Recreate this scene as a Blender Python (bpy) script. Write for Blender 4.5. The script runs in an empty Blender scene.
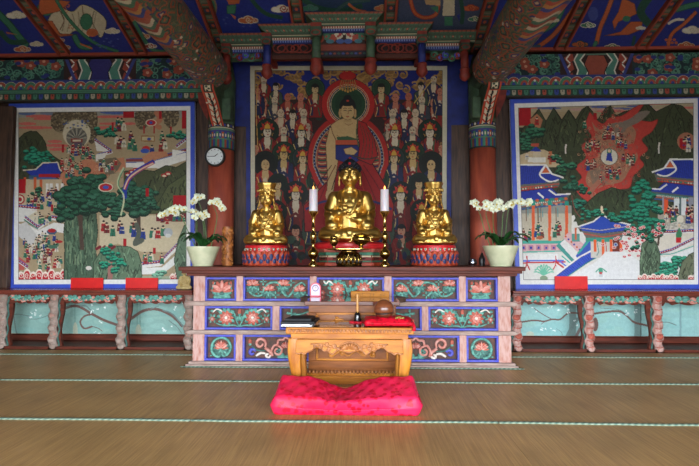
import bpy, bmesh, math, random
import numpy as np
from mathutils import Vector, Matrix, Euler
random.seed(7)
RNG = np.random.default_rng(11)
PI = math.pi
SC = bpy.context.scene
COL = SC.collection

# ------------------------------------------------------------------ camera
FPX = 466.0
CAM = Vector((0.15, -5.0, 1.18))
YAW = math.radians(1.5)
PITCH = math.atan(22 / 466)
cd = bpy.data.cameras.new('camera')
cd.lens = 24.0
cd.sensor_width = 36.0
cam = bpy.data.objects.new('camera', cd)
cam.location = CAM
cam.rotation_euler = (PI / 2 + PITCH, 0, YAW)
COL.objects.link(cam)
SC.camera = cam
ROT = Euler((PI / 2 + PITCH, 0, YAW), 'XYZ').to_matrix()

def ray(px, py):
    return ROT @ Vector(((px - 349.5) / FPX, -(py - 233) / FPX, -1.0))
def W(px, py, Y):
    """world point seen at a photo pixel, on the plane y = Y"""
    d = ray(px, py)
    return CAM + d * ((Y - CAM.y) / d.y)
def WX(px, Y, py=255): return W(px, py, Y).x
def WZ(py, Y, px=350): return W(px, py, Y).z
def FL(px, py, z=0.0):
    d = ray(px, py)
    return CAM + d * ((z - CAM.z) / d.z)

# ------------------------------------------------------------------ colour, materials
def s2l(c):
    c = np.asarray(c, dtype=np.float64) / 255.0
    return np.where(c <= 0.04045, c / 12.92, ((c + 0.055) / 1.055) ** 2.4)
def lin(c):
    r = s2l(c)
    return (float(r[0]), float(r[1]), float(r[2]), 1.0)

def mat(name, c, rough=0.55, metal=0.0, c2=None, scale=12.0, stretch=(1, 1, 1), amount=0.6, bump=0.0,
        bscale=None, spec=0.5, contrast=(0.35, 0.65), detail=4.0, emit=None, estr=0.0, coat=0.0, sheen=0.0):
    m = bpy.data.materials.new(name)
    m.use_nodes = True
    nt = m.node_tree
    b = nt.nodes['Principled BSDF']
    b.inputs['Roughness'].default_value = rough
    b.inputs['Metallic'].default_value = metal
    b.inputs['Specular IOR Level'].default_value = spec
    b.inputs['Coat Weight'].default_value = coat
    b.inputs['Sheen Weight'].default_value = sheen
    if c2 is None:
        c2 = tuple(x * 0.78 for x in c)
    tc = nt.nodes.new('ShaderNodeTexCoord')
    mp = nt.nodes.new('ShaderNodeMapping')
    mp.inputs['Scale'].default_value = stretch
    nt.links.new(tc.outputs['Object'], mp.inputs['Vector'])
    nz = nt.nodes.new('ShaderNodeTexNoise')
    nz.inputs['Scale'].default_value = scale
    nz.inputs['Detail'].default_value = detail
    nt.links.new(mp.outputs['Vector'], nz.inputs['Vector'])
    cr = nt.nodes.new('ShaderNodeValToRGB')
    cr.color_ramp.elements[0].position = contrast[0]
    cr.color_ramp.elements[1].position = contrast[1]
    cr.color_ramp.elements[0].color = lin(c2)
    cr.color_ramp.elements[1].color = lin(c)
    nt.links.new(nz.outputs['Fac'], cr.inputs['Fac'])
    nt.links.new(cr.outputs['Color'], b.inputs['Base Color'])
    if bump:
        bp = nt.nodes.new('ShaderNodeBump')
        bp.inputs['Strength'].default_value = bump
        bp.inputs['Distance'].default_value = 0.01
        src = nz
        if bscale:
            src = nt.nodes.new('ShaderNodeTexNoise')
            src.inputs['Scale'].default_value = bscale
            nt.links.new(mp.outputs['Vector'], src.inputs['Vector'])
        nt.links.new(src.outputs['Fac'], bp.inputs['Height'])
        nt.links.new(bp.outputs['Normal'], b.inputs['Normal'])
    if emit:
        b.inputs['Emission Color'].default_value = lin(emit)
        b.inputs['Emission Strength'].default_value = estr
    return m

def paint_mat(name, rough=0.65, scale=25.0, lo=0.86, spec=0.35):
    """pigment read from the mesh's own painted colours, broken up a little by wear"""
    m = bpy.data.materials.new(name)
    m.use_nodes = True
    nt = m.node_tree
    b = nt.nodes['Principled BSDF']
    b.inputs['Roughness'].default_value = rough
    b.inputs['Specular IOR Level'].default_value = spec
    at = nt.nodes.new('ShaderNodeAttribute')
    at.attribute_name = 'Col'
    tc = nt.nodes.new('ShaderNodeTexCoord')
    nz = nt.nodes.new('ShaderNodeTexNoise')
    nz.inputs['Scale'].default_value = scale
    nz.inputs['Detail'].default_value = 5
    nt.links.new(tc.outputs['Object'], nz.inputs['Vector'])
    mr = nt.nodes.new('ShaderNodeMapRange')
    mr.inputs['From Min'].default_value = 0.3
    mr.inputs['From Max'].default_value = 0.7
    mr.inputs['To Min'].default_value = lo
    mr.inputs['To Max'].default_value = 1.0
    nt.links.new(nz.outputs['Fac'], mr.inputs['Value'])
    mx = nt.nodes.new('ShaderNodeVectorMath')
    mx.operation = 'SCALE'
    nt.links.new(at.outputs['Color'], mx.inputs[0])
    nt.links.new(mr.outputs['Result'], mx.inputs['Scale'])
    nt.links.new(mx.outputs['Vector'], b.inputs['Base Color'])
    return m

# ------------------------------------------------------------------ objects
ORG = {}
def tag(o, label=None, cat=None, group=None, kind=None):
    if label: o['label'] = label
    if cat: o['category'] = cat
    if group: o['group'] = group
    if kind: o['kind'] = kind
    return o
def thing(name, label, cat, loc, group=None):
    o = bpy.data.objects.new(name, None)
    o.empty_display_size = 0.1
    o.location = loc
    COL.objects.link(o)
    ORG[o] = Vector(loc)
    return tag(o, label, cat, group)

def link_mesh(name, me, parent=None, loc=None):
    o = bpy.data.objects.new(name, me)
    COL.objects.link(o)
    if parent is not None:
        org = ORG[parent]
        o.parent = parent
    else:
        org = Vector(loc) if loc is not None else Vector((0, 0, 0))
        o.location = org
    ORG[o] = org
    if org.length > 0:
        me.transform(Matrix.Translation(-org))
    return o

def copy_tree(o, parent=None):
    c = o.copy()
    COL.objects.link(c)
    if parent is not None:
        c.parent = parent
    ORG[c] = ORG[o]
    for ch in list(o.children):
        copy_tree(ch, c)
    return c

class MB:
    """collects geometry, built as ONE mesh; m is a material slot"""
    def __init__(s):
        s.v = []; s.f = []; s.m = []
    def add(s, vs, fs, m=0):
        o = len(s.v)
        s.v.extend([tuple(p) for p in vs])
        for f in fs:
            s.f.append([i + o for i in f]); s.m.append(m)
        return s
    def box(s, x0, x1, y0, y1, z0, z1, m=0):
        vs = [(x, y, z) for x in (x0, x1) for y in (y0, y1) for z in (z0, z1)]
        return s.add(vs, [(0, 1, 3, 2), (4, 6, 7, 5), (0, 4, 5, 1), (2, 3, 7, 6), (0, 2, 6, 4), (1, 5, 7, 3)], m)
    def frame(s, x0, x1, z0, z1, w, y0, y1, m=0):
        s.box(x0, x1, y0, y1, z1 - w, z1, m); s.box(x0, x1, y0, y1, z0, z0 + w, m)
        s.box(x0, x0 + w, y0, y1, z0 + w, z1 - w, m); s.box(x1 - w, x1, y0, y1, z0 + w, z1 - w, m)
        return s
    def ell(s, c, r, m=0, nu=14, nv=8, rot=None):
        vs = []
        for j in range(nv + 1):
            t = PI * j / nv
            for i in range(nu):
                a = 2 * PI * i / nu
                p = Vector((r[0] * math.sin(t) * math.cos(a), r[1] * math.sin(t) * math.sin(a), r[2] * math.cos(t)))
                if rot is not None: p = rot @ p
                vs.append((c[0] + p.x, c[1] + p.y, c[2] + p.z))
        fs = [(j * nu + i, j * nu + (i + 1) % nu, (j + 1) * nu + (i + 1) % nu, (j + 1) * nu + i)
              for j in range(nv) for i in range(nu)]
        return s.add(vs, [f[::-1] for f in fs], m)
    def tube(s, path, r, m=0, n=8, flat=1.0, cap=True, closed=False, normal=None):
        P = [Vector(p) for p in path]
        k = len(P)
        R = r if isinstance(r, (list, tuple)) else [r] * k
        vs = []
        ref = Vector(normal) if normal is not None else None
        prev = None
        for i in range(k):
            if closed: t = P[(i + 1) % k] - P[i - 1]
            else: t = P[min(i + 1, k - 1)] - P[max(i - 1, 0)]
            if t.length < 1e-9: t = Vector((0, 0, 1))
            t.normalize()
            if ref is not None:
                nn = ref - t * ref.dot(t)
            elif prev is not None:
                nn = prev - t * prev.dot(t)
            else:
                a = Vector((0, 0, 1)) if abs(t.z) < 0.9 else Vector((1, 0, 0))
                nn = a - t * a.dot(t)
            if nn.length < 1e-6: nn = t.orthogonal()
            nn.normalize(); prev = nn
            bb = t.cross(nn)
            for q in range(n):
                a = 2 * PI * q / n
                vs.append(P[i] + (nn * (math.cos(a) * flat) + bb * math.sin(a)) * R[i])
        fs = []
        rng = k if closed else k - 1
        for i in range(rng):
            j = (i + 1) % k
            for q in range(n):
                fs.append((i * n + q, i * n + (q + 1) % n, j * n + (q + 1) % n, j * n + q))
        if cap and not closed:
            fs.append(tuple(range(n))[::-1]); fs.append(tuple((k - 1) * n + q for q in range(n)))
        return s.add(vs, fs, m)
    def lathe(s, prof, c=(0, 0, 0), n=28, m=0, sx=1.0, sy=1.0, capb=True, capt=True, lobes=0, lamp=0.0):
        vs = []
        for r, z in prof:
            for i in range(n):
                a = 2 * PI * i / n
                rr = r * (1 + (lamp * math.cos(lobes * a) if lobes else 0))
                vs.append((c[0] + rr * math.cos(a) * sx, c[1] + rr * math.sin(a) * sy, c[2] + z))
        fs = [(j * n + i, j * n + (i + 1) % n, (j + 1) * n + (i + 1) % n, (j + 1) * n + i)
              for j in range(len(prof) - 1) for i in range(n)]
        if capb: fs.append(tuple(range(n))[::-1])
        if capt: fs.append(tuple((len(prof) - 1) * n + i for i in range(n)))
        return s.add(vs, fs, m)
    def prism(s, pts, ax, a0, a1, m=0):
        """outline in the plane across axis ax (x: (y,z), y: (x,z), z: (x,y)) pulled from a0 to a1"""
        def P(p, a):
            return {'x': (a, p[0], p[1]), 'y': (p[0], a, p[1]), 'z': (p[0], p[1], a)}[ax]
        n = len(pts)
        vs = [P(p, a0) for p in pts] + [P(p, a1) for p in pts]
        fs = [tuple(range(n)), tuple(range(2 * n - 1, n - 1, -1))]
        fs += [(i, (i + 1) % n, (i + 1) % n + n, i + n)[::-1] for i in range(n)]
        return s.add(vs, fs, m)
    def mesh(s, name, mats, smooth=False, fix=True):
        me = bpy.data.meshes.new(name)
        me.from_pydata(s.v, [], s.f)
        for q in (mats if isinstance(mats, (list, tuple)) else [mats]):
            me.materials.append(q)
        me.polygons.foreach_set('material_index', s.m)
        if fix:
            bm = bmesh.new(); bm.from_mesh(me)
            bmesh.ops.recalc_face_normals(bm, faces=bm.faces)
            bm.to_mesh(me); bm.free()
        if smooth:
            me.polygons.foreach_set('use_smooth', [True] * len(me.polygons))
        me.update()
        return me
    def build(s, name, mats, parent=None, smooth=False, loc=None, bevel=0.0, auto=None):
        me = s.mesh(name, mats, smooth or auto is not None)
        o = link_mesh(name, me, parent, loc)
        if auto is not None:
            try:
                me.set_sharp_from_angle(angle=math.radians(auto))
            except Exception:
                pass
        if bevel:
            b = o.modifiers.new('bevel', 'BEVEL')
            b.width = bevel; b.segments = 2; b.limit_method = 'ANGLE'; b.angle_limit = math.radians(40)
        return o

# ------------------------------------------------------------------ painting on flat surfaces
class Ras:
    """a small painter: pigment laid on an array, later carried by the vertices of a fine mesh.
    tf turns drawing units into array units"""
    def __init__(s, w, h, tf, bg):
        s.a = np.zeros((h, w, 3), np.float32)
        s.a[:] = np.asarray(bg, np.float32)
        s.w, s.h, s.tf = w, h, tf
    def T(s, pts):
        return np.array([s.tf(p[0], p[1]) for p in pts], np.float64)
    def fill(s, Q, c, al=1.0):
        x0 = max(int(math.floor(Q[:, 0].min())), 0); x1 = min(int(math.ceil(Q[:, 0].max())) + 1, s.w)
        y0 = max(int(math.floor(Q[:, 1].min())), 0); y1 = min(int(math.ceil(Q[:, 1].max())) + 1, s.h)
        if x1 <= x0 or y1 <= y0: return
        X = np.arange(x0, x1) + 0.0; Y = np.arange(y0, y1) + 0.0
        ins = np.zeros((len(Y), len(X)), bool)
        n = len(Q)
        for i in range(n):
            ax, ay = Q[i]; bx, by = Q[(i + 1) % n]
            if ay == by: continue
            c1 = (ay > Y) != (by > Y)
            if not c1.any(): continue
            xi = ax + (Y - ay) * (bx - ax) / (by - ay)
            ins ^= c1[:, None] & (X[None, :] < xi[:, None])
        sub = s.a[y0:y1, x0:x1]
        cc = np.asarray(c, np.float32)
        if al >= 1: sub[ins] = cc
        else: sub[ins] = sub[ins] * (1 - al) + cc * al
    def poly(s, pts, c, al=1.0, out=None, ow=0.6):
        s.fill(s.T(pts), c, al)
        if out is not None: s.line(list(pts) + [pts[0]], ow, out)
        return s
    def rect(s, x0, y0, x1, y1, c, al=1.0):
        return s.poly([(x0, y0), (x1, y0), (x1, y1), (x0, y1)], c, al)
    def ell(s, cx, cy, rx, ry, c, al=1.0, rot=0.0, a0=0, a1=360, out=None, ow=0.6):
        n = 26
        pts = []
        for i in range(n + (0 if a1 - a0 >= 360 else 1)):
            t = math.radians(a0 + (a1 - a0) * i / n)
            x, y = rx * math.cos(t), ry * math.sin(t)
            pts.append((cx + x * math.cos(rot) - y * math.sin(rot), cy + x * math.sin(rot) + y * math.cos(rot)))
        return s.poly(pts, c, al, out, ow)
    def line(s, pts, w, c, al=1.0):
        for i in range(len(pts) - 1):
            (x0, y0), (x1, y1) = pts[i], pts[i + 1]
            L = math.hypot(x1 - x0, y1 - y0)
            if L < 1e-6: continue
            nx, ny = -(y1 - y0) / L * w / 2, (x1 - x0) / L * w / 2
            s.poly([(x0 + nx, y0 + ny), (x1 + nx, y1 + ny), (x1 - nx, y1 - ny), (x0 - nx, y0 - ny)], c, al)
        if w > 1.2:
            for p in pts[1:-1]: s.ell(p[0], p[1], w / 2, w / 2, c, al)
        return s
    def curve(s, pts, w, c, al=1.0):
        return s.line(spline(pts, 6), w, c, al)
    def spiral(s, cx, cy, R, c, w=1.0, turns=1.6, ph=0.0, sgn=1):
        pts = [(cx + R * (1 - t * 0.85) * math.cos(ph + sgn * t * turns * 2 * PI),
                cy + R * (1 - t * 0.85) * math.sin(ph + sgn * t * turns * 2 * PI)) for t in np.linspace(0, 1, 22)]
        return s.line(pts, w, c)
    def grain(s, amt=10, k=1, age=0.0):
        if age:
            g0 = s.a.mean(2, keepdims=True)
            s.a = s.a * (1 - age) + (g0 * np.array([1.0, 1.0, .92], np.float32)) * age
        amt *= .6
        g = RNG.normal(0, amt, (s.h, s.w, 1)).astype(np.float32)
        s.a = np.clip(s.a + g, 0, 255)
        return s

def spline(pts, k=6):
    """Catmull-Rom through the points"""
    P = [np.asarray(p, float) for p in pts]
    if len(P) < 3: return [tuple(p) for p in P]
    out = []
    for i in range(len(P) - 1):
        p0 = P[max(i - 1, 0)]; p1 = P[i]; p2 = P[i + 1]; p3 = P[min(i + 2, len(P) - 1)]
        for q in range(k):
            t = q / k
            out.append(tuple(0.5 * (2 * p1 + (p2 - p0) * t + (2 * p0 - 5 * p1 + 4 * p2 - p3) * t * t
                                    + (3 * p1 - p0 - 3 * p2 + p3) * t ** 3)))
    out.append(tuple(P[-1]))
    return out

def painted(name, pos, img, m, parent=None, loc=None, back=None, smooth=False, wrap=False):
    """fine grid carrying img as vertex pigment. pos: (h, w, 3) positions. back: vector to the rear face"""
    h, w = img.shape[:2]
    V = pos.reshape(-1, 3)
    C = s2l(np.clip(img.reshape(-1, 3), 0, 255))
    ii = np.arange(h * w).reshape(h, w)
    a, b, c, d = ii[:-1, :-1], ii[:-1, 1:], ii[1:, 1:], ii[1:, :-1]
    F = np.stack([a, d, c, b], -1).reshape(-1, 4)
    if wrap:
        F = np.concatenate([F, np.stack([ii[:-1, -1], ii[1:, -1], ii[1:, 0], ii[:-1, 0]], -1).reshape(-1, 4)])
    if back is not None:
        rim = np.concatenate([ii[0, :], ii[1:, -1], ii[-1, -2::-1], ii[-2:0:-1, 0]])
        n0 = len(V)
        VB = V[rim] + np.asarray(back, float)[None, :]
        V = np.concatenate([V, VB]); C = np.concatenate([C, C[rim]])
        k = len(rim)
        j = np.arange(k); j2 = (j + 1) % k
        F2 = np.stack([rim[j], rim[j2], n0 + j2, n0 + j], -1)
        F = np.concatenate([F, F2])
        # rear: one quad from the four corners
        cs = [n0, n0 + w - 1, n0 + w - 1 + h - 1, n0 + w - 1 + h - 1 + w - 1]
        F = np.concatenate([F, np.array([cs])])
    me = bpy.data.meshes.new(name)
    me.vertices.add(len(V)); me.vertices.foreach_set('co', V.astype(np.float32).ravel())
    me.loops.add(F.size); me.loops.foreach_set('vertex_index', F.astype(np.int32).ravel())
    me.polygons.add(len(F))
    me.polygons.foreach_set('loop_start', np.arange(0, F.size, 4, dtype=np.int32))
    if smooth: me.polygons.foreach_set('use_smooth', np.ones(len(F), bool))
    me.update(calc_edges=True)
    at = me.color_attributes.new('Col', 'FLOAT_COLOR', 'POINT')
    at.data.foreach_set('color', np.concatenate([C, np.ones((len(C), 1))], 1).astype(np.float32).ravel())
    me.materials.append(m)
    me.validate()
    return link_mesh(name, me, parent, loc)

def quadpos(h, w, TL, TR, BR, BL):
    u = np.linspace(0, 1, w)[None, :, None]; v = np.linspace(0, 1, h)[:, None, None]
    TL, TR, BR, BL = (np.asarray(tuple(p)) for p in (TL, TR, BR, BL))
    return (TL * (1 - u) + TR * u) * (1 - v) + (BL * (1 - u) + BR * u) * v

def smoothed(name, mb, mats, voxel, it=4, parent=None, loc=None):
    """union of the collected volumes as one continuous skin"""
    me = mb.mesh(name, mats, True)
    o = bpy.data.objects.new('shape', me)
    COL.objects.link(o)
    r = o.modifiers.new('r', 'REMESH'); r.mode = 'VOXEL'; r.voxel_size = voxel; r.use_smooth_shade = True
    s = o.modifiers.new('s', 'SMOOTH'); s.factor = 0.5; s.iterations = it
    bpy.context.view_layer.update()
    dg = bpy.context.evaluated_depsgraph_get()
    me2 = bpy.data.meshes.new_from_object(o.evaluated_get(dg))
    me2.name = name
    bpy.data.objects.remove(o); bpy.data.meshes.remove(me)
    me2.materials.clear()
    for q in (mats if isinstance(mats, (list, tuple)) else [mats]): me2.materials.append(q)
    me2.polygons.foreach_set('material_index', [0] * len(me2.polygons))
    me2.polygons.foreach_set('use_smooth', [True] * len(me2.polygons))
    return link_mesh(name, me2, parent, loc)
EXPO = 0.0
# ================================================================== materials
M = {}
M['dark_wood'] = mat('dark_wood', (86, 62, 48), 0.6, c2=(50, 36, 30), scale=6, stretch=(6, 6, 0.6), bump=0.15)
M['brown_wood'] = mat('brown_wood', (106, 50, 36), 0.5, c2=(76, 38, 28), scale=5, stretch=(0.7, 5, 5), bump=0.1, spec=.22)
M['shelf_wood'] = mat('shelf_wood', (128, 62, 48), 0.22, c2=(92, 44, 36), scale=5, stretch=(0.7, 5, 5), bump=0.06)
M['red_post'] = mat('red_post', (178, 84, 58), 0.6, c2=(140, 60, 44), scale=5, stretch=(3, 3, 0.5), bump=0.1)
M['pink_wood'] = mat('pink_wood', (188, 152, 142), 0.75, c2=(164, 106, 90), scale=9, stretch=(4, 4, 1.0), bump=0.2, contrast=(0.3, 0.55))
M['grey_rail'] = mat('grey_rail', (166, 146, 134), 0.75, c2=(140, 114, 104), scale=8, stretch=(1, 5, 5), bump=0.15)
M['plaster'] = mat('plaster', (150, 132, 108), 0.8, scale=5)
M['blue'] = mat('blue_paint', (60, 66, 178), 0.6, c2=(92, 92, 172), scale=26, bump=0.06)
M['blue_frame'] = mat('blue_frame_paint', (54, 78, 188), 0.4, c2=(64, 90, 194), scale=10)
M['blue_board'] = mat('blue_board_paint', (30, 44, 124), 0.65, c2=(26, 36, 96), scale=8)
M['red'] = mat('red_paint', (146, 52, 38), 0.6, c2=(112, 40, 30), scale=14)
M['rib_red'] = mat('rib_red_paint', (146, 68, 50), 0.5, c2=(150, 66, 48), scale=14)
M['green'] = mat('green_paint', (70, 132, 100), 0.6, c2=(50, 100, 80), scale=14)
M['dkgreen'] = mat('dark_green_paint', (70, 96, 70), 0.6, c2=(52, 72, 56), scale=14)
M['teal'] = mat('teal_paint', (106, 170, 152), 0.7, c2=(66, 112, 102), scale=30, bump=0.1)
M['teal_dark'] = mat('dull_teal_paint', (72, 118, 106), 0.7, c2=(50, 84, 78), scale=30)
M['coral'] = mat('coral_paint', (192, 98, 78), 0.7, c2=(148, 72, 58), scale=40, bump=0.15)
M['coral_pale'] = mat('pale_coral_paint', (214, 156, 142), 0.65, c2=(190, 112, 98), scale=30, bump=0.15)
M['coral_grey'] = mat('faded_coral_paint', (172, 126, 112), 0.75, c2=(132, 128, 116), scale=30, bump=0.15)
M['post_grey'] = mat('faded_post_paint', (168, 148, 136), 0.75, c2=(140, 120, 108), scale=14, bump=0.2)
M['white_paint'] = mat('white_paint', (232, 226, 214), 0.6, c2=(206, 190, 176), scale=30)
M['recess'] = mat('recess_brown', (98, 60, 48), 0.7, c2=(62, 50, 42), scale=26, bump=0.2)
M['cream'] = mat('cream_paint', (222, 206, 172), 0.6, c2=(196, 176, 140), scale=20)
M['paint'] = paint_mat('pigment')
M['paint_gloss'] = paint_mat('varnished_pigment', 0.45)
M['black'] = mat('black_paint', (24, 22, 22), 0.4, c2=(34, 30, 28))
M['slope_plank'] = mat('ceiling_plank', (80, 62, 50), 0.7, c2=(56, 44, 36), scale=6, stretch=(6, 1, 6))

def straw_mat():
    m = bpy.data.materials.new('woven_straw')
    m.use_nodes = True
    nt = m.node_tree; b = nt.nodes['Principled BSDF']
    b.inputs['Roughness'].default_value = 0.42
    b.inputs['Specular IOR Level'].default_value = 0.5
    tc = nt.nodes.new('ShaderNodeTexCoord')
    def noise(sc, st, det=4):
        mp = nt.nodes.new('ShaderNodeMapping'); mp.inputs['Scale'].default_value = st
        nt.links.new(tc.outputs['Object'], mp.inputs['Vector'])
        n = nt.nodes.new('ShaderNodeTexNoise'); n.inputs['Scale'].default_value = sc; n.inputs['Detail'].default_value = det
        nt.links.new(mp.outputs['Vector'], n.inputs['Vector']); return n
    n1 = noise(30, (3.6, 0.10, 1)); n2 = noise(2.2, (1, 1, 1)); n3 = noise(120, (1.0, 0.5, 1), 2)
    cr = nt.nodes.new('ShaderNodeValToRGB')
    cr.color_ramp.elements[0].color = lin((166, 126, 76)); cr.color_ramp.elements[1].color = lin((198, 156, 98))
    cr.color_ramp.elements[0].position = 0.3; cr.color_ramp.elements[1].position = 0.7
    nt.links.new(n1.outputs['Fac'], cr.inputs['Fac'])
    mx = nt.nodes.new('ShaderNodeMix'); mx.data_type = 'RGBA'; mx.blend_type = 'MULTIPLY'
    cr2 = nt.nodes.new('ShaderNodeValToRGB')
    cr2.color_ramp.elements[0].color = (0.72, 0.73, 0.70, 1); cr2.color_ramp.elements[1].color = (1, 1, 1, 1)
    cr2.color_ramp.elements[0].position = 0.3; cr2.color_ramp.elements[1].position = 0.62
    nt.links.new(n2.outputs['Fac'], cr2.inputs['Fac'])
    mx.inputs[0].default_value = 0.8
    nt.links.new(cr.outputs['Color'], mx.inputs[6]); nt.links.new(cr2.outputs['Color'], mx.inputs[7])
    nt.links.new(mx.outputs[2], b.inputs['Base Color'])
    bp = nt.nodes.new('ShaderNodeBump'); bp.inputs['Strength'].default_value = 0.35; bp.inputs['Distance'].default_value = 0.004
    nt.links.new(n3.outputs['Fac'], bp.inputs['Height']); nt.links.new(bp.outputs['Normal'], b.inputs['Normal'])
    return m
M['straw'] = straw_mat()
def binding_mat():
    m = bpy.data.materials.new('braided_binding')
    m.use_nodes = True
    nt = m.node_tree; b = nt.nodes['Principled BSDF']; b.inputs['Roughness'].default_value = 0.8
    tc = nt.nodes.new('ShaderNodeTexCoord')
    mp = nt.nodes.new('ShaderNodeMapping'); mp.inputs['Rotation'].default_value = (0, 0, 0.7)
    nt.links.new(tc.outputs['Object'], mp.inputs['Vector'])
    wv = nt.nodes.new('ShaderNodeTexWave'); wv.inputs['Scale'].default_value = 9.0; wv.inputs['Distortion'].default_value = 1.0
    nt.links.new(mp.outputs['Vector'], wv.inputs['Vector'])
    cr = nt.nodes.new('ShaderNodeValToRGB')
    cr.color_ramp.elements[0].color = lin((92, 118, 102)); cr.color_ramp.elements[1].color = lin((146, 164, 142))
    nt.links.new(wv.outputs['Fac'], cr.inputs['Fac']); nt.links.new(cr.outputs['Color'], b.inputs['Base Color'])
    return m
M['binding'] = binding_mat()

# ================================================================== room shell
def struct(name, mb, m, **k):
    return tag(mb.build(name, m, **k), kind='structure')
XW = 4.95; YB = 1.30; YF = -7.6
ZC = 3.90; YC = 1.08; SL = 0.37            # ceiling springs from the back lintels and rises towards the viewer
YTOP = -2.6
def ceil_z(y): return ZC + (YC - y) * SL
struct('floor', MB().box(-XW - .2, XW + .2, YF - .2, YB + .2, -.12, -.012), M['dark_wood'])
struct('wall_back', MB().box(-XW - .2, XW + .2, YB, YB + .15, -.012, 5.6), M['dark_wood'])
struct('wall_left', MB().box(-XW - .2, -XW, YF, YB, -.012, 5.6), M['plaster'])
struct('wall_right', MB().box(XW, XW + .2, YF, YB, -.012, 5.6), M['plaster'])
# ceiling: slope, flat, slope down to the front wall
zt = ceil_z(YTOP)
cm = MB()
cm.prism([(YB, ZC), (YC, ZC), (YTOP, zt), (-4.8, zt), (YF, 4.0), (YF, 4.15), (-4.8, zt + .15), (YTOP, zt + .15), (YC, ZC + .15), (YB, ZC + .15)],
         'x', -XW, XW)
struct('ceiling', cm, M['slope_plank'])
# front wall with its three wide doorways
DOOR_H = 2.75
fw = MB()
fw.box(-XW, XW, YF - .15, YF, DOOR_H, 5.6)
for x0, x1 in ((-XW, -3.9), (-1.85, -1.6), (1.6, 1.85), (4.7, XW)):  # unseen left pier widened on purpose, to dim the left of the hall
    fw.box(x0, x1, YF - .15, YF, -.012, DOOR_H)
struct('wall_front', fw, M['dark_wood'])
# courtyard and the eaves outside the doors
ground_m = mat('courtyard_earth', (128, 126, 120), 0.9, scale=3)
struct('floor_courtyard', MB().box(-30, 30, -45, YF - .2, -.9, -.6), ground_m)
struct('trim_1', MB().box(-7, 7, YF - 1.6, YF - .15, 3.25, 3.4), M['dark_wood'])

# ------------------------------------------------------------------ ceiling ribs and painted panels
ribX = [-4.89, -3.83, -2.78, -1.70, -0.63, 0.50, 1.66, 2.74, 3.78, 4.86]
EY = YC - .02
def slope_pt(x, y, dn=0.0):
    n = Vector((0, -SL, -1)).normalized()
    return Vector((x, y, ceil_z(y))) + n * dn
rib_r = Ras(24, 240, lambda x, y: (x * 24, y * 24), (66, 58, 48))
for k in range(12):
    y = k * 0.85
    rib_r.rect(0, y, 1, y + .42, (88, 108, 84)); rib_r.rect(.1, y + .06, .9, y + .16, (120, 116, 96)); rib_r.rect(.1, y + .26, .9, y + .34, (170, 80, 54))
    rib_r.rect(.15, y + .5, .85, y + .72, (46, 62, 92)); rib_r.ell(.5, y + .61, .2, .08, (190, 90, 60))
rib_r.grain(8)
for i, x in enumerate(ribX):
    y1 = -1.4
    n = Vector((0, -SL, -1)).normalized()
    t = tag(link_mesh('trim_%d' % (i + 2), (lambda mb: mb.mesh('rib', M['rib_red']))(
        MB().add([slope_pt(x + s * .065 + q, yy, d) for s in (-1, 1) for q in (-.012, .012) for yy in (EY, y1) for d in (.0, .075)],
                 [(0, 1, 3, 2), (4, 6, 7, 5), (0, 4, 5, 1), (2, 3, 7, 6), (0, 2, 6, 4), (1, 5, 7, 3),
                  (8, 9, 11, 10), (12, 14, 15, 13), (8, 12, 13, 9), (10, 11, 15, 14), (8, 10, 14, 12), (9, 13, 15, 11)])), None), kind='structure')
    pos = quadpos(240, 24, slope_pt(x - .05, y1, .03), slope_pt(x + .05, y1, .03), slope_pt(x + .05, EY, .03), slope_pt(x - .05, EY, .03))
    # painted face looks down into the room
    pc = painted('patterned_strip', pos, rib_r.a, M['paint'], t)

def on_slope(px, py):
    d = ray(px, py)
    n = Vector((0, SL, 1))
    p0 = Vector((0, YC, ZC))
    k = n.dot(p0 - CAM) / n.dot(d)
    return CAM + d * k
PN_SC = 150.0
PN_Y0, PN_Y1 = EY - .0, -0.55
def panel_ras(x0, x1, bg=(34, 50, 150)):
    w = int((x1 - x0) * PN_SC); h = int((PN_Y0 - PN_Y1) * PN_SC)
    def tf(px, py):
        p = on_slope(px, py)
        return ((p.x - x0) * PN_SC, (p.y - PN_Y1) * PN_SC)
    return Ras(w, h, tf, bg)
def panel_done(r, x0, x1, label):
    r.grain(7, 1, .18)
    h, w = r.a.shape[:2]
    pos = quadpos(h, w, slope_pt(x0, PN_Y1, .02), slope_pt(x1, PN_Y1, .02), slope_pt(x1, PN_Y0, .02), slope_pt(x0, PN_Y0, .02))
    o = painted('ceiling_painting', pos, r.a, M['paint'], None, tuple(slope_pt((x0 + x1) / 2, (PN_Y0 + PN_Y1) / 2, .02)), back=slope_pt(0, 0, -.0) - slope_pt(0, 0, .015))
    tag(o, label, 'ceiling panel', 'painted panels of the sloping ceiling')
CREAM = (206, 196, 164); ORG_ = (204, 98, 52); GRN = (58, 132, 98); DGR = (36, 84, 66); BLU = (34, 50, 150); RED = (170, 50, 36); NAV = (26, 34, 92); TAN = (186, 152, 104); WHT = (224, 218, 200); BRN = (110, 66, 44)
def cloud(r, cx, cy, s, c=ORG_, c2=CREAM):
    for dx, dy, q in ((-1, .2, .62), (0, -.1, .8), (1, .2, .6), (.4, .35, .6), (-.5, .4, .55)):
        r.ell(cx + dx * s, cy + dy * s * .7, q * s * 1.15, q * s * .75, c2)
    for dx, dy, q in ((-1, .2, .62), (0, -.1, .8), (1, .2, .6), (.4, .35, .6), (-.5, .4, .55)):
        r.ell(cx + dx * s, cy + dy * s * .7, q * s * .9, q * s * .55, c)
    r.spiral(cx, cy, s * .5, c2, .8, 1.4); r.spiral(cx + s, cy + s * .15, s * .35, c2, .7, 1.2)
def ribbon(r, pts, w, c, c2=DGR):
    r.curve(pts, w, c2); r.curve(pts, w * .7, c)
sl = [(ribX[i] + .085, ribX[i + 1] - .085) for i in range(9)]
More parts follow.
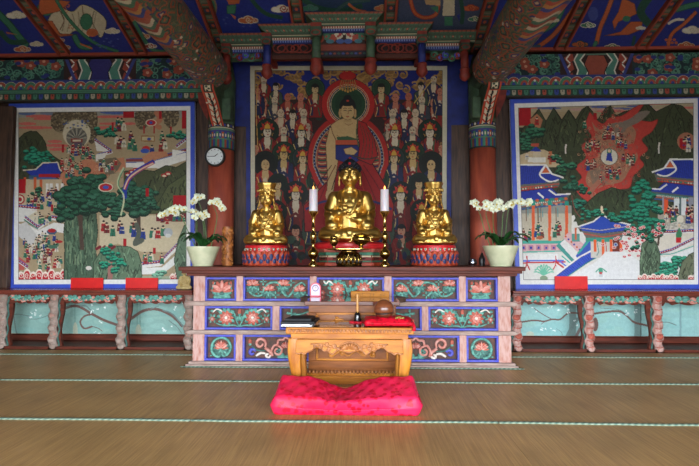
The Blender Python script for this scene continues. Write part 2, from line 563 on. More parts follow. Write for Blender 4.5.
# leftmost
r = panel_ras(*sl[0]); ribbon(r, [(-6, 8), (8, 22), (16, 32), (26, 44)], 7, GRN); ribbon(r, [(0, 30), (10, 40), (26, 40)], 5, DGR)
cloud(r, 16, 13, 6, WHT, CREAM); cloud(r, 22, 47, 5, ORG_, CREAM); r.poly([(6, 30), (17, 33), (6, 32)], ORG_); cloud(r, 36, 42, 4, CREAM, WHT)
panel_done(r, *sl[0], 'blue painted ceiling panel at the far left, with a white curled cloud and green ribbon')
r = panel_ras(*sl[1])
r.poly(spline([(48, 18), (58, 5), (72, 10), (82, 3), (96, 9), (106, 20), (101, 36), (94, 30), (86, 37), (76, 29), (66, 34), (54, 28), (48, 18)], 5), CREAM, out=(70, 60, 50))
for k in range(10): r.spiral(random.uniform(40, 116), random.uniform(2, 46), 3, random.choice([(90, 110, 160), (60, 130, 100), ORG_]), .9, 1.1, k)
r.curve([(58, 6), (64, 18), (60, 28)], 1, BRN); r.curve([(82, 4), (84, 18), (90, 30)], 1, BRN); r.curve([(94, 9), (92, 20), (99, 34)], 1, (120, 110, 90)); cloud(r, 47, 34, 4.5, GRN, CREAM)
for k in range(7): r.curve([(60 + k * 6, 10 + (k % 3)), (64 + k * 5, 20), (62 + k * 5, 30)], .7, (140, 128, 104))
r.ell(46, 7, 9, 7, GRN, out=DGR); r.spiral(46, 7, 5, DGR, .9); r.poly([(38, 14), (58, 10), (66, 4), (70, 0), (40, -4)], ORG_, out=BRN)
r.poly([(44, 20), (52, 19), (60, 32), (78, 33), (60, 35)], ORG_, out=BRN); r.ell(86, 20, 6, 8, GRN, out=DGR); r.ell(92, 31, 6, 4, ORG_)
ribbon(r, [(56, -2), (66, 14), (80, 30), (96, 42), (118, 50)], 3.4, GRN); ribbon(r, [(74, 34), (80, 44), (90, 46)], 6, GRN)
r.line([(80, 42), (92, 47)], 1.6, ORG_); cloud(r, 112, 29, 4.5, CREAM, WHT); cloud(r, 62, 45, 5, ORG_, CREAM); cloud(r, 58, 38, 4, RED, CREAM)
for k in range(14): r.ell(100 + random.uniform(-8, 18), 40 + random.uniform(-4, 8), 1.2, .8, (70, 90, 170))
panel_done(r, *sl[1], 'blue ceiling panel on the left with a flying figure in a cream robe')
r = panel_ras(*sl[2]); cloud(r, 140, 34, 6, ORG_, CREAM); ribbon(r, [(120, 0), (134, 20), (150, 46), (166, 50)], 4, GRN); cloud(r, 150, 44, 4, RED, WHT)
r.poly([(112, 0), (128, -2), (140, 14), (130, 22)], ORG_); panel_done(r, *sl[2], 'blue ceiling panel half hidden behind the left painted log beam')
r = panel_ras(*sl[3]); cloud(r, 248, 18, 6, ORG_, CREAM); cloud(r, 281, 7, 6, WHT, CREAM); r.spiral(283, 7, 4, RED, 1.2)
r.poly([(226, -3), (240, -4), (239, 2), (229, 3)], ORG_); r.poly([(227, 4), (236, 3), (235, 12), (227, 12)], GRN, out=DGR); r.poly([(230, 12), (236, 15), (235, 18)], ORG_)
r.ell(213, 6, 4, 9, (150, 120, 70)); r.ell(213, 6, 2.4, 7, GRN); ribbon(r, [(250, -4), (258, 6), (268, 13), (282, 16)], 4, DGR)
for k in range(16): r.ell(random.uniform(214, 290), random.uniform(14, 30), 1.4, .8, (64, 82, 160))
panel_done(r, *sl[3], 'blue ceiling panel with an orange cloud, left of the canopy')
r = panel_ras(*sl[4], (40, 62, 104)); ribbon(r, [(300, -4), (318, 6), (340, 9), (362, 4)], 5, DGR); ribbon(r, [(330, 16), (346, 2), (370, -2)], 4, (60, 90, 90))
cloud(r, 310, 6, 5, GRN, (90, 120, 120)); r.curve([(348, 2), (356, 8), (366, 10)], 2.4, ORG_); cloud(r, 382, 6, 5, ORG_, TAN)
panel_done(r, *sl[4], 'dark blue ceiling panel right above the middle of the canopy')
r = panel_ras(*sl[5], (64, 78, 110)); r.curve([(410, -4), (414, 10), (424, 16), (436, 12), (438, -2)], 4, RED); r.curve([(410, -4), (414, 10), (424, 16), (436, 12), (438, -2)], 2.2, ORG_)
r.poly([(424, -2), (440, -2), (440, 4), (426, 3)], TAN); r.poly([(430, 6), (438, 4), (438, 12)], GRN); r.poly([(443, -2), (454, -2), (454, 14), (442, 14)], CREAM); r.poly([(444, 15), (452, 15), (452, 24), (444, 24)], GRN)
cloud(r, 470, 6, 5, ORG_, RED); ribbon(r, [(460, -2), (462, 10), (461, 22)], 4, DGR); cloud(r, 474, 17, 4, GRN, CREAM); r.poly([(456, 14), (459, 12), (459, 20)], BLU)
panel_done(r, *sl[5], 'greyish blue ceiling panel with an orange looped sash, right of the canopy')
r = panel_ras(*sl[6]); ribbon(r, [(580, -4), (568, 14), (552, 34), (536, 46)], 5, ORG_, BRN); ribbon(r, [(566, -2), (556, 20), (542, 30)], 4, GRN); cloud(r, 552, 18, 4, WHT, CREAM); ribbon(r, [(540, 44), (528, 46), (514, 50)], 3, (60, 90, 120))
panel_done(r, *sl[6], 'blue ceiling panel half hidden behind the right painted log beam')
r = panel_ras(*sl[7]); ribbon(r, [(612, -4), (606, 12), (600, 26), (596, 42)], 5, ORG_, BRN); r.poly([(622, -4), (634, 2), (636, 12), (628, 16), (618, 20), (614, 28), (612, 20), (618, 10)], ORG_, out=BRN)
r.poly([(604, 34), (620, 30), (630, 20), (642, 20), (640, 28), (628, 33)], ORG_, out=BRN); r.ell(626, 17, 4, 3, GRN); ribbon(r, [(648, -4), (640, 10), (648, 22)], 8, DGR); r.line([(634, 34), (632, 44)], 3, DGR)
r.ell(593, 12, 5, 7, (60, 80, 170)); cloud(r, 588, 23, 4.5, GRN, WHT); cloud(r, 612, 45, 5, GRN, CREAM); cloud(r, 580, 42, 5, ORG_, DGR); ribbon(r, [(596, 40), (594, 46), (600, 50)], 4, GRN); cloud(r, 640, 26, 3, CREAM, WHT)
panel_done(r, *sl[7], 'blue ceiling panel on the right with orange sashes and trousers of a flying figure')
r = panel_ras(*sl[8]); ribbon(r, [(696, 10), (684, 22), (672, 32), (668, 44)], 4, ORG_, BRN); cloud(r, 692, 28, 6, WHT, CREAM); cloud(r, 686, 43, 5, ORG_, CREAM); r.curve([(668, 22), (676, 18), (684, 18)], 2.5, WHT); ribbon(r, [(676, 8), (690, 4), (702, 2)], 6, GRN)
for k in range(6): r.ell(666 + k * 2, 38 + (k % 2) * 3, 1.6, 1.4, ORG_)
panel_done(r, *sl[8], 'blue ceiling panel at the far right with a pale cloud and orange cords')
# red border batten along the bottom of the slope
struct('trim_12', MB().box(-XW, -1.72, YC - .06, YC - .01, 3.85, 3.885).box(1.72, XW, YC - .06, YC - .01, 3.85, 3.885), M['rib_red'])

# ------------------------------------------------------------------ lintels and frieze boards
def lintel_ras(wm, flip=False):
    K = 90.0                                   # samples per metre
    hm = .27
    r = Ras(int(wm * K * 1.6), int(hm * K * 2.4), lambda x, y: (x * K * 1.6, y * K * 2.4), (58, 108, 82))
    r.rect(0, 0, wm, .125, (44, 58, 140))
    p = .27; k = 0; x = 0
    while x < wm + p:
        for j, c in enumerate(((176, 62, 46), (60, 132, 98))):
            cx = x + j * p * .5 * 2 / 2
            cx = x + j * p / 2 * 1.0
            r.ell(cx, .125, p * .34, .105, (190, 180, 150), a0=180, a1=360); r.ell(cx, .125, p * .325, .099, c, a0=180, a1=360)
            r.ell(cx, .125, p * .19, .062, (60, 128, 98) if j == 0 else (182, 70, 50), a0=180, a1=360)
            r.ell(cx, .125, p * .09, .035, (40, 60, 160), a0=180, a1=360)
            if j == 0: r.ell(cx, .068, .014, .014, WHT)
        x += p
    r.rect(0, .125, wm, .132, (30, 60, 54)); r.rect(0, .132, wm, .172, (66, 130, 100)); r.rect(0, .15, wm, .156, (46, 96, 78)); r.rect(0, .172, wm, .178, (30, 60, 54))
    x = 0; k = 0
    cs = [(188, 70, 48), (58, 130, 98), (42, 62, 160), (168, 160, 134)]
    r.rect(0, .178, wm, hm, (36, 70, 58))
    while x < wm:
        c = cs[k % 4]
        r.rect(x + .010, .186, x + .062, .230, c); r.ell(x + .036, .230, .026, .024, c); r.rect(x + .028, .19, x + .044, .216, tuple(int(q * .6) for q in c))
        x += .078; k += 1
    r.rect(0, .262, wm, hm, (60, 50, 42))
    r.grain(6, 1, .22)
    return r
for sgn, xa, xb, nm in ((-1, -XW, -1.86, 'left'), (1, 1.86, XW, 'right')):
    r = lintel_ras(xb - xa)
    z1 = WZ(79.5, 1.02, 100); z0 = z1 - .275
    h, w = r.a.shape[:2]
    pos = quadpos(h, w, (xa, 1.02, z1), (xb, 1.02, z1), (xb, 1.02, z0), (xa, 1.02, z0))
    o = painted('lintel_beam', pos, r.a, M['paint'], None, ((xa + xb) / 2, 1.07, z0), back=(0, .1, 0))
    tag(o, 'patterned lintel beam above the %s wall painting, painted with red and green scallops' % nm, 'beam', 'painted lintels over the side bays')
    # frieze board
    zb = z1; zt_ = 3.83
    K = 170
    x_of = lambda px: WX(px, 1.1, 66)
    wpx = Ras(int((xb - xa) * K), int((zt_ - zb) * K * 1.3), lambda px, py: ((x_of(px) - xa) * K, (zt_ - WZ(py, 1.1, px)) * K * 1.3), (28, 54, 58))
    rr = wpx
    def leafy(x0, x1):
        for k in range(int((x1 - x0) * 1.3)):
            cx, cy = random.uniform(x0, x1), random.uniform(54, 79)
            rr.spiral(cx, cy, random.uniform(2, 5), random.choice([(72, 142, 116), (50, 112, 92), (90, 150, 120)]), 1.2, 1.1, random.uniform(0, 6), random.choice((-1, 1)))
        for k in range(int((x1 - x0) / 9)):
            cx, cy = random.uniform(x0, x1), random.uniform(57, 76)
            for q in range(5):
                a = q * 2 * PI / 5
                rr.ell(cx + 3 * math.cos(a), cy + 2.4 * math.sin(a), 2.4, 2, (176, 66, 44))
            rr.ell(cx, cy, 1.6, 1.4, (220, 150, 110))
        for k in range(int((x1 - x0) / 6)):
            rr.ell(random.uniform(x0, x1), random.uniform(54, 79), 3, 1.8, (36, 50, 140))
    def block(cx):
        rr.rect(cx - 36, 50, cx + 36, 82, (60, 34, 30))
        for s in (-1, 1):
            rr.poly([(cx + s * 8, 50), (cx + s * 16, 60), (cx + s * 8, 70), (cx + s * 12, 82), (cx + s * 22, 82), (cx + s * 18, 70), (cx + s * 22, 60), (cx + s * 16, 50)], (70, 138, 118), out=WHT, ow=1.3)
            for q in range(3):
                rr.poly([(cx + s * 24, 52 + q * 10), (cx + s * 32, 58 + q * 10), (cx + s * 28, 64 + q * 9), (cx + s * 22, 60 + q * 9)], (176, 60, 40)); rr.line([(cx + s * 26, 54 + q * 10), (cx + s * 30, 59 + q * 10), (cx + s * 26, 63 + q * 9)], 1.2, WHT)
            rr.line([(cx + s * 38, 50), (cx + s * 24, 82)], 3, (48, 60, 150))
        rr.poly([(cx - 8, 55), (cx + 8, 55), (cx + 12, 64), (cx + 8, 72), (cx + 10, 82), (cx - 10, 82), (cx - 8, 72), (cx - 12, 64)], (44, 40, 120) if sgn < 0 else (170, 70, 48), out=(20, 20, 24), ow=1)
        rr.rect(cx - 10, 52, cx + 10, 55, (90, 130, 110))
    if sgn < 0:
        leafy(0, 62); leafy(130, 190); block(100)
    else:
        leafy(510, 562); leafy(636, 699); block(596)
    rr.grain(6, 1, .25)
    h, w = rr.a.shape[:2]
    pos = quadpos(h, w, (xa, 1.1, zt_), (xb, 1.1, zt_), (xb, 1.1, zb), (xa, 1.1, zb))
    o = painted('frieze_board', pos, rr.a, M['paint'], None, ((xa + xb) / 2, 1.12, zb), back=(0, .06, 0))
    tag(o, 'dark leafy painted frieze board between the %s lintel and the ceiling' % nm, 'frieze', 'painted frieze boards')
# wall boards either side of the columns
def boards(name, x0, x1, label):
    t = thing(name, label, 'wall board', ((x0 + x1) / 2, 1.27, 1.0))
    MB().box(x0, x1, 1.24, 1.298, .0, 2.93).build('plank', M['dark_wood'], t, bevel=.004)
    MB().box(x0, x1, 1.25, 1.298, 2.935, 4.1).build('blue_panel', M['blue_board'], t, bevel=.004)
boards('wall_boarding', -1.66, WX(246, 1.24) , 'dark plank with blue painted upper panel between left column and central painting')
boards('wall_boarding', WX(452, 1.24), 1.68, 'dark plank with blue painted upper panel between central painting and right column')
MB_ = MB().box(-XW + .002, WX(8, 1.1), 1.1, 1.17, .741, 3.2)
tag(MB_.build('corner_post', M['dark_wood'], None, loc=(-4.85, 1.2, .74), bevel=.01), 'dark wooden corner post left of the left wall painting', 'post')

# ------------------------------------------------------------------ columns
def column(X, sgn, nm):
    t = thing('wooden_column', 'red wooden column with painted collar %s of the altar%s' % (nm, ', the wall clock hung on it' if sgn < 0 else ', behind the right orchid'), 'column', (X, 1.1, 0), 'temple columns')
    MB().lathe([(.185, 0), (.178, .3), (.17, 1.5), (.165, 2.56)], (X, 1.1, 0), 40).build('shaft', M['red_post'], t, True)
    r = Ras(200, 60, lambda x, y: (x * 200, y * 60), (54, 96, 80))
    r.rect(0, 0, 1, .16, (56, 50, 44)); 
    for k in range(24): r.ell(k / 24, .08, .012, .05, WHT if k % 2 else (50, 62, 150))
    r.rect(0, .16, 1, .2, (190, 180, 150)); r.rect(0, .2, 1, .27, (90, 128, 104)); r.rect(0, .27, 1, .34, (60, 64, 130)); 
    for k in range(30): r.rect(k / 30, .34, k / 30 + .024, .58, [(176, 66, 46), (46, 62, 150), (66, 132, 100), (46, 62, 150)][k % 4])
    for k in range(30): r.ell(k / 30 + .012, .46, .008, .06, (210, 200, 170))
    r.rect(0, .58, 1, .63, (80, 120, 98))
    for k in range(36): r.rect(k / 36, .63, k / 36 + .02, .92, [(150, 56, 40), (40, 56, 140), (60, 130, 100)][k % 3])
    r.rect(0, .92, 1, 1, (44, 50, 44)); r.grain(6)
    h, w = r.a.shape[:2]
    th = -np.linspace(0, 2 * PI, w, endpoint=False)[None, :] * -1; zz = np.linspace(2.90, 2.555, h)[:, None]
    pos = np.stack([X + .172 * np.cos(th) + 0 * zz, 1.1 + .172 * np.sin(th) + 0 * zz, zz + 0 * th], -1)
    painted('painted_collar', pos, r.a, M['paint'], t, smooth=True, wrap=True)
    MB().lathe([(.166, 2.88), (.17, 3.0), (.175, 3.5), (.12, 3.8)], (X, 1.1, 0), 32).build('capital', M['dkgreen'], t, True)
    # curved bracket under the log beam: a slab running out into the room with a painted tongue-like front edge
    pr = [(.95, 2.86), (.90, 2.90), (.83, 2.96), (.75, 3.04), (.66, 3.11), (.57, 3.16), (.50, 3.21), (.50, 3.34)]
    b = MB(); b.prism(pr + [(.98, 3.34)], 'x', X - .075, X + .075)
    ba = b.build('bracket_arm', M['dkgreen'], t)
    r = Ras(30, 110, lambda x, y: (x * 30, y * 110), (190, 74, 50))
    r.rect(.14, 0, .86, 1, (40, 36, 34)); r.rect(.2, .3, .8, 1, (214, 204, 178)); r.rect(.2, .02, .8, .28, (60, 60, 50)); r.rect(.27, .05, .73, .25, (206, 196, 166))
    for k in range(6): r.ell(.5 + .08 * (-1) ** k, .07 + k * .033, .1, .018, (50, 66, 56))
    r.curve([(.5, .3), (.42, .45), (.58, .6), (.45, .75), (.55, 1)], .16, (28, 26, 28)); r.rect(.14, .28, .86, .3, (190, 74, 50)); r.rect(0, .5, .14, .52, WHT)
    for k in range(5): r.line([(.2, .4 + k * .12), (.42, .46 + k * .12)], .04, (190, 74, 50)); r.line([(.8, .4 + k * .12), (.58, .46 + k * .12)], .04, (190, 74, 50))
    h = 110
    pl = np.array(spline([(p[0] - .004, p[1] - .006) for p in pr[::-1]], 8)); L = np.concatenate([[0], np.cumsum(np.hypot(*np.diff(pl, axis=0).T))]); L /= L[-1]
    q = np.linspace(0, 1, h); yy = np.interp(q, L, pl[:, 0]); zz = np.interp(q, L, pl[:, 1])
    xx = np.linspace(X - .078, X + .078, 30)
    pos = np.stack([np.broadcast_to(xx[None, :], (h, 30)), np.broadcast_to(yy[:, None], (h, 30)), np.broadcast_to(zz[:, None], (h, 30))], -1)
    painted('painted_edge', pos, r.a, M['paint'], ba)
    # short tie along the wall, lifted off the column towards the side bay
    s2 = sgn
    k = MB(); k.prism([(X + s2 * .16, 2.96), (X + s2 * .2, 3.02), (X + s2 * .28, 3.2), (X + s2 * .3, 3.32), (X + s2 * .16, 3.32)], 'y', 1.0, 1.09)
    k.build('side_bracket', M['red'], t)
    k = MB(); k.box(X - sgn * .12 - .06, X - sgn * .12 + .06, .86, 1.0, 2.92, 3.2); k.build('bracket_block', M['dkgreen'], t, bevel=.02)
column(-1.715, -1, 'left'); column(1.735, 1, 'right')

# ------------------------------------------------------------------ log beams
def log(X, sgn, nm):
    L = 3.2; y0 = .72
    nA, nL = 170, 360
    # unrolled: a across = angle (0..1), y along = metres from the column end
    r = Ras(nA, nL, lambda a, y: (a * nA, y / 3.2 * nL), (84, 104, 80))
    for k in range(800):
        a, y = random.random() * 1.1, random.uniform(0, 2.1)
        c = random.choice([(186, 84, 50), (190, 92, 56), (70, 120, 92), (54, 96, 76), (110, 120, 90), (44, 56, 120), (150, 66, 46)])
        ph = random.uniform(0, 6)
        pts = [(a + .05 * math.cos(ph + t) * (1 - t / 9), y + .10 * math.sin(ph + t) * (1 - t / 9)) for t in np.linspace(0, 4.5, 14)]
        r.line(pts, random.uniform(.007, .016), c)
    for k in range(190):
        a, y, q = random.random(), random.uniform(.05, 2.1), random.uniform(.7, 1.3); ro = random.uniform(-.5, .5)
        cs_ = random.choice([[(186, 84, 50), (40, 60, 54), (74, 120, 96), (190, 100, 60)], [(66, 116, 92), (186, 84, 50), (46, 58, 130), (200, 180, 140)], [(110, 110, 80), (58, 98, 78), (176, 76, 48), (60, 110, 90)]])
        for w_, c_ in zip((1, .76, .54, .28), cs_):
            pts = [(a + .048 * q * w_ * math.cos(t) * (1 + .18 * math.cos(3 * t + k)), y + (.075 * q * w_ * math.sin(t) * (1 + .18 * math.sin(4 * t + k)) + .6 * .048 * w_ * math.cos(t) * ro)) for t in np.linspace(0, 2 * PI, 26, endpoint=False)]
            for d in (-1, 0, 1): r.poly([(x + d, v) for x, v in pts], c_)
    for k in range(60):
        a, y = random.random(), random.uniform(0, 1.4)
        r.ell(a, y, .012, .02, random.choice([WHT, (206, 190, 150), (40, 56, 150)]))
    for k in range(5):
        r.ell(.08 + k * .21, .42 + .06 * (k % 2), .05, .07, (186, 84, 50)); r.ell(.08 + k * .21, .42 + .06 * (k % 2), .034, .045, (50, 62, 140)); r.ell(.08 + k * .21, .42 + .06 * (k % 2), .014, .02, CREAM)
    # wavy rainbow stripes nearer the viewer
    cs = [(190, 80, 50), (44, 66, 160), (206, 140, 60), (190, 70, 46), (62, 128, 96), (210, 200, 172), (170, 60, 44), (66, 130, 104), (210, 200, 172), (190, 90, 60)]
    y = 1.28
    for k in range(22):
        t = .055
        lo_, hi_ = ((-.02, 1.02) if y > 2.1 else ((.45, .80) if sgn < 0 else (.70, 1.05)))
        up = [(a, y + .05 * math.sin(a * 2 * PI * 4) + .025 * math.sin(a * 2 * PI * 9)) for a in np.linspace(lo_, hi_, 40)]
        dn = [(a, v + t) for a, v in up]
        r.poly(up + dn[::-1], cs[k % len(cs)])
        if sgn > 0: r.poly([(x - 1, v) for x, v in up + dn[::-1]], cs[k % len(cs)])
        y += t
    r.rect(0, 2.4, 1, 3.2, (120, 90, 60)); r.grain(9, 1, .22)
    th = np.linspace(0, 2 * PI, nA, endpoint=False)[None, :]
    yy = np.linspace(0, L, nL)[:, None]
    rad = .225 + .012 * yy / L + 0 * th
    rad = np.where(yy < .16, rad * np.sqrt(np.clip(1 - ((.16 - yy) / .16) ** 2 * .55, .05, 1)), rad)
    pos = np.stack([X + rad * np.cos(th), y0 - yy + 0 * th, 3.45 + .01 * np.sin(yy * 2) + rad * np.sin(th)], -1)
    t = thing('log_beam', 'round painted log beam running from the %s column towards the viewer' % nm, 'beam', (X, y0, 3.45), 'painted log beams')
    painted('painted_log', pos, r.a, M['paint_gloss'], t, smooth=True, wrap=True)
    mb = MB().lathe([(.236, 0), (.24, 2), (.24, 4.1)], (0, 0, 0), 36)
    me = mb.mesh('plain_length', M['brown_wood'], True); me.transform(Matrix.Translation((X, y0 - L + .01, 3.45)) @ Matrix.Rotation(PI / 2, 4, 'X')); link_mesh('plain_length', me, t)
    MB().lathe([(.001, 0), (.15, 0), (.15, .42), (.001, .42)], (0, 0, 0), 24).build('x', M['dkgreen'], None)
    o = bpy.data.objects['x']; me = o.data
    me.transform(Matrix.Translation((X, y0 + .38, 3.45)) @ Matrix.Rotation(PI / 2, 4, 'X')); me.transform(Matrix.Translation(-Vector((X, y0, 3.45))))
    o.parent = t; o.name = 'beam_end'; me.name = 'beam_end'; ORG[o] = ORG[t]
log(-1.72, -1, 'left'); log(1.72, 1, 'right')
# ================================================================== the three hanging paintings
def mural(name, corners, Y, scale, inner, label, draw, bg, bord=(4.3, 4.6), fw=.055, age=None):
    """corners TL TR BR BL in photo units on plane Y; painted cloth in a blue frame"""
    c3 = [W(p[0], p[1], Y) for p in corners]
    c = (c3[2] + c3[3]) / 2
    t = thing(name, label, 'painting', (c.x, Y, c.z), None)
    TL, TR, BR, BL = corners
    w = int((TR[0] - TL[0]) * scale); h = int((BL[1] - TL[1]) * scale)
    # bilinear photo units -> array
    def tf(px, py):
        v = (py - TL[1]) / (BL[1] - TL[1])
        for _ in range(2):
            xl = TL[0] + (BL[0] - TL[0]) * v; xr = TR[0] + (BR[0] - TR[0]) * v
            u = (px - xl) / (xr - xl)
            yt = TL[1] + (TR[1] - TL[1]) * u; yb = BL[1] + (BR[1] - BL[1]) * u
            v = (py - yt) / (yb - yt)
        return (u * w, v * h)
    r = Ras(w, h, tf, bg)
    draw(r)
    # white mount and thin red line at the margin
    k0, k1 = bord[0] * scale, bord[1] * scale
    A = r.a
    i0 = int(k0); i1 = int(k0 + k1); rl = max(1, int(.7 * scale))
    A[:i1] = (232, 230, 222); A[-i1:] = (232, 230, 222); A[:, :i1] = (232, 230, 222); A[:, -i1:] = (232, 230, 222)
    A[i0 - rl:i0, :] = (170, 60, 70); A[-i0:-i0 + rl, :] = (170, 60, 70); A[:, i0 - rl:i0] = (170, 60, 70); A[:, -i0:-i0 + rl] = (170, 60, 70)
    A[i1:i1 + 1, i1:-i1] = (60, 50, 44); A[-i1 - 1:-i1, i1:-i1] = (60, 50, 44); A[i1:-i1, i1] = (60, 50, 44); A[i1:-i1, -i1 - 1] = (60, 50, 44)
    r.grain(6)
    if age is not None: r.a = r.a * np.array(age, np.float32)
    painted('painted_cloth', quadpos(h, w, *c3), r.a, M['paint'], t, back=(0, .02, 0))
    f = MB()
    e = [Vector(q) for q in c3]
    cen = (e[0] + e[1] + e[2] + e[3]) / 4
    inn = []
    for q in range(4):
        a = (e[(q + 1) % 4] - e[q]).normalized(); b = (e[q - 1] - e[q]).normalized()
        inn.append(e[q] + (a + b) * fw)
    for q in range(4):
        p, p2, i, i2 = e[q], e[(q + 1) % 4], inn[q], inn[(q + 1) % 4]
        vs = [(a.x, Y + dy, a.z) for dy in (-.022, -.001) for a in (p, p2, i2, i)]
        f.add(vs, [(0, 1, 2, 3), (7, 6, 5, 4), (0, 4, 5, 1), (1, 5, 6, 2), (2, 6, 7, 3), (3, 7, 4, 0)])
    f.build('frame', M['blue_frame'] if age is None else M['blue_board'], t)
    return t

G1 = (44, 94, 70); G2 = (32, 68, 52); G3 = (34, 130, 104); ROCK = (98, 122, 96); ROCK2 = (74, 96, 76); MTN = (66, 70, 48); MTN2 = (50, 54, 40)
SAND = (168, 149, 116); CRM = (216, 206, 178); MR = (170, 34, 40); MO = (206, 96, 52); MB_L = (40, 58, 156); SKIN = (220, 192, 160); INK = (30, 28, 30)
def person(r, x, y, s=1.0):
    c = random.choice([MR, (150, 40, 40), (44, 110, 86), (40, 60, 130), (206, 198, 176), (120, 44, 44), (60, 124, 92)])
    r.poly([(x - 1.5 * s, y - 1.5 * s), (x + 1.5 * s, y - 1.5 * s), (x + 2.1 * s, y + 4 * s), (x - 2.1 * s, y + 4 * s)], c)
    r.line([(x - 1.4 * s, y + 1 * s), (x + 1.6 * s, y + 1.3 * s)], .5 * s, random.choice([CRM, MB_L, (60, 124, 92)]))
    r.line([(x + .3 * s, y), (x, y + 4 * s)], .5 * s, INK, .6)
    r.ell(x, y - 2.4 * s, .95 * s, 1.15 * s, SKIN); r.ell(x, y - 3.1 * s, .95 * s, .7 * s, INK)
def crowd(r, x0, y0, x1, y1, n, s=.8):
    pts = sorted([(random.uniform(x0, x1), random.uniform(y0, y1)) for _ in range(n)], key=lambda p: p[1])
    for x, y in pts: person(r, x, y, s)
def blob(r, cx, cy, R, n, c, c2, ry=.7):
    L = [(random.gauss(0, .5), random.gauss(0, .5)) for _ in range(n)]
    for a, b in L: r.ell(cx + a * R, cy + b * R * ry + .7, R * .40, R * .29, tuple(int(q * .72) for q in c2))
    for a, b in L: r.ell(cx + a * R, cy + b * R * ry, R * .33, R * .2, c)
    for a, b in L: r.curve([(cx + a * R - R * .26, cy + b * R * ry + R * .1), (cx + a * R, cy + b * R * ry + R * .17), (cx + a * R + R * .26, cy + b * R * ry + R * .08)], .7, tuple(int(q * .6) for q in c2))
    for a, b in L[::2]: r.ell(cx + a * R - .3, cy + b * R * ry - .5, R * .2, R * .08, tuple(min(255, q + 18) for q in c))
def tree(r, x, y0, y1, R, c=G1, c2=G2, w=2.5):
    r.curve([(x + 1.5, y1), (x, (y0 + y1) / 2), (x + 1, y0)], w, (84, 66, 56)); r.curve([(x, (y0 + y1) / 2 + 3), (x - R * .5, y0)], w * .5, (84, 66, 56))
    blob(r, x, y0, R, 26, c, c2)
def strokes(r, pts_fn, n, c, w=.5):
    for k in range(n):
        p = pts_fn(); r.curve(p, w, c, .7)
def mountain(r, pts, c, c2=None, n=40, edge=True):
    r.poly(pts, c)
    r.line(pts if edge else pts[:-1], .8, tuple(int(q * .6) for q in c))
    xs = [p[0] for p in pts]; ys = [p[1] for p in pts]
    x0, x1, y0, y1 = min(xs), max(xs), min(ys), max(ys)
    top = sorted([p for p in pts], key=lambda p: p[0])
    P = np.array(pts)
    def inside(x, y):
        ins = False
        for i in range(len(P)):
            ax, ay = P[i]; bx, by = P[(i + 1) % len(P)]
            if (ay > y) != (by > y) and x < ax + (y - ay) * (bx - ax) / (by - ay): ins = not ins
        return ins
    for k in range(n):
        x, y = random.uniform(x0, x1), random.uniform(y0, y1)
        if inside(x, y):
            d = random.uniform(3, 8); s = random.choice((-1, 1))
            q = [(x, y), (x + s * 1.2, y + d * .5), (x + s * 2, y + d)]
            if inside(*q[2]): r.curve(q, random.uniform(.6, 1.3), random.choice([tuple(int(z * .5) for z in c), tuple(int(z * .68) for z in c), tuple(min(255, int(z * 1.34)) for z in c), c2 or c]), .85)
def wallband(r, pts, w=4):
    r.line(pts, w, (224, 222, 214)); up = [(x, y - w * .6) for x, y in pts]
    r.line(up, 1.6, MR); r.line([(x, y - .9) for x, y in up], .8, (60, 80, 170)); r.line([(x, y + 1.1) for x, y in up], .6, (40, 60, 120))
    for i in range(len(up) - 1):
        n = max(2, int(math.hypot(up[i + 1][0] - up[i][0], up[i + 1][1] - up[i][1]) / 2.4))
        for k in range(n):
            t = k / n; r.ell(up[i][0] + (up[i + 1][0] - up[i][0]) * t, up[i][1] + (up[i + 1][1] - up[i][1]) * t, .5, .5, CRM)
def flames(r, x0, x1, y, h, n):
    r.rect(x0, y - h * .55, x1, y + h * .6, MR)
    for k in range(n):
        x = x0 + (x1 - x0) * (k + .5) / n
        r.ell(x, y - h * .3 * (k % 2), (x1 - x0) / n * .62, h * .62, (236, 222, 206)); r.ell(x, y - h * .3 * (k % 2) + .8, (x1 - x0) / n * .48, h * .5, (196, 36, 46)); r.spiral(x, y - h * .2, h * .3, (236, 222, 206), .7, 1.2, k)
def beads(r, cx, cy, rx, ry):
    r.ell(cx, cy, rx, ry, (92, 80, 62))
    for k in range(int(rx * ry * 1.1)):
        a = random.uniform(0, 2 * PI); q = math.sqrt(random.random())
        r.ell(cx + rx * q * math.cos(a), cy + ry * q * math.sin(a), .9, .8, random.choice([(130, 116, 90), (150, 136, 106), (74, 64, 52), (110, 96, 72)]))
def cartouche(r, x0, y0, x1, y1): r.rect(x0, y0, x1, y1, (168, 20, 30))

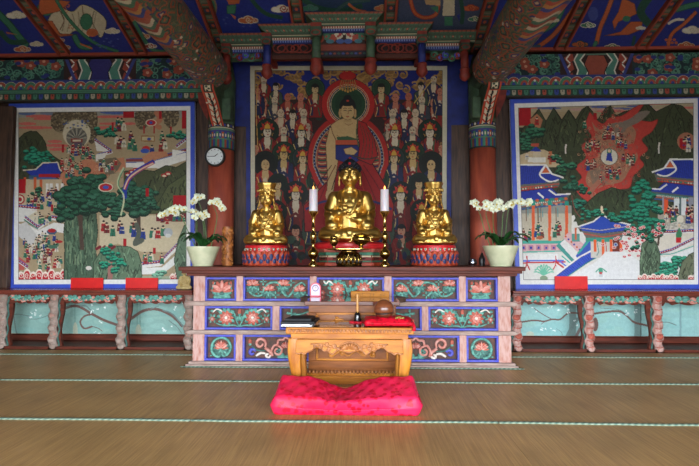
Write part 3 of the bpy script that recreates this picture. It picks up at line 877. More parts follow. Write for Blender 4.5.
def draw_left(r):
    r.rect(0, 90, 200, 118, (150, 150, 140))
    for x0, x1, y, c in ((18, 36, 113, (90, 110, 150)), (40, 60, 113, (120, 130, 150)), (100, 130, 112, (80, 100, 160))): r.ell((x0 + x1) / 2, y, (x1 - x0) / 2, 2.5, c)
    for x0, x1, y in ((26, 54, 116.5), (34, 56, 119), (19, 36, 124), (19, 52, 128), (96, 126, 117), (100, 140, 124), (96, 118, 128), (48, 62, 142), (46, 68, 146), (50, 66, 150)):
        r.ell((x0 + x1) / 2, y, (x1 - x0) / 2, 1.5, (206, 104, 96)); r.rect(x0, y - .9, x1, y + .9, (206, 104, 96))
    mountain(r, [(10, 150), (19, 139), (24, 134), (30, 131.5), (37, 132), (42, 137), (46, 144), (47, 151), (54, 157), (62, 162), (68, 172), (66, 185), (10, 186)], MTN, MTN2, 90)
    for cx, cy, q in ((34, 152, 8), (42, 156, 7), (28, 160, 7), (36, 160, 9), (48, 160, 5)): blob(r, cx, cy, q, 10, (38, 136, 106), (26, 96, 80))
    # radiant throne under beaded clouds
    for cx, cy, rx, ry in ((61, 121, 10, 12), (70, 114, 11, 8), (82, 113, 12, 9), (91, 120, 7, 14), (92, 134, 5, 10)): beads(r, cx, cy, rx, ry)
    r.ell(77, 134, 14, 14, (206, 196, 168))
    for k in range(30): r.ell(77 + random.uniform(-13, 13), 124 + random.uniform(-4, 5), 1.1, .8, random.choice([(80, 100, 150), (150, 140, 110)]))
    r.ell(77, 138, 10.5, 10, (120, 116, 106))
    for k in range(13):
        a = PI + PI * k / 12; r.line([(77 + 3 * math.cos(a), 139 + 3 * math.sin(a)), (77 + 10 * math.cos(a), 138 + 9.5 * math.sin(a))], .8, (70, 74, 72) if k % 2 else (170, 166, 150))
    r.rect(71, 139, 83, 143, (140, 60, 50)); r.rect(72, 143, 82, 149, (90, 80, 100)); r.rect(73, 140, 81, 142, CRM); r.rect(72, 149, 82, 151, CRM)
    crowd(r, 68, 146, 94, 158, 26, .9); crowd(r, 60, 158, 92, 168, 18, .8)
    cartouche(r, 62, 145, 64.5, 153)
    # upper right court
    for cx, cy, rx, ry in ((142, 118, 7, 12), (148, 112, 9, 8), (171, 116, 8, 12), (163, 112, 6, 7)): beads(r, cx, cy, rx, ry)
    r.curve([(156, 112), (160, 120), (154, 124), (160, 128)], 5, (186, 120, 90)); r.ell(151, 123, 5.5, 3.6, CRM); r.ell(151, 123, 4.6, 2.8, (190, 40, 50)); r.ell(151, 123, 1.6, 1.4, (60, 80, 170))
    r.rect(141, 136, 155, 142, (150, 110, 70)); r.rect(142, 137, 154, 141, (196, 180, 140)); r.ell(149, 139.5, 2, 1.4, (60, 80, 160)); r.line([(144, 126), (144, 134)], 1.2, MR); r.line([(154, 126), (154, 134)], 1.2, MR)
    for x, y in ((118, 122), (122, 123), (119, 127), (124, 126), (117, 140), (121, 141), (124, 143), (119, 145), (131, 136), (133, 141), (130, 145), (135, 147), (162, 136), (163, 141), (161, 147), (165, 145), (152, 150)): person(r, x, y, 1.25)
    r.ell(146, 149, 4, 2.6, (190, 50, 50)); r.ell(145, 151.5, 4.4, 2.4, (60, 90, 180))
    for cx, cy, q in ((104, 131, 7), (112, 130, 6), (110, 136, 5), (176, 136, 6), (182, 134, 6)): blob(r, cx, cy, q, 9, (38, 136, 106), (26, 96, 80))
    r.poly([(95, 141), (113, 152), (97, 152)], (222, 220, 210)); wallband(r, [(95, 141), (112, 153), (97, 157)], 2)
    r.poly([(96, 155), (108, 153), (104, 160), (96, 162)], (222, 220, 210))
    r.poly([(126, 163), (150, 162), (188, 152), (188, 160), (160, 169), (126, 168)], (226, 224, 216)); r.line([(126, 161), (150, 160.5), (188, 150)], 2.2, (140, 60, 60)); r.line([(126, 159.5), (150, 159), (188, 148.5)], .7, (60, 80, 160)); r.line([(126, 163), (150, 162.5), (188, 152)], .7, (60, 80, 160))
    r.poly([(172, 150), (186, 152), (172, 157)], (226, 224, 216)); wallband(r, [(186, 140), (176, 148)], 2)
    cartouche(r, 123.5, 111, 134.5, 118); cartouche(r, 181.5, 110, 186, 129); cartouche(r, 112, 123, 114, 131); cartouche(r, 159, 111, 161.5, 119); cartouche(r, 170, 127, 171.5, 134)
    # dark hill at right, orange smoke across the middle
    mountain(r, [(124, 172), (140, 170), (154, 172), (166, 166), (176, 168), (190, 160), (190, 216), (150, 214), (124, 210)], (74, 80, 54), MTN2, 120)
    mountain(r, [(150, 214), (160, 200), (168, 186), (180, 178), (190, 172), (190, 216)], (84, 92, 60), MTN2, 70)
    for x, y in ((128, 175), (132, 172), (136, 170), (168, 174), (164, 176)): r.ell(x, y, 3, 1.8, MR); r.ell(x, y + .6, 2, 1, CRM)
    r.poly([(58, 178), (64, 172), (76, 168), (84, 160), (92, 160), (100, 166), (112, 160), (124, 158), (126, 168), (118, 172), (108, 174), (104, 184), (108, 190), (100, 190), (98, 178), (88, 178), (78, 184), (66, 186)], (190, 124, 92))
    r.poly([(98, 160), (116, 158), (122, 164), (116, 174), (106, 176), (104, 170)], (112, 100, 80))
    for k in range(60): r.spiral(random.uniform(64, 122), random.uniform(160, 184), 1.8, random.choice([(160, 96, 70), (206, 150, 116)]), .5, 1)
    crowd(r, 62, 166, 84, 176, 16, .8); crowd(r, 100, 160, 118, 170, 14, .8)
    r.poly([(142, 158), (152, 152), (166, 152), (168, 156), (156, 160), (146, 168)], (190, 130, 96))
    # blue roofed hall
    r.poly([(26, 172), (40, 168), (44, 163), (58, 163), (61, 172), (60, 178), (32, 177)], MB_L, out=(40, 50, 90)); r.line([(23, 171), (36, 170), (43, 163.5), (58, 163), (60, 170), (62, 172)], 1.2, CRM)
    r.rect(39, 174.5, 60, 178, (170, 30, 36)); r.rect(29, 176, 39, 179, (60, 90, 120)); r.rect(39, 178, 56, 181, (70, 90, 160)); r.rect(30, 179, 58, 181, (90, 110, 130))
    r.rect(18, 180, 62, 216, (192, 172, 140)); r.rect(34, 178, 36.5, 190, MO); r.rect(40, 180, 42.5, 196, MO); r.rect(24, 178, 26, 186, MO)
    blob(r, 37, 193, 6, 12, (50, 112, 80), G2); cartouche(r, 19, 180, 25.5, 194)
    for x in (46, 50, 56, 61): r.rect(x, 184, x + 3, 198, (222, 220, 214)); r.rect(x, 197, x + 3, 199, MB_L)
    crowd(r, 46, 190, 60, 204, 14, 1.0); crowd(r, 28, 196, 44, 208, 16, 1.0); cartouche(r, 51, 205, 53.5, 212)
    for k in range(3): r.ell(20, 200, 5 - k * 1.4, 5 - k * 1.4, (MR, CRM, MR)[k])
    r.poly([(18, 208), (38, 212), (24, 222), (18, 222)], (222, 220, 212)); wallband(r, [(18, 208), (37, 210)], 2.6)
    r.poly([(25, 219), (36, 212), (50, 222), (38, 230)], (206, 196, 168)); wallband(r, [(25, 219), (38, 229), (52, 219), (68, 222)], 3); r.line([(24, 220), (38, 229.5)], 1.2, (50, 120, 100))
    crowd(r, 33, 216, 52, 222, 10, 1.0); crowd(r, 52, 208, 60, 216, 4, 1.0)
    r.poly([(18, 224), (30, 226), (38, 231), (54, 223), (68, 225), (68, 234), (54, 232), (40, 240), (30, 238), (18, 228)], (226, 224, 218)); r.poly([(18, 226), (26, 222), (36, 234), (40, 244), (30, 246), (18, 236)], (202, 200, 196))
    # lower left battle
    crowd(r, 24, 240, 40, 262, 24, .9); crowd(r, 38, 234, 58, 256, 36, .95); crowd(r, 40, 256, 62, 268, 18, .95); r.ell(52, 232, 5, 3, (60, 90, 120)); r.ell(52, 231, 4, 2, MR)
    r.ell(59, 242, 4, 1.4, MR); r.ell(53, 247, 5, 2, (70, 110, 90))
    r.poly([(18, 256), (26, 262), (24, 270), (18, 270)], (190, 90, 80)); wallband(r, [(19, 262), (28, 268)], 2); flames(r, 18, 67, 277, 9, 8)
    # great trees and mossy cliffs
    mountain(r, [(64, 286), (65, 250), (64, 232), (66, 214), (72, 202), (84, 204), (96, 210), (98, 232), (96, 250), (100, 286)], ROCK2, ROCK, 160)
    for k in range(60):
        x = random.uniform(66, 96); y = random.uniform(218, 274); r.curve([(x, y), (x + random.uniform(-1, 1), y + 6), (x, y + 10)], 1.2, random.choice([(116, 140, 110), (60, 84, 66), (130, 150, 116), (84, 112, 88)]), .8)
    tree(r, 81, 196, 250, 18, G1, G2, 4); blob(r, 70, 210, 12, 22, G1, G2); blob(r, 92, 182, 12, 24, G1, G2); blob(r, 98, 196, 11, 20, G1, G2); blob(r, 78, 182, 10, 18, G1, G2)
    r.poly([(100, 216), (120, 214), (150, 216), (186, 214), (186, 252), (142, 252), (118, 244), (100, 248)], (200, 186, 154)); blob(r, 88, 200, 13, 26, G1, G2); blob(r, 74, 198, 12, 24, G1, G2); blob(r, 98, 208, 8, 14, G1, G2)
    blob(r, 112, 200, 10, 20, G1, G2); tree(r, 139, 202, 244, 15, G1, G2, 3.4); blob(r, 128, 196, 12, 26, G1, G2); blob(r, 138, 194, 10, 22, G1, G2); blob(r, 146, 198, 9, 18, G1, G2); blob(r, 120, 208, 9, 18, G1, G2); blob(r, 148, 206, 9, 16, G1, G2); blob(r, 116, 214, 9, 14, G1, G2)
    r.ell(106, 188, 7.5, 4.6, CRM); r.ell(106, 188, 6.4, 3.7, (186, 40, 50)); r.ell(106, 188, 3, 1.8, (60, 90, 180))
    for w_, c, dx in ((4.6, MB_L, 0), (2.6, (196, 60, 60), .4), (1.2, CRM, .8)): r.curve([(154, 162), (140, 170), (130, 178), (125, 190), (125, 198)], w_, c) if dx == 0 else r.curve([(154 - dx, 163 + dx), (140 - dx, 171), (130 - dx, 179), (125 - dx, 190)], w_, c)
    r.curve([(124, 168), (119, 178), (118, 186), (123, 194), (124, 202), (121, 216)], 1.6, (190, 200, 160)); r.curve([(125, 169), (120, 178), (119, 186), (124, 194)], .9, (70, 140, 100))
    for x, y in ((104, 226), (107, 228), (113, 231), (120, 226), (122, 229), (132, 228), (135, 225), (134, 232), (143, 234), (152, 233), (155, 234), (158, 233), (163, 231)): person(r, x, y, 1.4)
    r.ell(168, 233, 4.5, 4.5, (170, 176, 180)); r.ell(168, 236, 3, 2, (206, 206, 200)); r.rect(156, 214, 186, 222, (120, 40, 50)); crowd(r, 158, 216, 184, 222, 12, .8); cartouche(r, 173, 196, 186, 208); cartouche(r, 123.5, 239, 126.5, 247); cartouche(r, 153, 248, 155.5, 254); cartouche(r, 145.5, 189, 149, 197)
    r.curve([(136, 224), (139, 234), (135, 244), (143, 240)], 4.5, (86, 92, 80))
    mountain(r, [(94, 286), (94, 262), (102, 250), (114, 246), (130, 247), (138, 252), (142, 264), (142, 286)], ROCK, ROCK2, 150)
    for k in range(12): r.ell(97 + k * 1.6, 249 - (k % 3), 1.6, 1.4, (120, 30, 44))
    r.line([(111, 262), (110, 282)], 5, (156, 110, 100)); 
    for cx, cy in ((110, 256), (118, 258), (104, 264), (120, 264), (114, 269), (108, 250)): blob(r, cx, cy, 6, 8, (38, 150, 116), (30, 106, 88))
    r.ell(89, 268, 3, 2, (220, 214, 204))
    wallband(r, [(142, 266), (160, 264), (186, 238)], 4); r.poly([(142, 268), (162, 267), (186, 246), (186, 256), (162, 274), (142, 274)], (226, 226, 220)); crowd(r, 144, 256, 152, 262, 5, 1.1); crowd(r, 158, 254, 162, 260, 2, 1.1)
    blob(r, 157, 274, 7, 14, (120, 180, 150), (90, 150, 126)); r.rect(142, 276, 170, 286, (150, 176, 150), .7); flames(r, 170, 184, 277, 6, 3)
    mountain(r, [(178, 286), (174, 260), (178, 240), (184, 226), (192, 224), (192, 286)], ROCK, ROCK2, 60)

def draw_right(r):
    r.rect(500, 90, 710, 112, (176, 160, 130))
    for k in range(26):
        x = random.uniform(520, 694); y = random.uniform(100, 112); r.ell(x, y, random.uniform(8, 18), 1.1, random.choice([(206, 110, 100), (190, 150, 140), (80, 96, 150), (206, 110, 100)]))
    r.rect(519, 98, 700, 102, (84, 100, 150))
    # dark hills
    r.rect(500, 128, 710, 240, MTN2)
    pk = [(519, 134), (530, 120), (539, 109), (546, 122), (554, 108), (562, 120), (569, 110), (576, 120), (582, 110), (588, 106), (593, 112), (598, 120), (606, 108), (611, 106), (616, 116), (624, 112), (632, 110), (640, 105), (648, 104), (656, 112), (664, 108), (672, 104), (682, 106), (694, 118)]
    mountain(r, pk + [(700, 236), (514, 236)], (62, 68, 46), (48, 52, 36), 900)
    for x, y in ((539, 109), (554, 108), (569, 110), (587, 106), (611, 106), (645, 104), (674, 104)):
        mountain(r, [(x - 13, y + 42), (x - 8, y + 14), (x, y), (x + 8, y + 14), (x + 13, y + 42)], (66, 74, 50), (48, 54, 36), 60)
    # red swirling valley
    FR = (190, 66, 56)
    CL = lambda P: spline(P + [P[0]], 5)
    r.poly(CL([(590, 112), (602, 124), (610, 118), (622, 116), (634, 108), (644, 104), (636, 118), (650, 122), (658, 120), (652, 132), (642, 140), (648, 150), (640, 158), (644, 166), (634, 176), (630, 188), (620, 190), (606, 192), (598, 200), (594, 216), (586, 222), (590, 206), (580, 196), (574, 186), (582, 178), (576, 168), (586, 158), (582, 146), (592, 138), (586, 126)]), FR, out=(120, 44, 40))
    r.poly(CL([(592, 122), (600, 130), (612, 124), (626, 122), (636, 132), (634, 146), (638, 158), (630, 170), (622, 182), (606, 186), (594, 190), (586, 182), (590, 166), (592, 150), (596, 138)]), (164, 116, 90))
    [r.poly(CL([(x + 612 - 612, y) for x, y in q]), c) for q, c in (([(612, 124), (628, 120), (640, 112), (650, 112), (640, 122), (628, 128), (622, 134), (612, 132)], (128, 116, 104)), ([(590, 172), (602, 166), (612, 172), (606, 184), (594, 186)], (134, 112, 94)), ([(624, 148), (634, 144), (636, 156), (628, 160)], (196, 76, 62)), ([(588, 150), (594, 146), (598, 156), (590, 160)], (196, 76, 62)))]
    for k in range(420):
        x, y = random.gauss(611, 13), random.gauss(152, 20); r.spiral(x, y, 1.8, random.choice([(140, 56, 46), (196, 150, 116), (120, 100, 86), (206, 84, 70), (176, 130, 100)]), .5, 1, k)
    r.ell(609.5, 157.5, 9, 8.6, (110, 90, 74)); r.ell(609.5, 157.5, 8.3, 8, (216, 210, 194)); r.ell(609.5, 152, 2.6, 3, (60, 130, 100)); r.poly([(607.5, 154), (611.5, 154), (613, 162), (606, 162)], MB_L); r.ell(609.5, 151.5, 1.5, 1.7, SKIN); r.ell(608, 163, 4, 1.6, CRM)
    crowd(r, 587, 143, 602, 150, 15, .95); crowd(r, 604, 132, 615, 138, 11, .9); crowd(r, 617, 140, 626, 146, 9, .9); crowd(r, 584, 160, 596, 168, 14, .9); crowd(r, 621, 157, 634, 163, 13, .95); crowd(r, 606, 170, 622, 177, 13, .9); crowd(r, 600, 176, 604, 184, 3, .8); crowd(r, 605, 126, 613, 129, 5, .7); crowd(r, 618, 134, 622, 137, 4, .7)
    r.curve([(600, 182), (592, 192), (596, 202), (588, 212), (586, 226)], 5, (170, 110, 88)); r.curve([(602, 184), (594, 194), (598, 204), (590, 214)], 1, FR)
    person(r, 585, 124, 1.1); cartouche(r, 594, 113, 597, 120); cartouche(r, 519, 108, 531, 126)
    r.poly([(530, 120), (537, 114), (543, 120), (540, 130), (532, 128)], (176, 116, 84)); person(r, 537, 121, 1.1)
    for x, y0, y1 in ((566, 145, 154), (659, 143, 154), (622, 202, 212)): r.curve([(x + .5, y0), (x - .3, (y0 + y1) / 2), (x, y1)], 1.6, (220, 216, 204))
    r.ell(686, 142, 9, 9, (170, 116, 88)); crowd(r, 680, 140, 690, 150, 7, 1.3); cartouche(r, 679.5, 139, 682.5, 148)
    # upper left village
    blob(r, 534, 132, 9, 20, (46, 108, 78), G2); blob(r, 524, 140, 8, 14, (46, 108, 78), G2); blob(r, 528, 146, 7, 12, (46, 108, 78), G2)
    r.poly([(519, 156), (530, 152), (544, 150), (556, 156), (562, 168), (519, 168)], (200, 178, 140)); r.poly([(530, 152), (536, 147), (542, 152)], MB_L); r.rect(533, 152, 541, 158, (206, 190, 160)); r.rect(531, 144, 539, 147, (180, 80, 60)); r.rect(528, 158, 546, 163, (226, 222, 210)); r.rect(549, 152, 552, 165, (196, 110, 70)); crowd(r, 548, 156, 562, 164, 6, .8); person(r, 527, 156, 1)
    blob(r, 568, 166, 8, 16, (50, 116, 84), G2); blob(r, 556, 158, 6, 10, (50, 116, 84), G2); blob(r, 560, 172, 7, 12, (44, 92, 60), G2)
    # bottom ground
    r.poly([(516, 232), (580, 214), (640, 214), (700, 220), (700, 290), (516, 290)], (222, 220, 212))
    r.poly([(574, 214), (600, 196), (640, 190), (660, 200), (664, 240), (580, 232)], (70, 80, 54))
    mountain(r, [(574, 222), (584, 206), (598, 194), (612, 188), (626, 192), (636, 206), (630, 222)], (62, 72, 48), MTN2, 120)
    def roof(x0, x1, y, k=1, s=1):
        """two-tier blue roofed hall, the gable on the inner side"""
        e = x1 if k > 0 else x0
        o = x0 if k > 0 else x1
        r.poly([(o, y), (e - k * 16, y), (e - k * 8, y + 10), (e, y + 14), (e - k * 10, y + 18), (o, y + 21)], MB_L, out=(30, 40, 80))
        for q in range(16): r.line([(o + k * (q * (abs(x1 - x0) - 14) / 16), y + 1), (o + k * (q * (abs(x1 - x0) - 8) / 16), y + 20)], .4, (30, 44, 120))
        r.line([(o, y), (e - k * 16, y), (e - k * 10, y + 9), (e + k * 2, y + 13)], 1.6, (232, 230, 224)); r.curve([(e - k * 16, y), (e - k * 22, y + 9), (e - k * 18, y + 14), (e - k * 11, y + 17), (e - k * 3, y + 15)], 1.6, (232, 230, 224))
        r.poly([(e - k * 16, y + 2), (e - k * 20, y + 8), (e - k * 12, y + 8)], MO); r.line([(e - k * 16, y + .5), (e - k * 21, y + 8.5), (e - k * 11, y + 8.5), (e - k * 16, y + .5)], 1, (232, 230, 224))
        r.poly([(o, y + 20), (e - k * 6, y + 17), (e, y + 14), (e - k * 3, y + 22), (o, y + 28)], (96, 100, 92)); r.line([(o, y + 23), (e - k * 3, y + 19)], 1, (190, 80, 60)); r.line([(o, y + 26), (e - k * 4, y + 22)], 1, MR)
        for q in range(14): r.ell(o + k * q * 2.6, y + 24.5 - q * .22, .8, .8, random.choice([CRM, (60, 130, 110), MO]))
        y2 = y + 28
        r.poly([(o, y2 - 1), (e - k * 10, y2 - 5), (e - k * 4, y2 + 1), (e + k * 8, y2 + 2), (e, y2 + 5), (o, y2 + 10)], MB_L, out=(30, 40, 80)); r.line([(e - k * 13, y2 - 3), (e - k * 6, y2 + 2), (e + k * 9, y2 + 1)], 1.6, (232, 230, 224)); r.line([(e - k * 24, y2), (e - k * 18, y2 + 5)], 1.8, (232, 230, 224))
        r.poly([(o, y2 + 9), (e + k * 2, y2 + 4), (e + k * 7, y2 + 2), (e + k * 6, y2 + 11), (o, y2 + 18)], (84, 96, 96)); r.line([(o, y2 + 11.5), (e + k * 5, y2 + 6)], .9, (60, 140, 130)); r.line([(o, y2 + 14), (e + k * 5, y2 + 9)], 1.1, (190, 90, 66)); r.line([(o, y2 + 16.5), (e + k * 5, y2 + 11)], .9, (60, 90, 160))
        for q in range(22): r.ell(o + k * q * 2.0, y2 + 12.5 - q * .22, .6, .8, (220, 210, 190))
        return y2 + 17
    r.rect(519, 206, 572, 250, (196, 186, 164)); r.rect(519, 206, 572, 214, (150, 150, 140))
    yb = roof(518, 562, 165.5, 1)
    for k in range(10): r.ell(523 + k * 4.8, 202 - k * .3, 1.8, 1.4, MO if k % 2 else (40, 140, 120)); r.ell(523 + k * 4.8, 206 - k * .2, 1.4, 1.2, (220, 150, 120) if k % 2 else (80, 150, 150))
    for x in (531.5, 548, 565):
        r.rect(x, 202, x + 4, 206, (40, 150, 130)); r.rect(x + .4, 206, x + 3.4, 242, (226, 100, 56))
    for x in (538, 556, 541, 526): r.line([(x, 208), (x + .4, 222)], 1, (120, 96, 80)); r.line([(x + 2, 208), (x + 2, 218)], .8, (90, 150, 150))
    crowd(r, 520, 232, 532, 240, 5, 1.0); crowd(r, 536, 226, 548, 236, 7, 1.1); crowd(r, 552, 224, 560, 236, 6, 1.1); r.ell(540, 238, 3.5, 1.8, (170, 96, 60))
    blob(r, 572, 186, 8, 16, (40, 100, 76), G2); blob(r, 578, 204, 8, 18, (34, 120, 96), G2); blob(r, 582, 190, 6, 12, (36, 110, 84), G2); r.curve([(572, 196), (576, 212), (590, 226)], 1.4, (110, 70, 56))
    # balcony, stairs
    r.rect(519, 241, 566, 246, (70, 170, 150)); r.rect(519, 244, 566, 252, (216, 176, 176))
    for k in range(6): r.rect(521 + k * 7.6, 245.5, 526 + k * 7.6, 250.5, (190, 130, 150)); r.rect(522.6 + k * 7.6, 247, 524.6 + k * 7.6, 249, MB_L)
    r.line([(519, 252.5), (566, 251)], 1.2, (70, 180, 160)); r.rect(519, 254, 558, 260, (232, 232, 228)); r.line([(519, 261), (564, 260.5)], 1.6, (80, 110, 210)); r.line([(519, 263), (566, 262)], 1.4, (196, 50, 50))
    for x in (527, 556): r.curve([(x, 256), (x, 264), (x - 3, 270)], 1.2, (196, 50, 50)); r.curve([(x, 264), (x + 3, 270)], 1.2, (196, 50, 50))
    r.poly([(556, 246), (566, 238), (586, 258), (576, 266)], (70, 150, 140)); r.poly([(560, 244), (567, 238), (588, 258), (578, 264)], (226, 224, 220)); r.poly([(563, 238), (570, 232), (592, 252), (584, 258)], (216, 176, 176))
    for k in range(8): r.ell(566 + k * 2.8, 237 + k * 2.6, 1, 1, MB_L if k % 2 else MO)
    r.poly([(556, 262), (566, 270), (558, 276)], (226, 224, 220)); r.line([(556, 262), (570, 272)], 1.6, (196, 50, 50)); r.line([(558, 260), (572, 270)], 1.2, (80, 110, 210)); r.line([(562, 256), (574, 266)], 1.2, (70, 180, 160))
    r.poly([(576, 256), (590, 236), (604, 232), (604, 240), (592, 252), (580, 262)], (60, 90, 180)); r.line([(578, 254), (590, 240), (604, 236)], 2, (60, 170, 150)); r.rect(572, 234, 580, 242, (90, 150, 140)); r.rect(575, 228, 577, 240, MO)
    for k in range(9):
        a = PI + PI * k / 8; r.curve([(544, 275), (544 + 6 * math.cos(a), 272 + 7 * math.sin(a)), (544 + 10 * math.cos(a), 272 + 5 * math.sin(a))], 1.3, (110, 190, 160))
    r.ell(544, 278, 4, 2.6, (130, 150, 120))
    # long diagonal tiled wall, small pavilion
    r.poly([(555, 277), (580, 258), (600, 247), (606, 252), (588, 262), (562, 280)], (56, 84, 190), out=(30, 40, 100)); r.line([(554, 276), (580, 257), (600, 246.5)], 1.6, (232, 230, 226)); r.line([(562, 280), (588, 262.5), (606, 252.5)], 1, (60, 140, 130))
    for k in range(24): t = k / 24; r.line([(557 + 44 * t, 275 - 28 * t), (562 + 43 * t, 279 - 27 * t)], .4, (34, 50, 130))
    r.poly([(578, 228), (594, 222), (602, 216), (612, 222), (632, 226), (626, 231), (602, 234), (584, 232)], (44, 76, 176), out=(30, 40, 80)); r.line([(576, 228), (594, 222), (602, 215), (612, 221), (634, 226)], 1.4, (232, 230, 220)); r.line([(576, 228), (600, 231), (634, 226)], .8, (190, 180, 150))
    r.poly([(582, 231), (602, 234), (626, 231), (622, 238), (604, 241), (586, 238)], (110, 104, 96)); r.line([(584, 234), (604, 237.5), (624, 234)], 1, (190, 80, 60)); r.rect(586, 238, 622, 242, (60, 150, 130))
    for a, b in ((602, 213.5), (602, 210.5), (602, 208)): r.ell(a, b, 2.4 - (214 - b) * .2, 1.6, (226, 214, 180))
    r.rect(591, 242, 620, 258, (206, 202, 192)); r.rect(613, 240, 620, 254, (116, 48, 36)); r.ell(616, 245, 2, 2, (160, 180, 200)); r.ell(616, 245, 1, 1, MB_L)
    for x, y in ((594, 252), (602, 258), (610, 262), (620, 256)): r.rect(x, 240, x + 2.6, y, (232, 100, 50))
    r.line([(597, 241), (599, 252), (597, 256)], .8, (90, 150, 140)); r.line([(606, 242), (607, 254)], .8, (190, 60, 60))
    r.poly([(596, 262), (606, 252), (626, 252), (660, 276), (660, 284), (570, 284), (564, 280)], (228, 228, 226)); r.ell(601, 271, 2.2, 3, (80, 170, 140)); r.curve([(596, 272), (601, 268), (607, 272)], 1.2, (90, 170, 140)); r.ell(601, 273, 1.6, 1.4, (200, 80, 80)); r.rect(599, 274, 603, 277, (200, 206, 206))
    # right hall
    r.rect(658, 206, 700, 232, (176, 166, 150)); roof(654, 696, 160, -1)
    r.rect(664, 200, 668, 222, (226, 90, 50)); r.rect(674, 199, 679, 216, (222, 226, 224)); r.rect(681, 199, 686, 216, (222, 226, 224)); r.rect(679, 198, 681, 218, (90, 110, 110)); r.rect(662, 198, 664, 210, (150, 150, 160)); r.rect(688, 198, 696, 210, (150, 150, 160))
    crowd(r, 666, 210, 678, 220, 10, 1.3); crowd(r, 686, 208, 696, 220, 11, 1.3); r.ell(680, 220, 3.5, 4, (224, 216, 196)); r.poly([(664, 226), (676, 222), (696, 226), (696, 232), (664, 232)], (210, 204, 190))
    for k in range(40): r.ell(random.uniform(664, 695), random.uniform(223, 230), 1.2, .9, (170, 166, 154))
    r.poly([(654, 240), (668, 234), (696, 232), (696, 244), (662, 258), (654, 256)], (220, 212, 196)); wallband(r, [(656, 234), (696, 232)], 2.4); wallband(r, [(658, 256), (672, 252), (696, 240)], 4); r.poly([(657, 258), (672, 256), (697, 246), (697, 252), (674, 262), (657, 264)], (228, 230, 228)); r.line([(656, 255), (672, 254), (697, 245)], .9, (60, 170, 150))
    r.poly([(676, 234), (679, 228), (682, 234), (681, 238), (676, 238)], (60, 130, 90)); r.rect(676, 238, 681, 243, (190, 30, 40)); r.ell(679, 226, 1.4, 1.6, SKIN)
    # pines and blossom
    for cx, cy, q in ((640, 188, 9), (648, 196, 9), (640, 206, 10), (654, 208, 9), (644, 218, 10), (636, 216, 8), (656, 224, 9), (648, 230, 9), (612, 216, 6), (622, 218, 7), (598, 212, 6), (588, 214, 6), (660, 232, 6), (634, 230, 7)): blob(r, cx, cy, q, 14, (34, 134, 104), (26, 84, 66))
    r.line([(653, 226), (650, 244)], 3, (80, 60, 50)); r.line([(660, 226), (658, 246)], 2, (80, 60, 50))
    for k in range(46):
        x = random.gauss(632, 9); y = random.uniform(226, 258)
        r.ell(x, y, 2.1, 1.5, (236, 224, 216)); r.ell(x, y, 1.6, 1.1, (200, 44, 56)); r.ell(x, y - .2, .5, .4, (236, 224, 216))
    for k in range(18):
        x = random.gauss(654, 8); y = random.uniform(222, 244); r.ell(x, y, 1.8, 1.3, (236, 224, 216)); r.ell(x, y, 1.4, 1, (200, 44, 56))
    mountain(r, [(640, 280), (640, 262), (642, 244), (648, 240), (656, 242), (660, 254), (660, 280)], (92, 112, 88), (66, 86, 68), 120); blob(r, 650, 238, 6, 12, (40, 130, 100), G2); blob(r, 636, 246, 5, 8, (40, 130, 100), G2)
    for cx, cy, q in ((666, 266, 7), (676, 262, 8), (684, 260, 7), (672, 272, 7), (662, 274, 6)): blob(r, cx, cy, q, 14, (50, 150, 118), (34, 104, 84))
    mountain(r, [(676, 284), (682, 262), (690, 254), (700, 250), (700, 284)], (110, 116, 90), (80, 90, 70), 60); flames(r, 638, 678, 278, 5, 9); flames(r, 688, 698, 278, 5, 2)

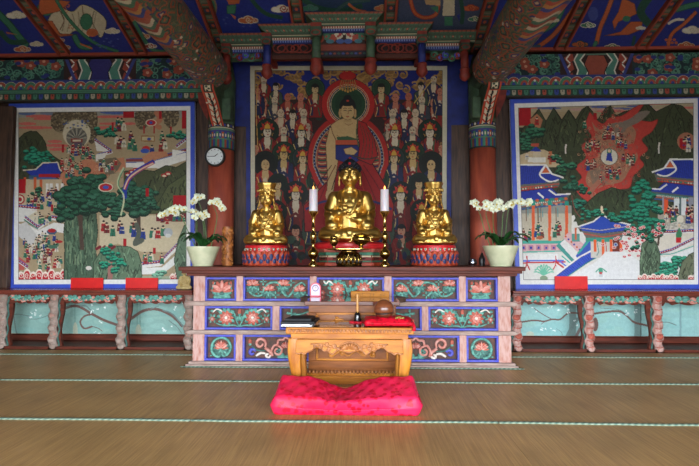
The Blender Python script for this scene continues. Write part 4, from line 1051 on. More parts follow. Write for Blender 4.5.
# ---- central painting: seated figure in a flaming mandorla with ranks of attendants
HALO = (34, 66, 46); RD = (142, 30, 28); NB = (32, 40, 92); FLESH = (222, 190, 144); PALE = (224, 206, 190); PINK = (206, 140, 120)
def attendant(r, x, y, s=1.0, face=PALE, robe=RD, halo=None, hair='black', crown=False, under=None, look=0):
    """head centre (x, y)"""
    if halo: r.ell(x, y - 1 * s, 10.5 * s, 11 * s, (20, 30, 24)); r.ell(x, y - 1 * s, 9.6 * s, 10.1 * s, halo); r.ell(x, y - 1 * s, 8.4 * s, 8.9 * s, tuple(int(q * .8) for q in halo))
    r.poly([(x - 3 * s, y + 4 * s), (x + 3 * s, y + 4 * s), (x + 8 * s, y + 8 * s), (x + 9 * s, y + 20 * s), (x + 7 * s, y + 30 * s), (x - 7 * s, y + 30 * s), (x - 9 * s, y + 20 * s), (x - 8 * s, y + 8 * s)], robe, out=(30, 20, 20), ow=.6)
    r.poly([(x - 2.4 * s, y + 4 * s), (x + 2.4 * s, y + 4 * s), (x + 3 * s, y + 10 * s), (x, y + 16 * s), (x - 3 * s, y + 10 * s)], face)
    r.poly([(x - 5 * s, y + 8 * s), (x - 2 * s, y + 16 * s), (x - 2 * s, y + 28 * s), (x - 5 * s, y + 28 * s)], under or NB)
    r.curve([(x + 4 * s, y + 6 * s), (x + 3 * s, y + 16 * s), (x + 5 * s, y + 28 * s)], 1.2 * s, (40, 100, 70) if robe == RD else RD)
    r.curve([(x - 7 * s, y + 10 * s), (x - 4 * s, y + 20 * s), (x - 6 * s, y + 29 * s)], .7 * s, (226, 200, 130))
    r.ell(x, y + 15 * s, 2 * s, 3 * s, PALE)
    r.line([(x - 5 * s, y + 18 * s), (x, y + 15 * s), (x + 5 * s, y + 19 * s)], 2.2 * s, robe); r.line([(x - 2 * s, y + 13 * s), (x, y + 11 * s), (x + 1.4 * s, y + 14 * s)], 1.4 * s, PALE)
    if hair == 'black': r.ell(x, y - 1.6 * s, 4.3 * s, 5 * s, (24, 22, 24))
    r.ell(x, y, 3.6 * s, 4.7 * s, (90, 50, 40)); r.ell(x, y, 3.35 * s, 4.4 * s, face)
    if hair == 'black': r.ell(x, y - 3.6 * s, 3.3 * s, 1.6 * s, (24, 22, 24))
    if hair == 'grey': r.ell(x, y + 3.4 * s, 2.6 * s, 1.8 * s, (170, 166, 160))
    for d in (-1.35, 1.35): r.line([(x + (d - .7 + look) * s, y - .6 * s), (x + (d + .7 + look) * s, y - .6 * s)], .5 * s, (40, 24, 24)); r.line([(x + (d - .8 + look) * s, y - 1.6 * s), (x + (d + .8 + look) * s, y - 1.5 * s)], .4 * s, (70, 50, 40))
    r.line([(x + look * s, y - .4 * s), (x + look * s, y + 1 * s)], .4 * s, (150, 100, 80)); r.line([(x - .8 * s + look * s, y + 2.2 * s), (x + .8 * s + look * s, y + 2.2 * s)], .6 * s, (170, 40, 40))
    if crown:
        r.poly([(x - 4 * s, y - 3 * s), (x + 4 * s, y - 3 * s), (x + 5 * s, y - 8 * s), (x + 2.2 * s, y - 6 * s), (x, y - 10 * s), (x - 2.2 * s, y - 6 * s), (x - 5 * s, y - 8 * s)], (186, 44, 34)); r.poly([(x - 2.6 * s, y - 3 * s), (x + 2.6 * s, y - 3 * s), (x + 2 * s, y - 6 * s), (x, y - 8 * s), (x - 2 * s, y - 6 * s)], (224, 178, 74))
        for d in (-1, 1): r.ell(x + d * 5.2 * s, y - 3 * s, 1 * s, 1.2 * s, (186, 44, 34)); r.ell(x + d * 4.6 * s, y + 2 * s, .7 * s, 1.6 * s, (224, 178, 74)); r.line([(x + d * 4.4 * s, y), (x + d * 6 * s, y + 9 * s)], .8 * s, (24, 22, 24))
        for k in range(5): r.ell(x + (k - 2) * 1.8 * s, y - (6.5 + 2.2 * (1 - abs(k - 2) / 2)) * s, .7 * s, .7 * s, (210, 60, 40))
def draw_mid(r):
    r.rect(240, 55, 460, 280, (70, 40, 40))
    r.rect(240, 55, 460, 104, (26, 40, 150))
    for k in range(120):
        x = random.uniform(252, 446); y = random.uniform(66, 100)
        r.spiral(x, y, 4.5, (190, 150, 90), 1.6, 1.2, k); r.ell(x, y + 1, 3.8, 1.8, (150, 112, 66), .85)
    r.rect(240, 100, 460, 280, (56, 32, 30))
    for k in range(160): r.ell(random.uniform(252, 446), random.uniform(104, 268), random.uniform(2, 5), random.uniform(2, 5), random.choice([RD, (40, 60, 50), NB, (120, 30, 30), (60, 30, 30), (30, 40, 36), (150, 112, 66)]))
    CX = 348.5
    L = [  # head x, y, size, face, robe, halo, hair, crown — the left half; the right mirrors it
        (264, 80, .9, PALE, RD, None, 'grey', False), (276, 88, .8, PALE, (60, 80, 70), None, 'black', False), (315.5, 90, .95, (214, 190, 150), RD, (44, 84, 60), 'black', False),
        (264, 103, 1.0, PINK, RD, None, None, False), (275, 101, .95, PALE, (60, 70, 90), None, 'grey', False), (288, 98, .95, (196, 112, 92), RD, None, None, False), (301, 98, 1.0, (206, 130, 112), RD, None, None, False), (258, 92, .8, (206, 130, 112), NB, None, None, False),
        (281, 114, 1.0, PALE, (206, 150, 140), None, None, False), (293, 116, .95, (230, 216, 204), NB, None, 'black', False), (304, 114, 1.05, PALE, (150, 40, 40), None, 'grey', False), (308, 128, .9, (200, 180, 170), (110, 100, 96), None, None, False),
        (284, 132, 1.0, PALE, RD, None, 'grey', False), (267.5, 133, 1.15, (232, 222, 214), RD, (26, 54, 42), 'black', True), (301.5, 134, 1.1, (232, 222, 214), (40, 44, 50), None, 'black', True),
        (256, 150, .9, PINK, RD, None, None, False), (284, 156, 1.15, (214, 184, 130), NB, (30, 66, 44), 'black', True), (303, 160, 1.05, (218, 194, 160), RD, (40, 60, 60), 'black', True), (265.5, 166, 1.2, (214, 184, 140), (176, 40, 36), (24, 30, 28), None, False),
        (319, 182, 1.15, (222, 196, 150), RD, (30, 62, 46), 'black', True), (278, 186, 1.0, (214, 184, 140), RD, (24, 40, 34), 'black', False), (296, 196, 1.2, (226, 214, 204), (110, 34, 32), (26, 30, 30), 'black', True), (262, 200, 1.1, (206, 160, 130), NB, None, 'black', True),
        (276, 214, 1.1, (206, 140, 120), RD, (26, 40, 34), 'black', True), (312, 212, 1.1, (214, 184, 140), (60, 80, 70), None, 'black', True), (260, 228, 1.1, (190, 110, 80), (60, 70, 90), None, 'black', True), (296, 232, 1.1, (206, 150, 130), RD, None, 'black', False), (324, 226, 1.0, (214, 184, 150), NB, None, 'black', False)]
    for x, y, s, f, rb, h, hr, cr_ in L:
        attendant(r, x, y, s, f, rb, h, hr, cr_, look=.4)
        attendant(r, 2 * CX - x + random.uniform(-.6, .6), y + random.uniform(-.8, .8), s, f, random.choice([rb, rb, RD, NB]), h, hr, cr_, look=-.4)
    r.line([(258, 86), (256, 110), (258, 150)], .8, (214, 170, 90)); r.line([(414, 104), (432, 80)], 1, (214, 180, 100))
    # mandorla
    def ring(pts, cols):
        P = np.array(pts); c = P.mean(0)
        for k, col in cols: r.poly([tuple(c + (p - c) * k) for p in P], col)
    body = [(CX + 41 * math.cos(a) * (1 if math.sin(a) < .2 else .96), 160 + 46 * math.sin(a)) for a in np.linspace(0, 2 * PI, 50)]
    for k, c in ((1.0, (80, 20, 22)), (.98, (186, 34, 30)), (.87, (206, 180, 150)), (.855, NB), (.80, (206, 180, 150)), (.785, (170, 70, 60))): ring(body, [(k, c)])
    for k in range(70):
        a = 2 * PI * k / 70; r.ell(CX + 34 * math.cos(a), 160 + 38 * math.sin(a), .7, .7, (150, 170, 220))
    for s in (-1, 1):
        for k in range(26):
            y = 124 + k * 3.0; c = [(36, 84, 60), (214, 190, 150), NB, (214, 190, 150)][k % 4]
            m = max(0, 1 - ((y - 160) / 38) ** 2)
            xe = 31 * math.sqrt(m)
            r.line([(CX + s * (xe * q), y + 3 * (1 - q) + 1.2 * math.sin(q * 9)) for q in np.linspace(.3, .98, 9)], 1.9 if k % 2 == 0 else 1.0, c)
    head = [(CX + 27 * math.cos(a), 105 + 26.5 * math.sin(a)) for a in np.linspace(0, 2 * PI, 40)]
    for k, c in ((1.0, (80, 20, 22)), (.98, (190, 34, 30)), (.78, (220, 206, 180)), (.76, (190, 50, 44)), (.72, (220, 206, 180)), (.70, NB), (.66, (220, 206, 180)), (.64, (36, 76, 52)), (.5, (30, 66, 46))): ring(head, [(k, c)])
    # jewelled canopy
    r.ell(CX - .5, 77, 9, 5.5, (110, 20, 24)); r.ell(CX - .5, 76, 8, 4.4, (196, 36, 34))
    for k in range(7): r.poly([(CX - 9 + k * 3, 72), (CX - 7.5 + k * 3, 62 + abs(k - 3) * 1.6), (CX - 6 + k * 3, 72)], (206, 156, 70) if k % 2 == 0 else (186, 40, 36))
    for k in range(7): r.curve([(CX - 6 + k * 2, 80), (CX - 8 + k * 2.6, 86), (CX - 8 + k * 2.6, 92 - abs(k - 3))], 1.1, (176, 124, 62))
    for k in range(7): r.ell(CX - 8 + k * 2.6, 92 - abs(k - 3), 1.1, 1.3, (206, 160, 80))
    # seated figure
    r.poly([(305, 232), (304, 206), (316, 194), (332, 178), (336, 150), (362, 148), (376, 170), (388, 190), (394, 206), (392, 232)], (170, 28, 30), out=(60, 14, 16), ow=1)
    r.poly([(330, 128), (326, 146), (328, 178), (327, 196), (333, 198), (336, 178), (340, 152), (338, 130)], FLESH, out=(110, 70, 50), ow=.7)
    r.poly([(331, 126), (338, 121), (344, 119), (353, 119), (360, 122), (364, 128), (362, 142), (352, 146), (338, 144), (333, 134)], FLESH, out=(120, 80, 56), ow=.7)
    r.curve([(337, 136), (344, 140), (349, 138), (356, 140), (361, 135)], .6, (150, 104, 76)); r.curve([(345, 124), (349, 126), (353, 124)], .5, (150, 104, 76))
    r.poly([(337, 138), (348, 137), (358, 140), (359, 144), (338, 143)], (60, 100, 70)); r.poly([(336, 141), (358, 141), (360, 147), (336, 147)], (206, 90, 60)); r.poly([(336, 146), (358, 146), (364, 158), (352, 166), (336, 160)], (34, 46, 140), out=(20, 24, 60))
    r.poly([(358, 121), (366, 124), (374, 138), (378, 156), (372, 166), (358, 160), (360, 146), (358, 134)], (178, 30, 32), out=(60, 14, 16), ow=.8)
    for k in range(4): r.curve([(360 + k * 3, 124 + k * 3), (364 + k * 3, 142), (360 + k * 4, 160)], .7, (96, 60, 44))
    r.curve([(358, 121), (357, 134), (359, 148)], 1.3, (86, 96, 70)); r.poly([(344, 150), (352, 148), (358, 152), (354, 156), (346, 155)], FLESH, out=(120, 80, 56), ow=.5); r.curve([(352, 156), (366, 160), (378, 158)], 1.4, (70, 60, 52))
    for k in range(9): r.curve([(348 + (k - 4) * 4, 166), (348 + (k - 4) * 7, 184), (348 + (k - 4) * 10, 206)], .8, random.choice([(110, 16, 20), (206, 70, 50), (60, 20, 24)]))
    r.curve([(306, 210), (326, 202), (348, 206), (372, 202), (392, 210)], 2.2, (40, 56, 130)); r.ell(330, 196, 4, 6, FLESH)
    r.ell(CX - .5, 107, 8.2, 9, (22, 20, 26)); r.ell(CX - .5, 99.5, 4.2, 4.2, (22, 20, 26)); r.ell(CX - .5, 101.5, 1.3, 1, (206, 60, 44))
    for d in (-1, 1): r.ell(CX - .5 + d * 7.4, 114, 1.5, 4.6, (206, 170, 126))
    r.poly([(344.6, 118), (351.6, 118), (352, 123), (344, 123)], (206, 172, 128)); r.ell(CX - .5, 112.4, 7, 8.4, (130, 90, 60)); r.ell(CX - .5, 112.4, 6.6, 8, FLESH); r.ell(CX - .5, 104.6, 6.4, 2.4, (22, 20, 26))
    for d in (-2.6, 2.6): r.curve([(CX - .5 + d - 1.6, 111.6), (CX - .5 + d, 111), (CX - .5 + d + 1.6, 111.6)], .7, (40, 24, 24)); r.curve([(CX - .5 + d - 1.8, 109.6), (CX - .5 + d, 108.6), (CX - .5 + d + 1.8, 109.6)], .5, (70, 50, 40))
    r.curve([(CX - .2, 111), (CX + .3, 114), (CX - .8, 114.4)], .5, (150, 100, 70)); r.curve([(CX - 2, 117), (CX - .5, 117.6), (CX + 1, 117)], .9, (180, 50, 44))
    # dark lower band behind the altar
    for k in range(120): r.ell(random.uniform(252, 446), random.uniform(236, 268), random.uniform(2, 5), random.uniform(2, 5), random.choice([(40, 60, 60), RD, (60, 40, 40), NB, (30, 40, 36), (60, 90, 80)]), .8)

mural('wall_painting', [(10, 104.2), (195, 102), (195, 288), (10, 288.4)], 1.2, 2.2, None, 'left wall painting in a blue frame, with dark green trees, mossy cliffs and courtyards', draw_left, SAND)
mural('wall_painting', [(509.5, 99.7), (702, 94), (702.5, 288.6), (515.5, 288.6)], 1.2, 2.2, None, 'right wall painting in a blue frame, with a red valley and blue-roofed halls', draw_right, SAND)
mural('altar_painting', [(246.3, 62), (451.2, 62), (450.6, 276), (246.8, 276)], 1.23, 2.2, None, 'tall central painting behind the gilt statues, a seated figure among ranks of attendants', draw_mid, (62, 34, 32), bord=(4.4, 4.6), age=(.84, .82, .74))
# red paper slips propped on the frames' lower edges
for x0, x1, lab in ((70, 102, 'left of the two red paper slips at the foot of the left wall painting'), (125, 157, 'right of the two red paper slips at the foot of the left wall painting'), (555.5, 588.5, 'red paper slip at the foot of the right wall painting')):
    p, q = W(x0, 278 if x0 < 300 else 276.3, 1.14), W(x1, 287.6, 1.14)
    m = MB().box(p.x, q.x, 1.158, 1.172, .741, p.z).build('paper_slip', mat('red_paper', (226, 30, 26), 0.5, c2=(206, 22, 22), scale=6), None, loc=((p.x + q.x) / 2, 1.165, .741))
    tag(m, lab, 'paper slip', 'red paper slips')
# ================================================================== altar with carved panels
def relief(mb, X0, X1, Z0, Z1, kind, Y, mir=False):
    """carving on one recessed panel; slots 0 board 1 blue 2 coral 3 teal 4 white 5 dark green 6 pale coral"""
    w, h = X1 - X0, Z1 - Z0
    cx, cz = (X0 + X1) / 2, (Z0 + Z1) / 2
    u = h / 2 * 1.16
    sg = -1 if mir else 1
    d = .012
    def P(a, b, y=0): return (cx + sg * a * u, Y - y, cz + b * u)
    def petal(a, b, r1, r2, ang, m, th=.010, y=.004):
        R = Matrix.Rotation(-ang * sg if sg > 0 else ang, 3, 'Y') if False else Matrix.Rotation(-(ang if sg > 0 else PI - ang), 3, 'Y')
        mb.ell(P(a, b, y), (r1 * u, th, r2 * u), m, 10, 6, R)
    def vine(pts, r, m, y=.006, taper=True):
        q = spline([P(a, b, y) for a, b in pts], 6); n = len(q)
        mb.tube(q, [1.2 * r * u * ((.55 + .45 * math.sin(PI * (.15 + .8 * i / (n - 1)))) if taper else 1) for i in range(n)], m, 7)
    def scroll(a, b, R, m, turns=1.2, ph=0.0, s=1, r=.07):
        vine([(a + R * (1 - .62 * t) * math.cos(ph + s * t * turns * 2 * PI), b + R * (1 - .62 * t) * math.sin(ph + s * t * turns * 2 * PI)) for t in np.linspace(0, 1, 12)], r, m)
    def rosette(a, b, R, n=9, m=2, cm=4):
        mb.ell(P(a, b, 0), (R * .8 * u, .010, R * .8 * u), m, 16, 6)
        for k in range(n):
            t = 2 * PI * k / n; petal(a + R * .68 * math.cos(t), b + R * .68 * math.sin(t), R * .33, R * .28, t, m, .014)
        for k in range(n):
            t = 2 * PI * (k + .5) / n; petal(a + R * .4 * math.cos(t), b + R * .4 * math.sin(t), R * .22, R * .17, t, 6, .012, .010)
        mb.ell(P(a, b, .016), (R * .22 * u, .010, R * .22 * u), cm, 10, 6)
    def lotus(a, b, R, m=2):
        for k, t in enumerate(np.linspace(.12, PI - .12, 7)):
            petal(a + R * .55 * math.cos(t), b + R * .5 * math.sin(t), R * .5, R * .17, t, m if k % 2 == 0 else 6, .012, .004 + .003 * (k % 2))
        petal(a, b + R * .35, R * .16, R * .3, 0, 6, .014, .010)
    def leafs(a, b, R, n, a0, a1, m=3):
        for t in np.linspace(a0, a1, n): petal(a + R * .58 * math.cos(t), b + R * .58 * math.sin(t), R * .46, R * .22, t, m, .009)
    def bud(a, b, R, ang=PI / 2, m=2):
        petal(a, b, R, R * .55, ang, m, .012); petal(a - R * .7 * math.cos(ang), b - R * .7 * math.sin(ang), R * .5, R * .5, ang, 3, .011)
    A = w / h / 1.16 * 1.02
    if kind == 'lotus':
        leafs(0, -.45, .95, 7, PI * .98, PI * 2.02); mb.tube([P(.62 * math.cos(t), -.42 + .34 * math.sin(t) * 1, .006) for t in np.linspace(PI, 2 * PI, 12)], .09 * u, 3, 7)
        mb.ell(P(0, -.5), (.62 * u, .012, .2 * u), 5, 14, 6); lotus(0, -.28, 1.15); lotus(0, -.1, .85)
        for s in (-1, 1): vine([(s * .6, -.5), (s * .95, -.2), (s * .85, .3), (s * .7, .62)], .06, 3); bud(s * .86, .52, .24, PI / 2)
    elif kind == 'vine4':
        vine([(-A * .9, -.3), (-A * .72, -.65), (-A * .5, -.6), (-A * .4, .1), (-A * .25, .55), (0, .62), (A * .12, .2), (A * .2, -.4), (A * .36, -.72), (A * .5, -.3), (A * .6, .25), (A * .8, .6), (A * .92, .3)], .10, 3)
        for a, b in ((-A * .8, .5), (-A * .28, -.0), (A * .2, .5), (A * .72, -.05)):
            leafs(a, b - .35, .7, 6, PI * 1.0, PI * 2.0, 5); leafs(a, b - .2, .62, 5, PI * .9, PI * 2.1, 3); lotus(a, b - .15, .68); lotus(a, b - .02, .52)
        for a, b in ((-A * .6, -.3), (-A * .05, -.6), (A * .45, .6), (-A * .45, .7), (A * .9, -.6)): leafs(a, b, .4, 4, 0, PI * 1.5)
    elif kind in ('rosette2', 'rosette2s'):
        for s in (-1, 1):
            leafs(s * A * .42, .1, .95, 11, 0, 2 * PI); rosette(s * A * .42, -.02, .74)
            vine([(0, -.9), (s * .3, -.3), (s * .5, .35), (s * .85, .72)], .07, 3); vine([(s * .1, -.9), (s * .55, -.75), (s * A * .5, -.8), (s * A * .75, -.55)], .07, 3)
            if kind == 'rosette2':
                leafs(s * A * .86, -.1, .5, 7, 0, 2 * PI); rosette(s * A * .86, -.15, .3, 6); vine([(s * A * .55, .6), (s * A * .72, .82), (s * A * .85, .5)], .07, 4)
                mb.ell(P(s * A * .88, .62), (.2 * u, .012, .13 * u), 3, 10, 6); mb.ell(P(s * A * .66, .72), (.3 * u, .010, .2 * u), 5, 10, 6)
            else:
                rosette(s * A * .9, -.35, .3, 6); vine([(s * A * .5, .3), (s * A * .68, .75), (s * A * .78, .5), (s * A * .86, .8)], .08, 4); leafs(s * A * .72, .4, .5, 5, 0, PI)
        bud(0, .55, .32, PI / 2); leafs(0, -.4, .6, 5, PI * .2, PI * .8)
    elif kind == 'inner':
        lotus(.1, .0, .9); lotus(.1, .2, .65); leafs(.1, -.25, .8, 7, PI, 2 * PI); vine([(-A * .85, .5), (-A * .5, .3), (-.4, .6)], .09, 3); vine([(-A * .85, -.5), (-A * .5, -.2), (-.5, -.6)], .09, 3)
        leafs(-A * .7, .4, .5, 5, 0, PI * 2); leafs(A * .7, -.1, .6, 6, 0, PI * 2); bud(-A * .8, -.3, .25)
    elif kind == 'ring':
        vine([(-.1, -.85), (-.5, -.78), (-.8, -.35), (-.78, .2), (-.45, .66), (.05, .8), (.55, .6), (.82, .1), (.72, -.45), (.3, -.78), (.1, -.6)], .10, 3, taper=False)
        leafs(0, -.1, .8, 9, PI * .9, PI * 2.1, 5); leafs(.1, -.15, .62, 7, PI * .8, PI * 2.2, 3); lotus(0, -.16, .66); lotus(0, .04, .52); leafs(-.7, -.75, .3, 3, 0, PI, 3)
    elif kind == 'scroll':
        # pink cloud-shaped collar round a lotus; blue and white scrolls at the outer end (drawn for the left)
        c = A * .3
        q = [(c - 1.15, -.75), (c - 1.25, -.3), (c - 1.0, .15), (c - .75, .2), (c - .65, .6), (c - .25, .65), (c, .86), (c + .25, .65), (c + .65, .6), (c + .75, .2), (c + 1.0, .15), (c + 1.25, -.3), (c + 1.15, -.75)]
        vine(q, .09, 6, taper=False)
        for s in (-1, 1): scroll(c + s * .72, -.32, .44, 6, 1.0, PI * (.5 if s > 0 else .5), s, .09); leafs(c + s * .6, -.35, .3, 4, 0, PI, 3)
        lotus(c, -.05, .5); lotus(c, .1, .4); leafs(c, -.6, .9, 7, PI * 1.02, PI * 1.98, 3)
        scroll(-A * .52, .3, .5, 6, 1.1, -.6, 1, .11); vine([(-A * .38, -.05), (-A * .2, -.4), (-.55, -.7)], .12, 6); vine([(-A * .8, .1), (-A * .62, -.25), (-A * .35, -.3)], .06, 5)
        bud(-A * .86, .45, .28); scroll(-A * .78, -.45, .3, 1, .9, .3, 1, .12); vine([(-A * .66, -.75), (-A * .5, -.5), (-A * .35, -.55)], .10, 4); scroll(-A * .28, -.7, .22, 4, .9, .3, -1, .1)
        mb.ell(P(-A * .82, -.3), (.16 * u, .016, .12 * u), 1, 10, 6)

zA = lambda py: WZ(py, 0.0)
xA = lambda px: WX(px, 0.0, 315)
AX0, AX1 = xA(193.5), xA(510.5)
ATOP = zA(266.6)
ADEEP = 0.86
altar = thing('altar', 'long pink and blue carved wooden altar with three rows of flower panels', 'altar', ((AX0 + AX1) / 2, .43, 0))
b = MB(); b.box(AX0 + .04, AX1 - .04, .06, ADEEP - .02, .02, zA(275)); b.build('carcass', M['recess'], altar)
b = MB()
for z0, z1, e, in ((zA(270.5), ATOP, .125), (zA(273.2), zA(270.5), .10), (zA(275.8), zA(273.2), .06)):
    b.box(AX0 - e, AX1 + e, -e, ADEEP, z0, z1)
b.build('top', M['brown_wood'], altar, bevel=.006)
b = MB(); b.box(AX0 - .035, AX1 + .035, -.035, ADEEP, 0, zA(361.6)); b.box(AX0 - .06, AX1 + .06, -.06, ADEEP, 0, zA(364)); b.build('plinth', M['grey_rail'], altar, bevel=.006)
rows = [(275.8, 301.4), (306, 330.4), (334.6, 361.6)]
rails = [(301.4, 306), (330.4, 334.6)]
for a, c in rails:
    b = MB(); z0, z1 = zA(c), zA(a); e = .05
    b.prism([(AX0 - .085, (z0 + z1) / 2), (AX0 - .03, z1), (AX1 + .03, z1), (AX1 + .085, (z0 + z1) / 2), (AX1 + .03, z0), (AX0 - .03, z0)], 'y', -.03, .08)
    b.box(AX0 - .03, AX0 + .05, .08, ADEEP, z0, z1); b.box(AX1 - .05, AX1 + .03, .08, ADEEP, z0, z1)
    b.build('rail', M['grey_rail'], altar, bevel=.006)
cells = [
    [(205, 236.3, 'lotus', 0), (243, 309.7, 'vine4', 0), (316.7, 384.3, 'rosette2s', 0), (391.7, 459, 'vine4', 1), (466, 498, 'lotus', 1)],
    [(205, 272.6, 'rosette2', 0), (279.6, 346.5, 'inner', 0), (354, 421.8, 'inner', 1), (428.3, 498, 'rosette2', 0)],
    [(205, 236.3, 'ring', 0), (243, 309.7, 'scroll', 0), (316.7, 384.3, 'vine4', 0), (391.7, 459, 'scroll', 1), (466, 498, 'ring', 1)]]
SL7 = [M['recess'], M['blue'], M['coral'], M['teal'], M['white_paint'], M['teal_dark'], M['coral_pale']]
for (ya, yb), cs in zip(rows, cells):
    z0, z1 = zA(yb), zA(ya)
    xs = [AX0] + [v for c in cs for v in (xA(c[0]), xA(c[1]))] + [AX1]
    for k in range(0, len(xs), 2):
        b = MB(); b.box(xs[k], xs[k + 1], -.012, .08, z0, z1); b.build('stile', M['pink_wood'], altar, bevel=.004)
    pad0, pad1 = (.012, .0) if ya < 300 else (.0, .0)
    for c in cs:
        x0, x1 = xA(c[0]), xA(c[1])
        p = MB().box(x0, x1, .045, .07, z0, z1 - pad0).build('carved_panel', M['recess'], altar)
        f = MB(); f.frame(x0, x1, z0 + .004, z1 - .006 - pad0, .022, -.008, .05); fr = f.build('panel_frame', M['blue'], p, bevel=.004)
        r = MB(); relief(r, x0 + .03, x1 - .03, z0 + .034, z1 - .036 - pad0, c[2], .04, bool(c[3])); r.build('flower_carving', SL7, p, True)
b = MB()
for x in (AX0, AX1 - .06): b.box(x, x + .06, .08, ADEEP - .02, zA(361.6), zA(275.8))
b.build('side_board', M['pink_wood'], altar)

# ================================================================== low shelves under the side paintings
zS = lambda py: WZ(py, .80)
STOP = .740
def cloud_apron(x0, x1, z1, drop):
    n = 40; pts = [(x0, z1), (x1, z1)]
    lo = []
    for i in range(n + 1):
        t = i / n; e = min(t, 1 - t)
        base = drop * (1.0 if e < .03 else (.55 if e < .10 else .78))
        lo.append((x1 - (x1 - x0) * t, z1 - base - drop * .22 * abs(math.sin(t * PI * 5))))
    return pts + lo
def shelf(x0, x1, posts, nm, label, px_of):
    t = thing('painted_shelf', label, 'shelf', ((x0 + x1) / 2, 1.0, 0), 'low shelves of the side bays')
    b = MB(); b.box(x0, x1, .78, 1.29, STOP - .028, STOP); b.box(x0, x1, .80, .86, STOP - .062, STOP - .028); b.build('shelf_board', M['shelf_wood'], t, bevel=.006)
    b = MB(); b.box(x0, x1, .80, 1.295, .0, .035); b.build('bottom_board', M['brown_wood'], t)
    b = MB(); b.box(x0, x1, 1.22, 1.29, .035, .105); b.box(x0, x1, 1.24, 1.292, .105, .125); b.build('back_rail', M['brown_wood'], t, bevel=.006)
    # teal back panels with painted plum branches
    zt, zb = STOP - .03, .12
    K = 190
    x_ = lambda px, py: WX(px, 1.24, py)
    r = Ras(int((x1 - x0) * K), int((zt - zb) * K), lambda px, py: ((x_(px, py) - x0) * K, (zt - WZ(py, 1.24, px)) * K), (136, 174, 164))
    px_of(r); r.grain(5)
    h, w = r.a.shape[:2]
    painted('back_panel', quadpos(h, w, (x0, 1.24, zt), (x1, 1.24, zt), (x1, 1.24, zb), (x0, 1.24, zb)), r.a, M['paint'], t, back=(0, .03, 0))
    for px in posts:
        x = WX(px, .80, 320); z0, z1 = .0, STOP - .06
        # wavy scroll-carved front, with a serpentine brown board beside it and teal leaf edge
        p = MB(); n = 44; L = []; R_ = []
        for i in range(n + 1):
            q = i / n; z = z1 - (z1 - z0) * q
            s = .016 * math.sin(q * PI * 9)
            L.append((x - .055 + .012 * abs(math.sin(q * PI * 5)) + s * .6, z)); R_.append((x + .055 - .012 * abs(math.sin(q * PI * 5 + .6)) + s * .6, z))
        p.prism(L + R_[::-1], 'y', .80, .86, 0)
        for i in range(9):
            z = z1 - (z1 - z0) * (i + .5) / 9
            p.ell((x + .010 * (-1) ** i, .798, z), (.043, .012, .036), 0 if i % 3 else 1, 12, 7)
            p.tube([(x - .045, .792, z + .03), (x, .784, z + .018), (x + .045, .792, z + .03)], .005, 1, 6)
        ps = p.build('post', [M['post_grey'] if px < 350 else M['pink_wood'], M['coral_grey'] if px < 350 else M['coral']], t, True)
        b = MB(); sgn = 1 if px < 350 else -1
        A_ = []; B_ = []
        for i in range(n + 1):
            q = i / n; z = z1 - (z1 - z0) * q; s = .020 * math.sin(q * PI * 2.2)
            A_.append((x + sgn * (.062 + s * .5 - .004), z)); B_.append((x + sgn * (.100 + s + (.05 * max(0, 1 - q * 9))), z))
        b.prism(A_ + B_[::-1], 'y', .84, .875); b.build('side_scroll', M['brown_wood'], ps)
        b = MB(); b.tube([(x + sgn * (.060 + .010 * math.sin(q * PI * 7)), .835, z1 - (z1 - z0) * q) for q in np.linspace(.05, .98, 30)], .010, 0, 6); b.build('leaf_edge', M['teal_dark'], ps)
    xs = sorted([x0 - .04] + [WX(px, .80, 320) for px in posts] + [x1 + .04])
    for a, c in zip(xs[:-1], xs[1:]):
        if c - a < .3: continue
        A0, A1 = max(a + .055, x0), min(c - .055, x1)
        m = MB(); m.prism(cloud_apron(A0, A1, STOP - .06, .115), 'y', .835, .865, 0)
        ap = m.build('apron', M['brown_wood'], t)
        m = MB(); ww = (A1 - A0)
        n = 11
        for k in range(n):
            cx = A0 + ww * (.07 + .86 * (k + .5) / n); z = STOP - .108 - .012 * math.cos(k * 2) + (.03 if k in (0, n - 1) else 0)
            m.ell((cx, .832, z), (ww * .046, .014, .042), 0 if k % 3 else 1, 12, 6)
            m.tube([(cx - .05, .826, z - .012), (cx - .02, .822, z + .014), (cx + .02, .822, z - .016), (cx + .05, .826, z + .01)], .009, 0 if k % 2 else 0, 6)
            m.ell((cx + .03, .826, z - .024), (.02, .010, .012), 1, 8, 5)
        m.build('cloud_carving', [M['teal'], M['coral_pale'], M['white_paint']], ap, True)
    return t
TW = (232, 240, 236); BR = (112, 84, 76); TD = (110, 132, 128)
def plum(r, n, x0, x1, y0, y1):
    for k in range(n):
        x, y = random.uniform(x0, x1), random.uniform(y0, y1)
        for q in range(3): r.ell(x + random.uniform(-.9, .9), y + random.uniform(-.7, .7), .55, .45, TW)
def wear(r, spots):
    for x, y, w_, h_ in spots: r.ell(x, y, w_, h_, (196, 188, 160), .7)
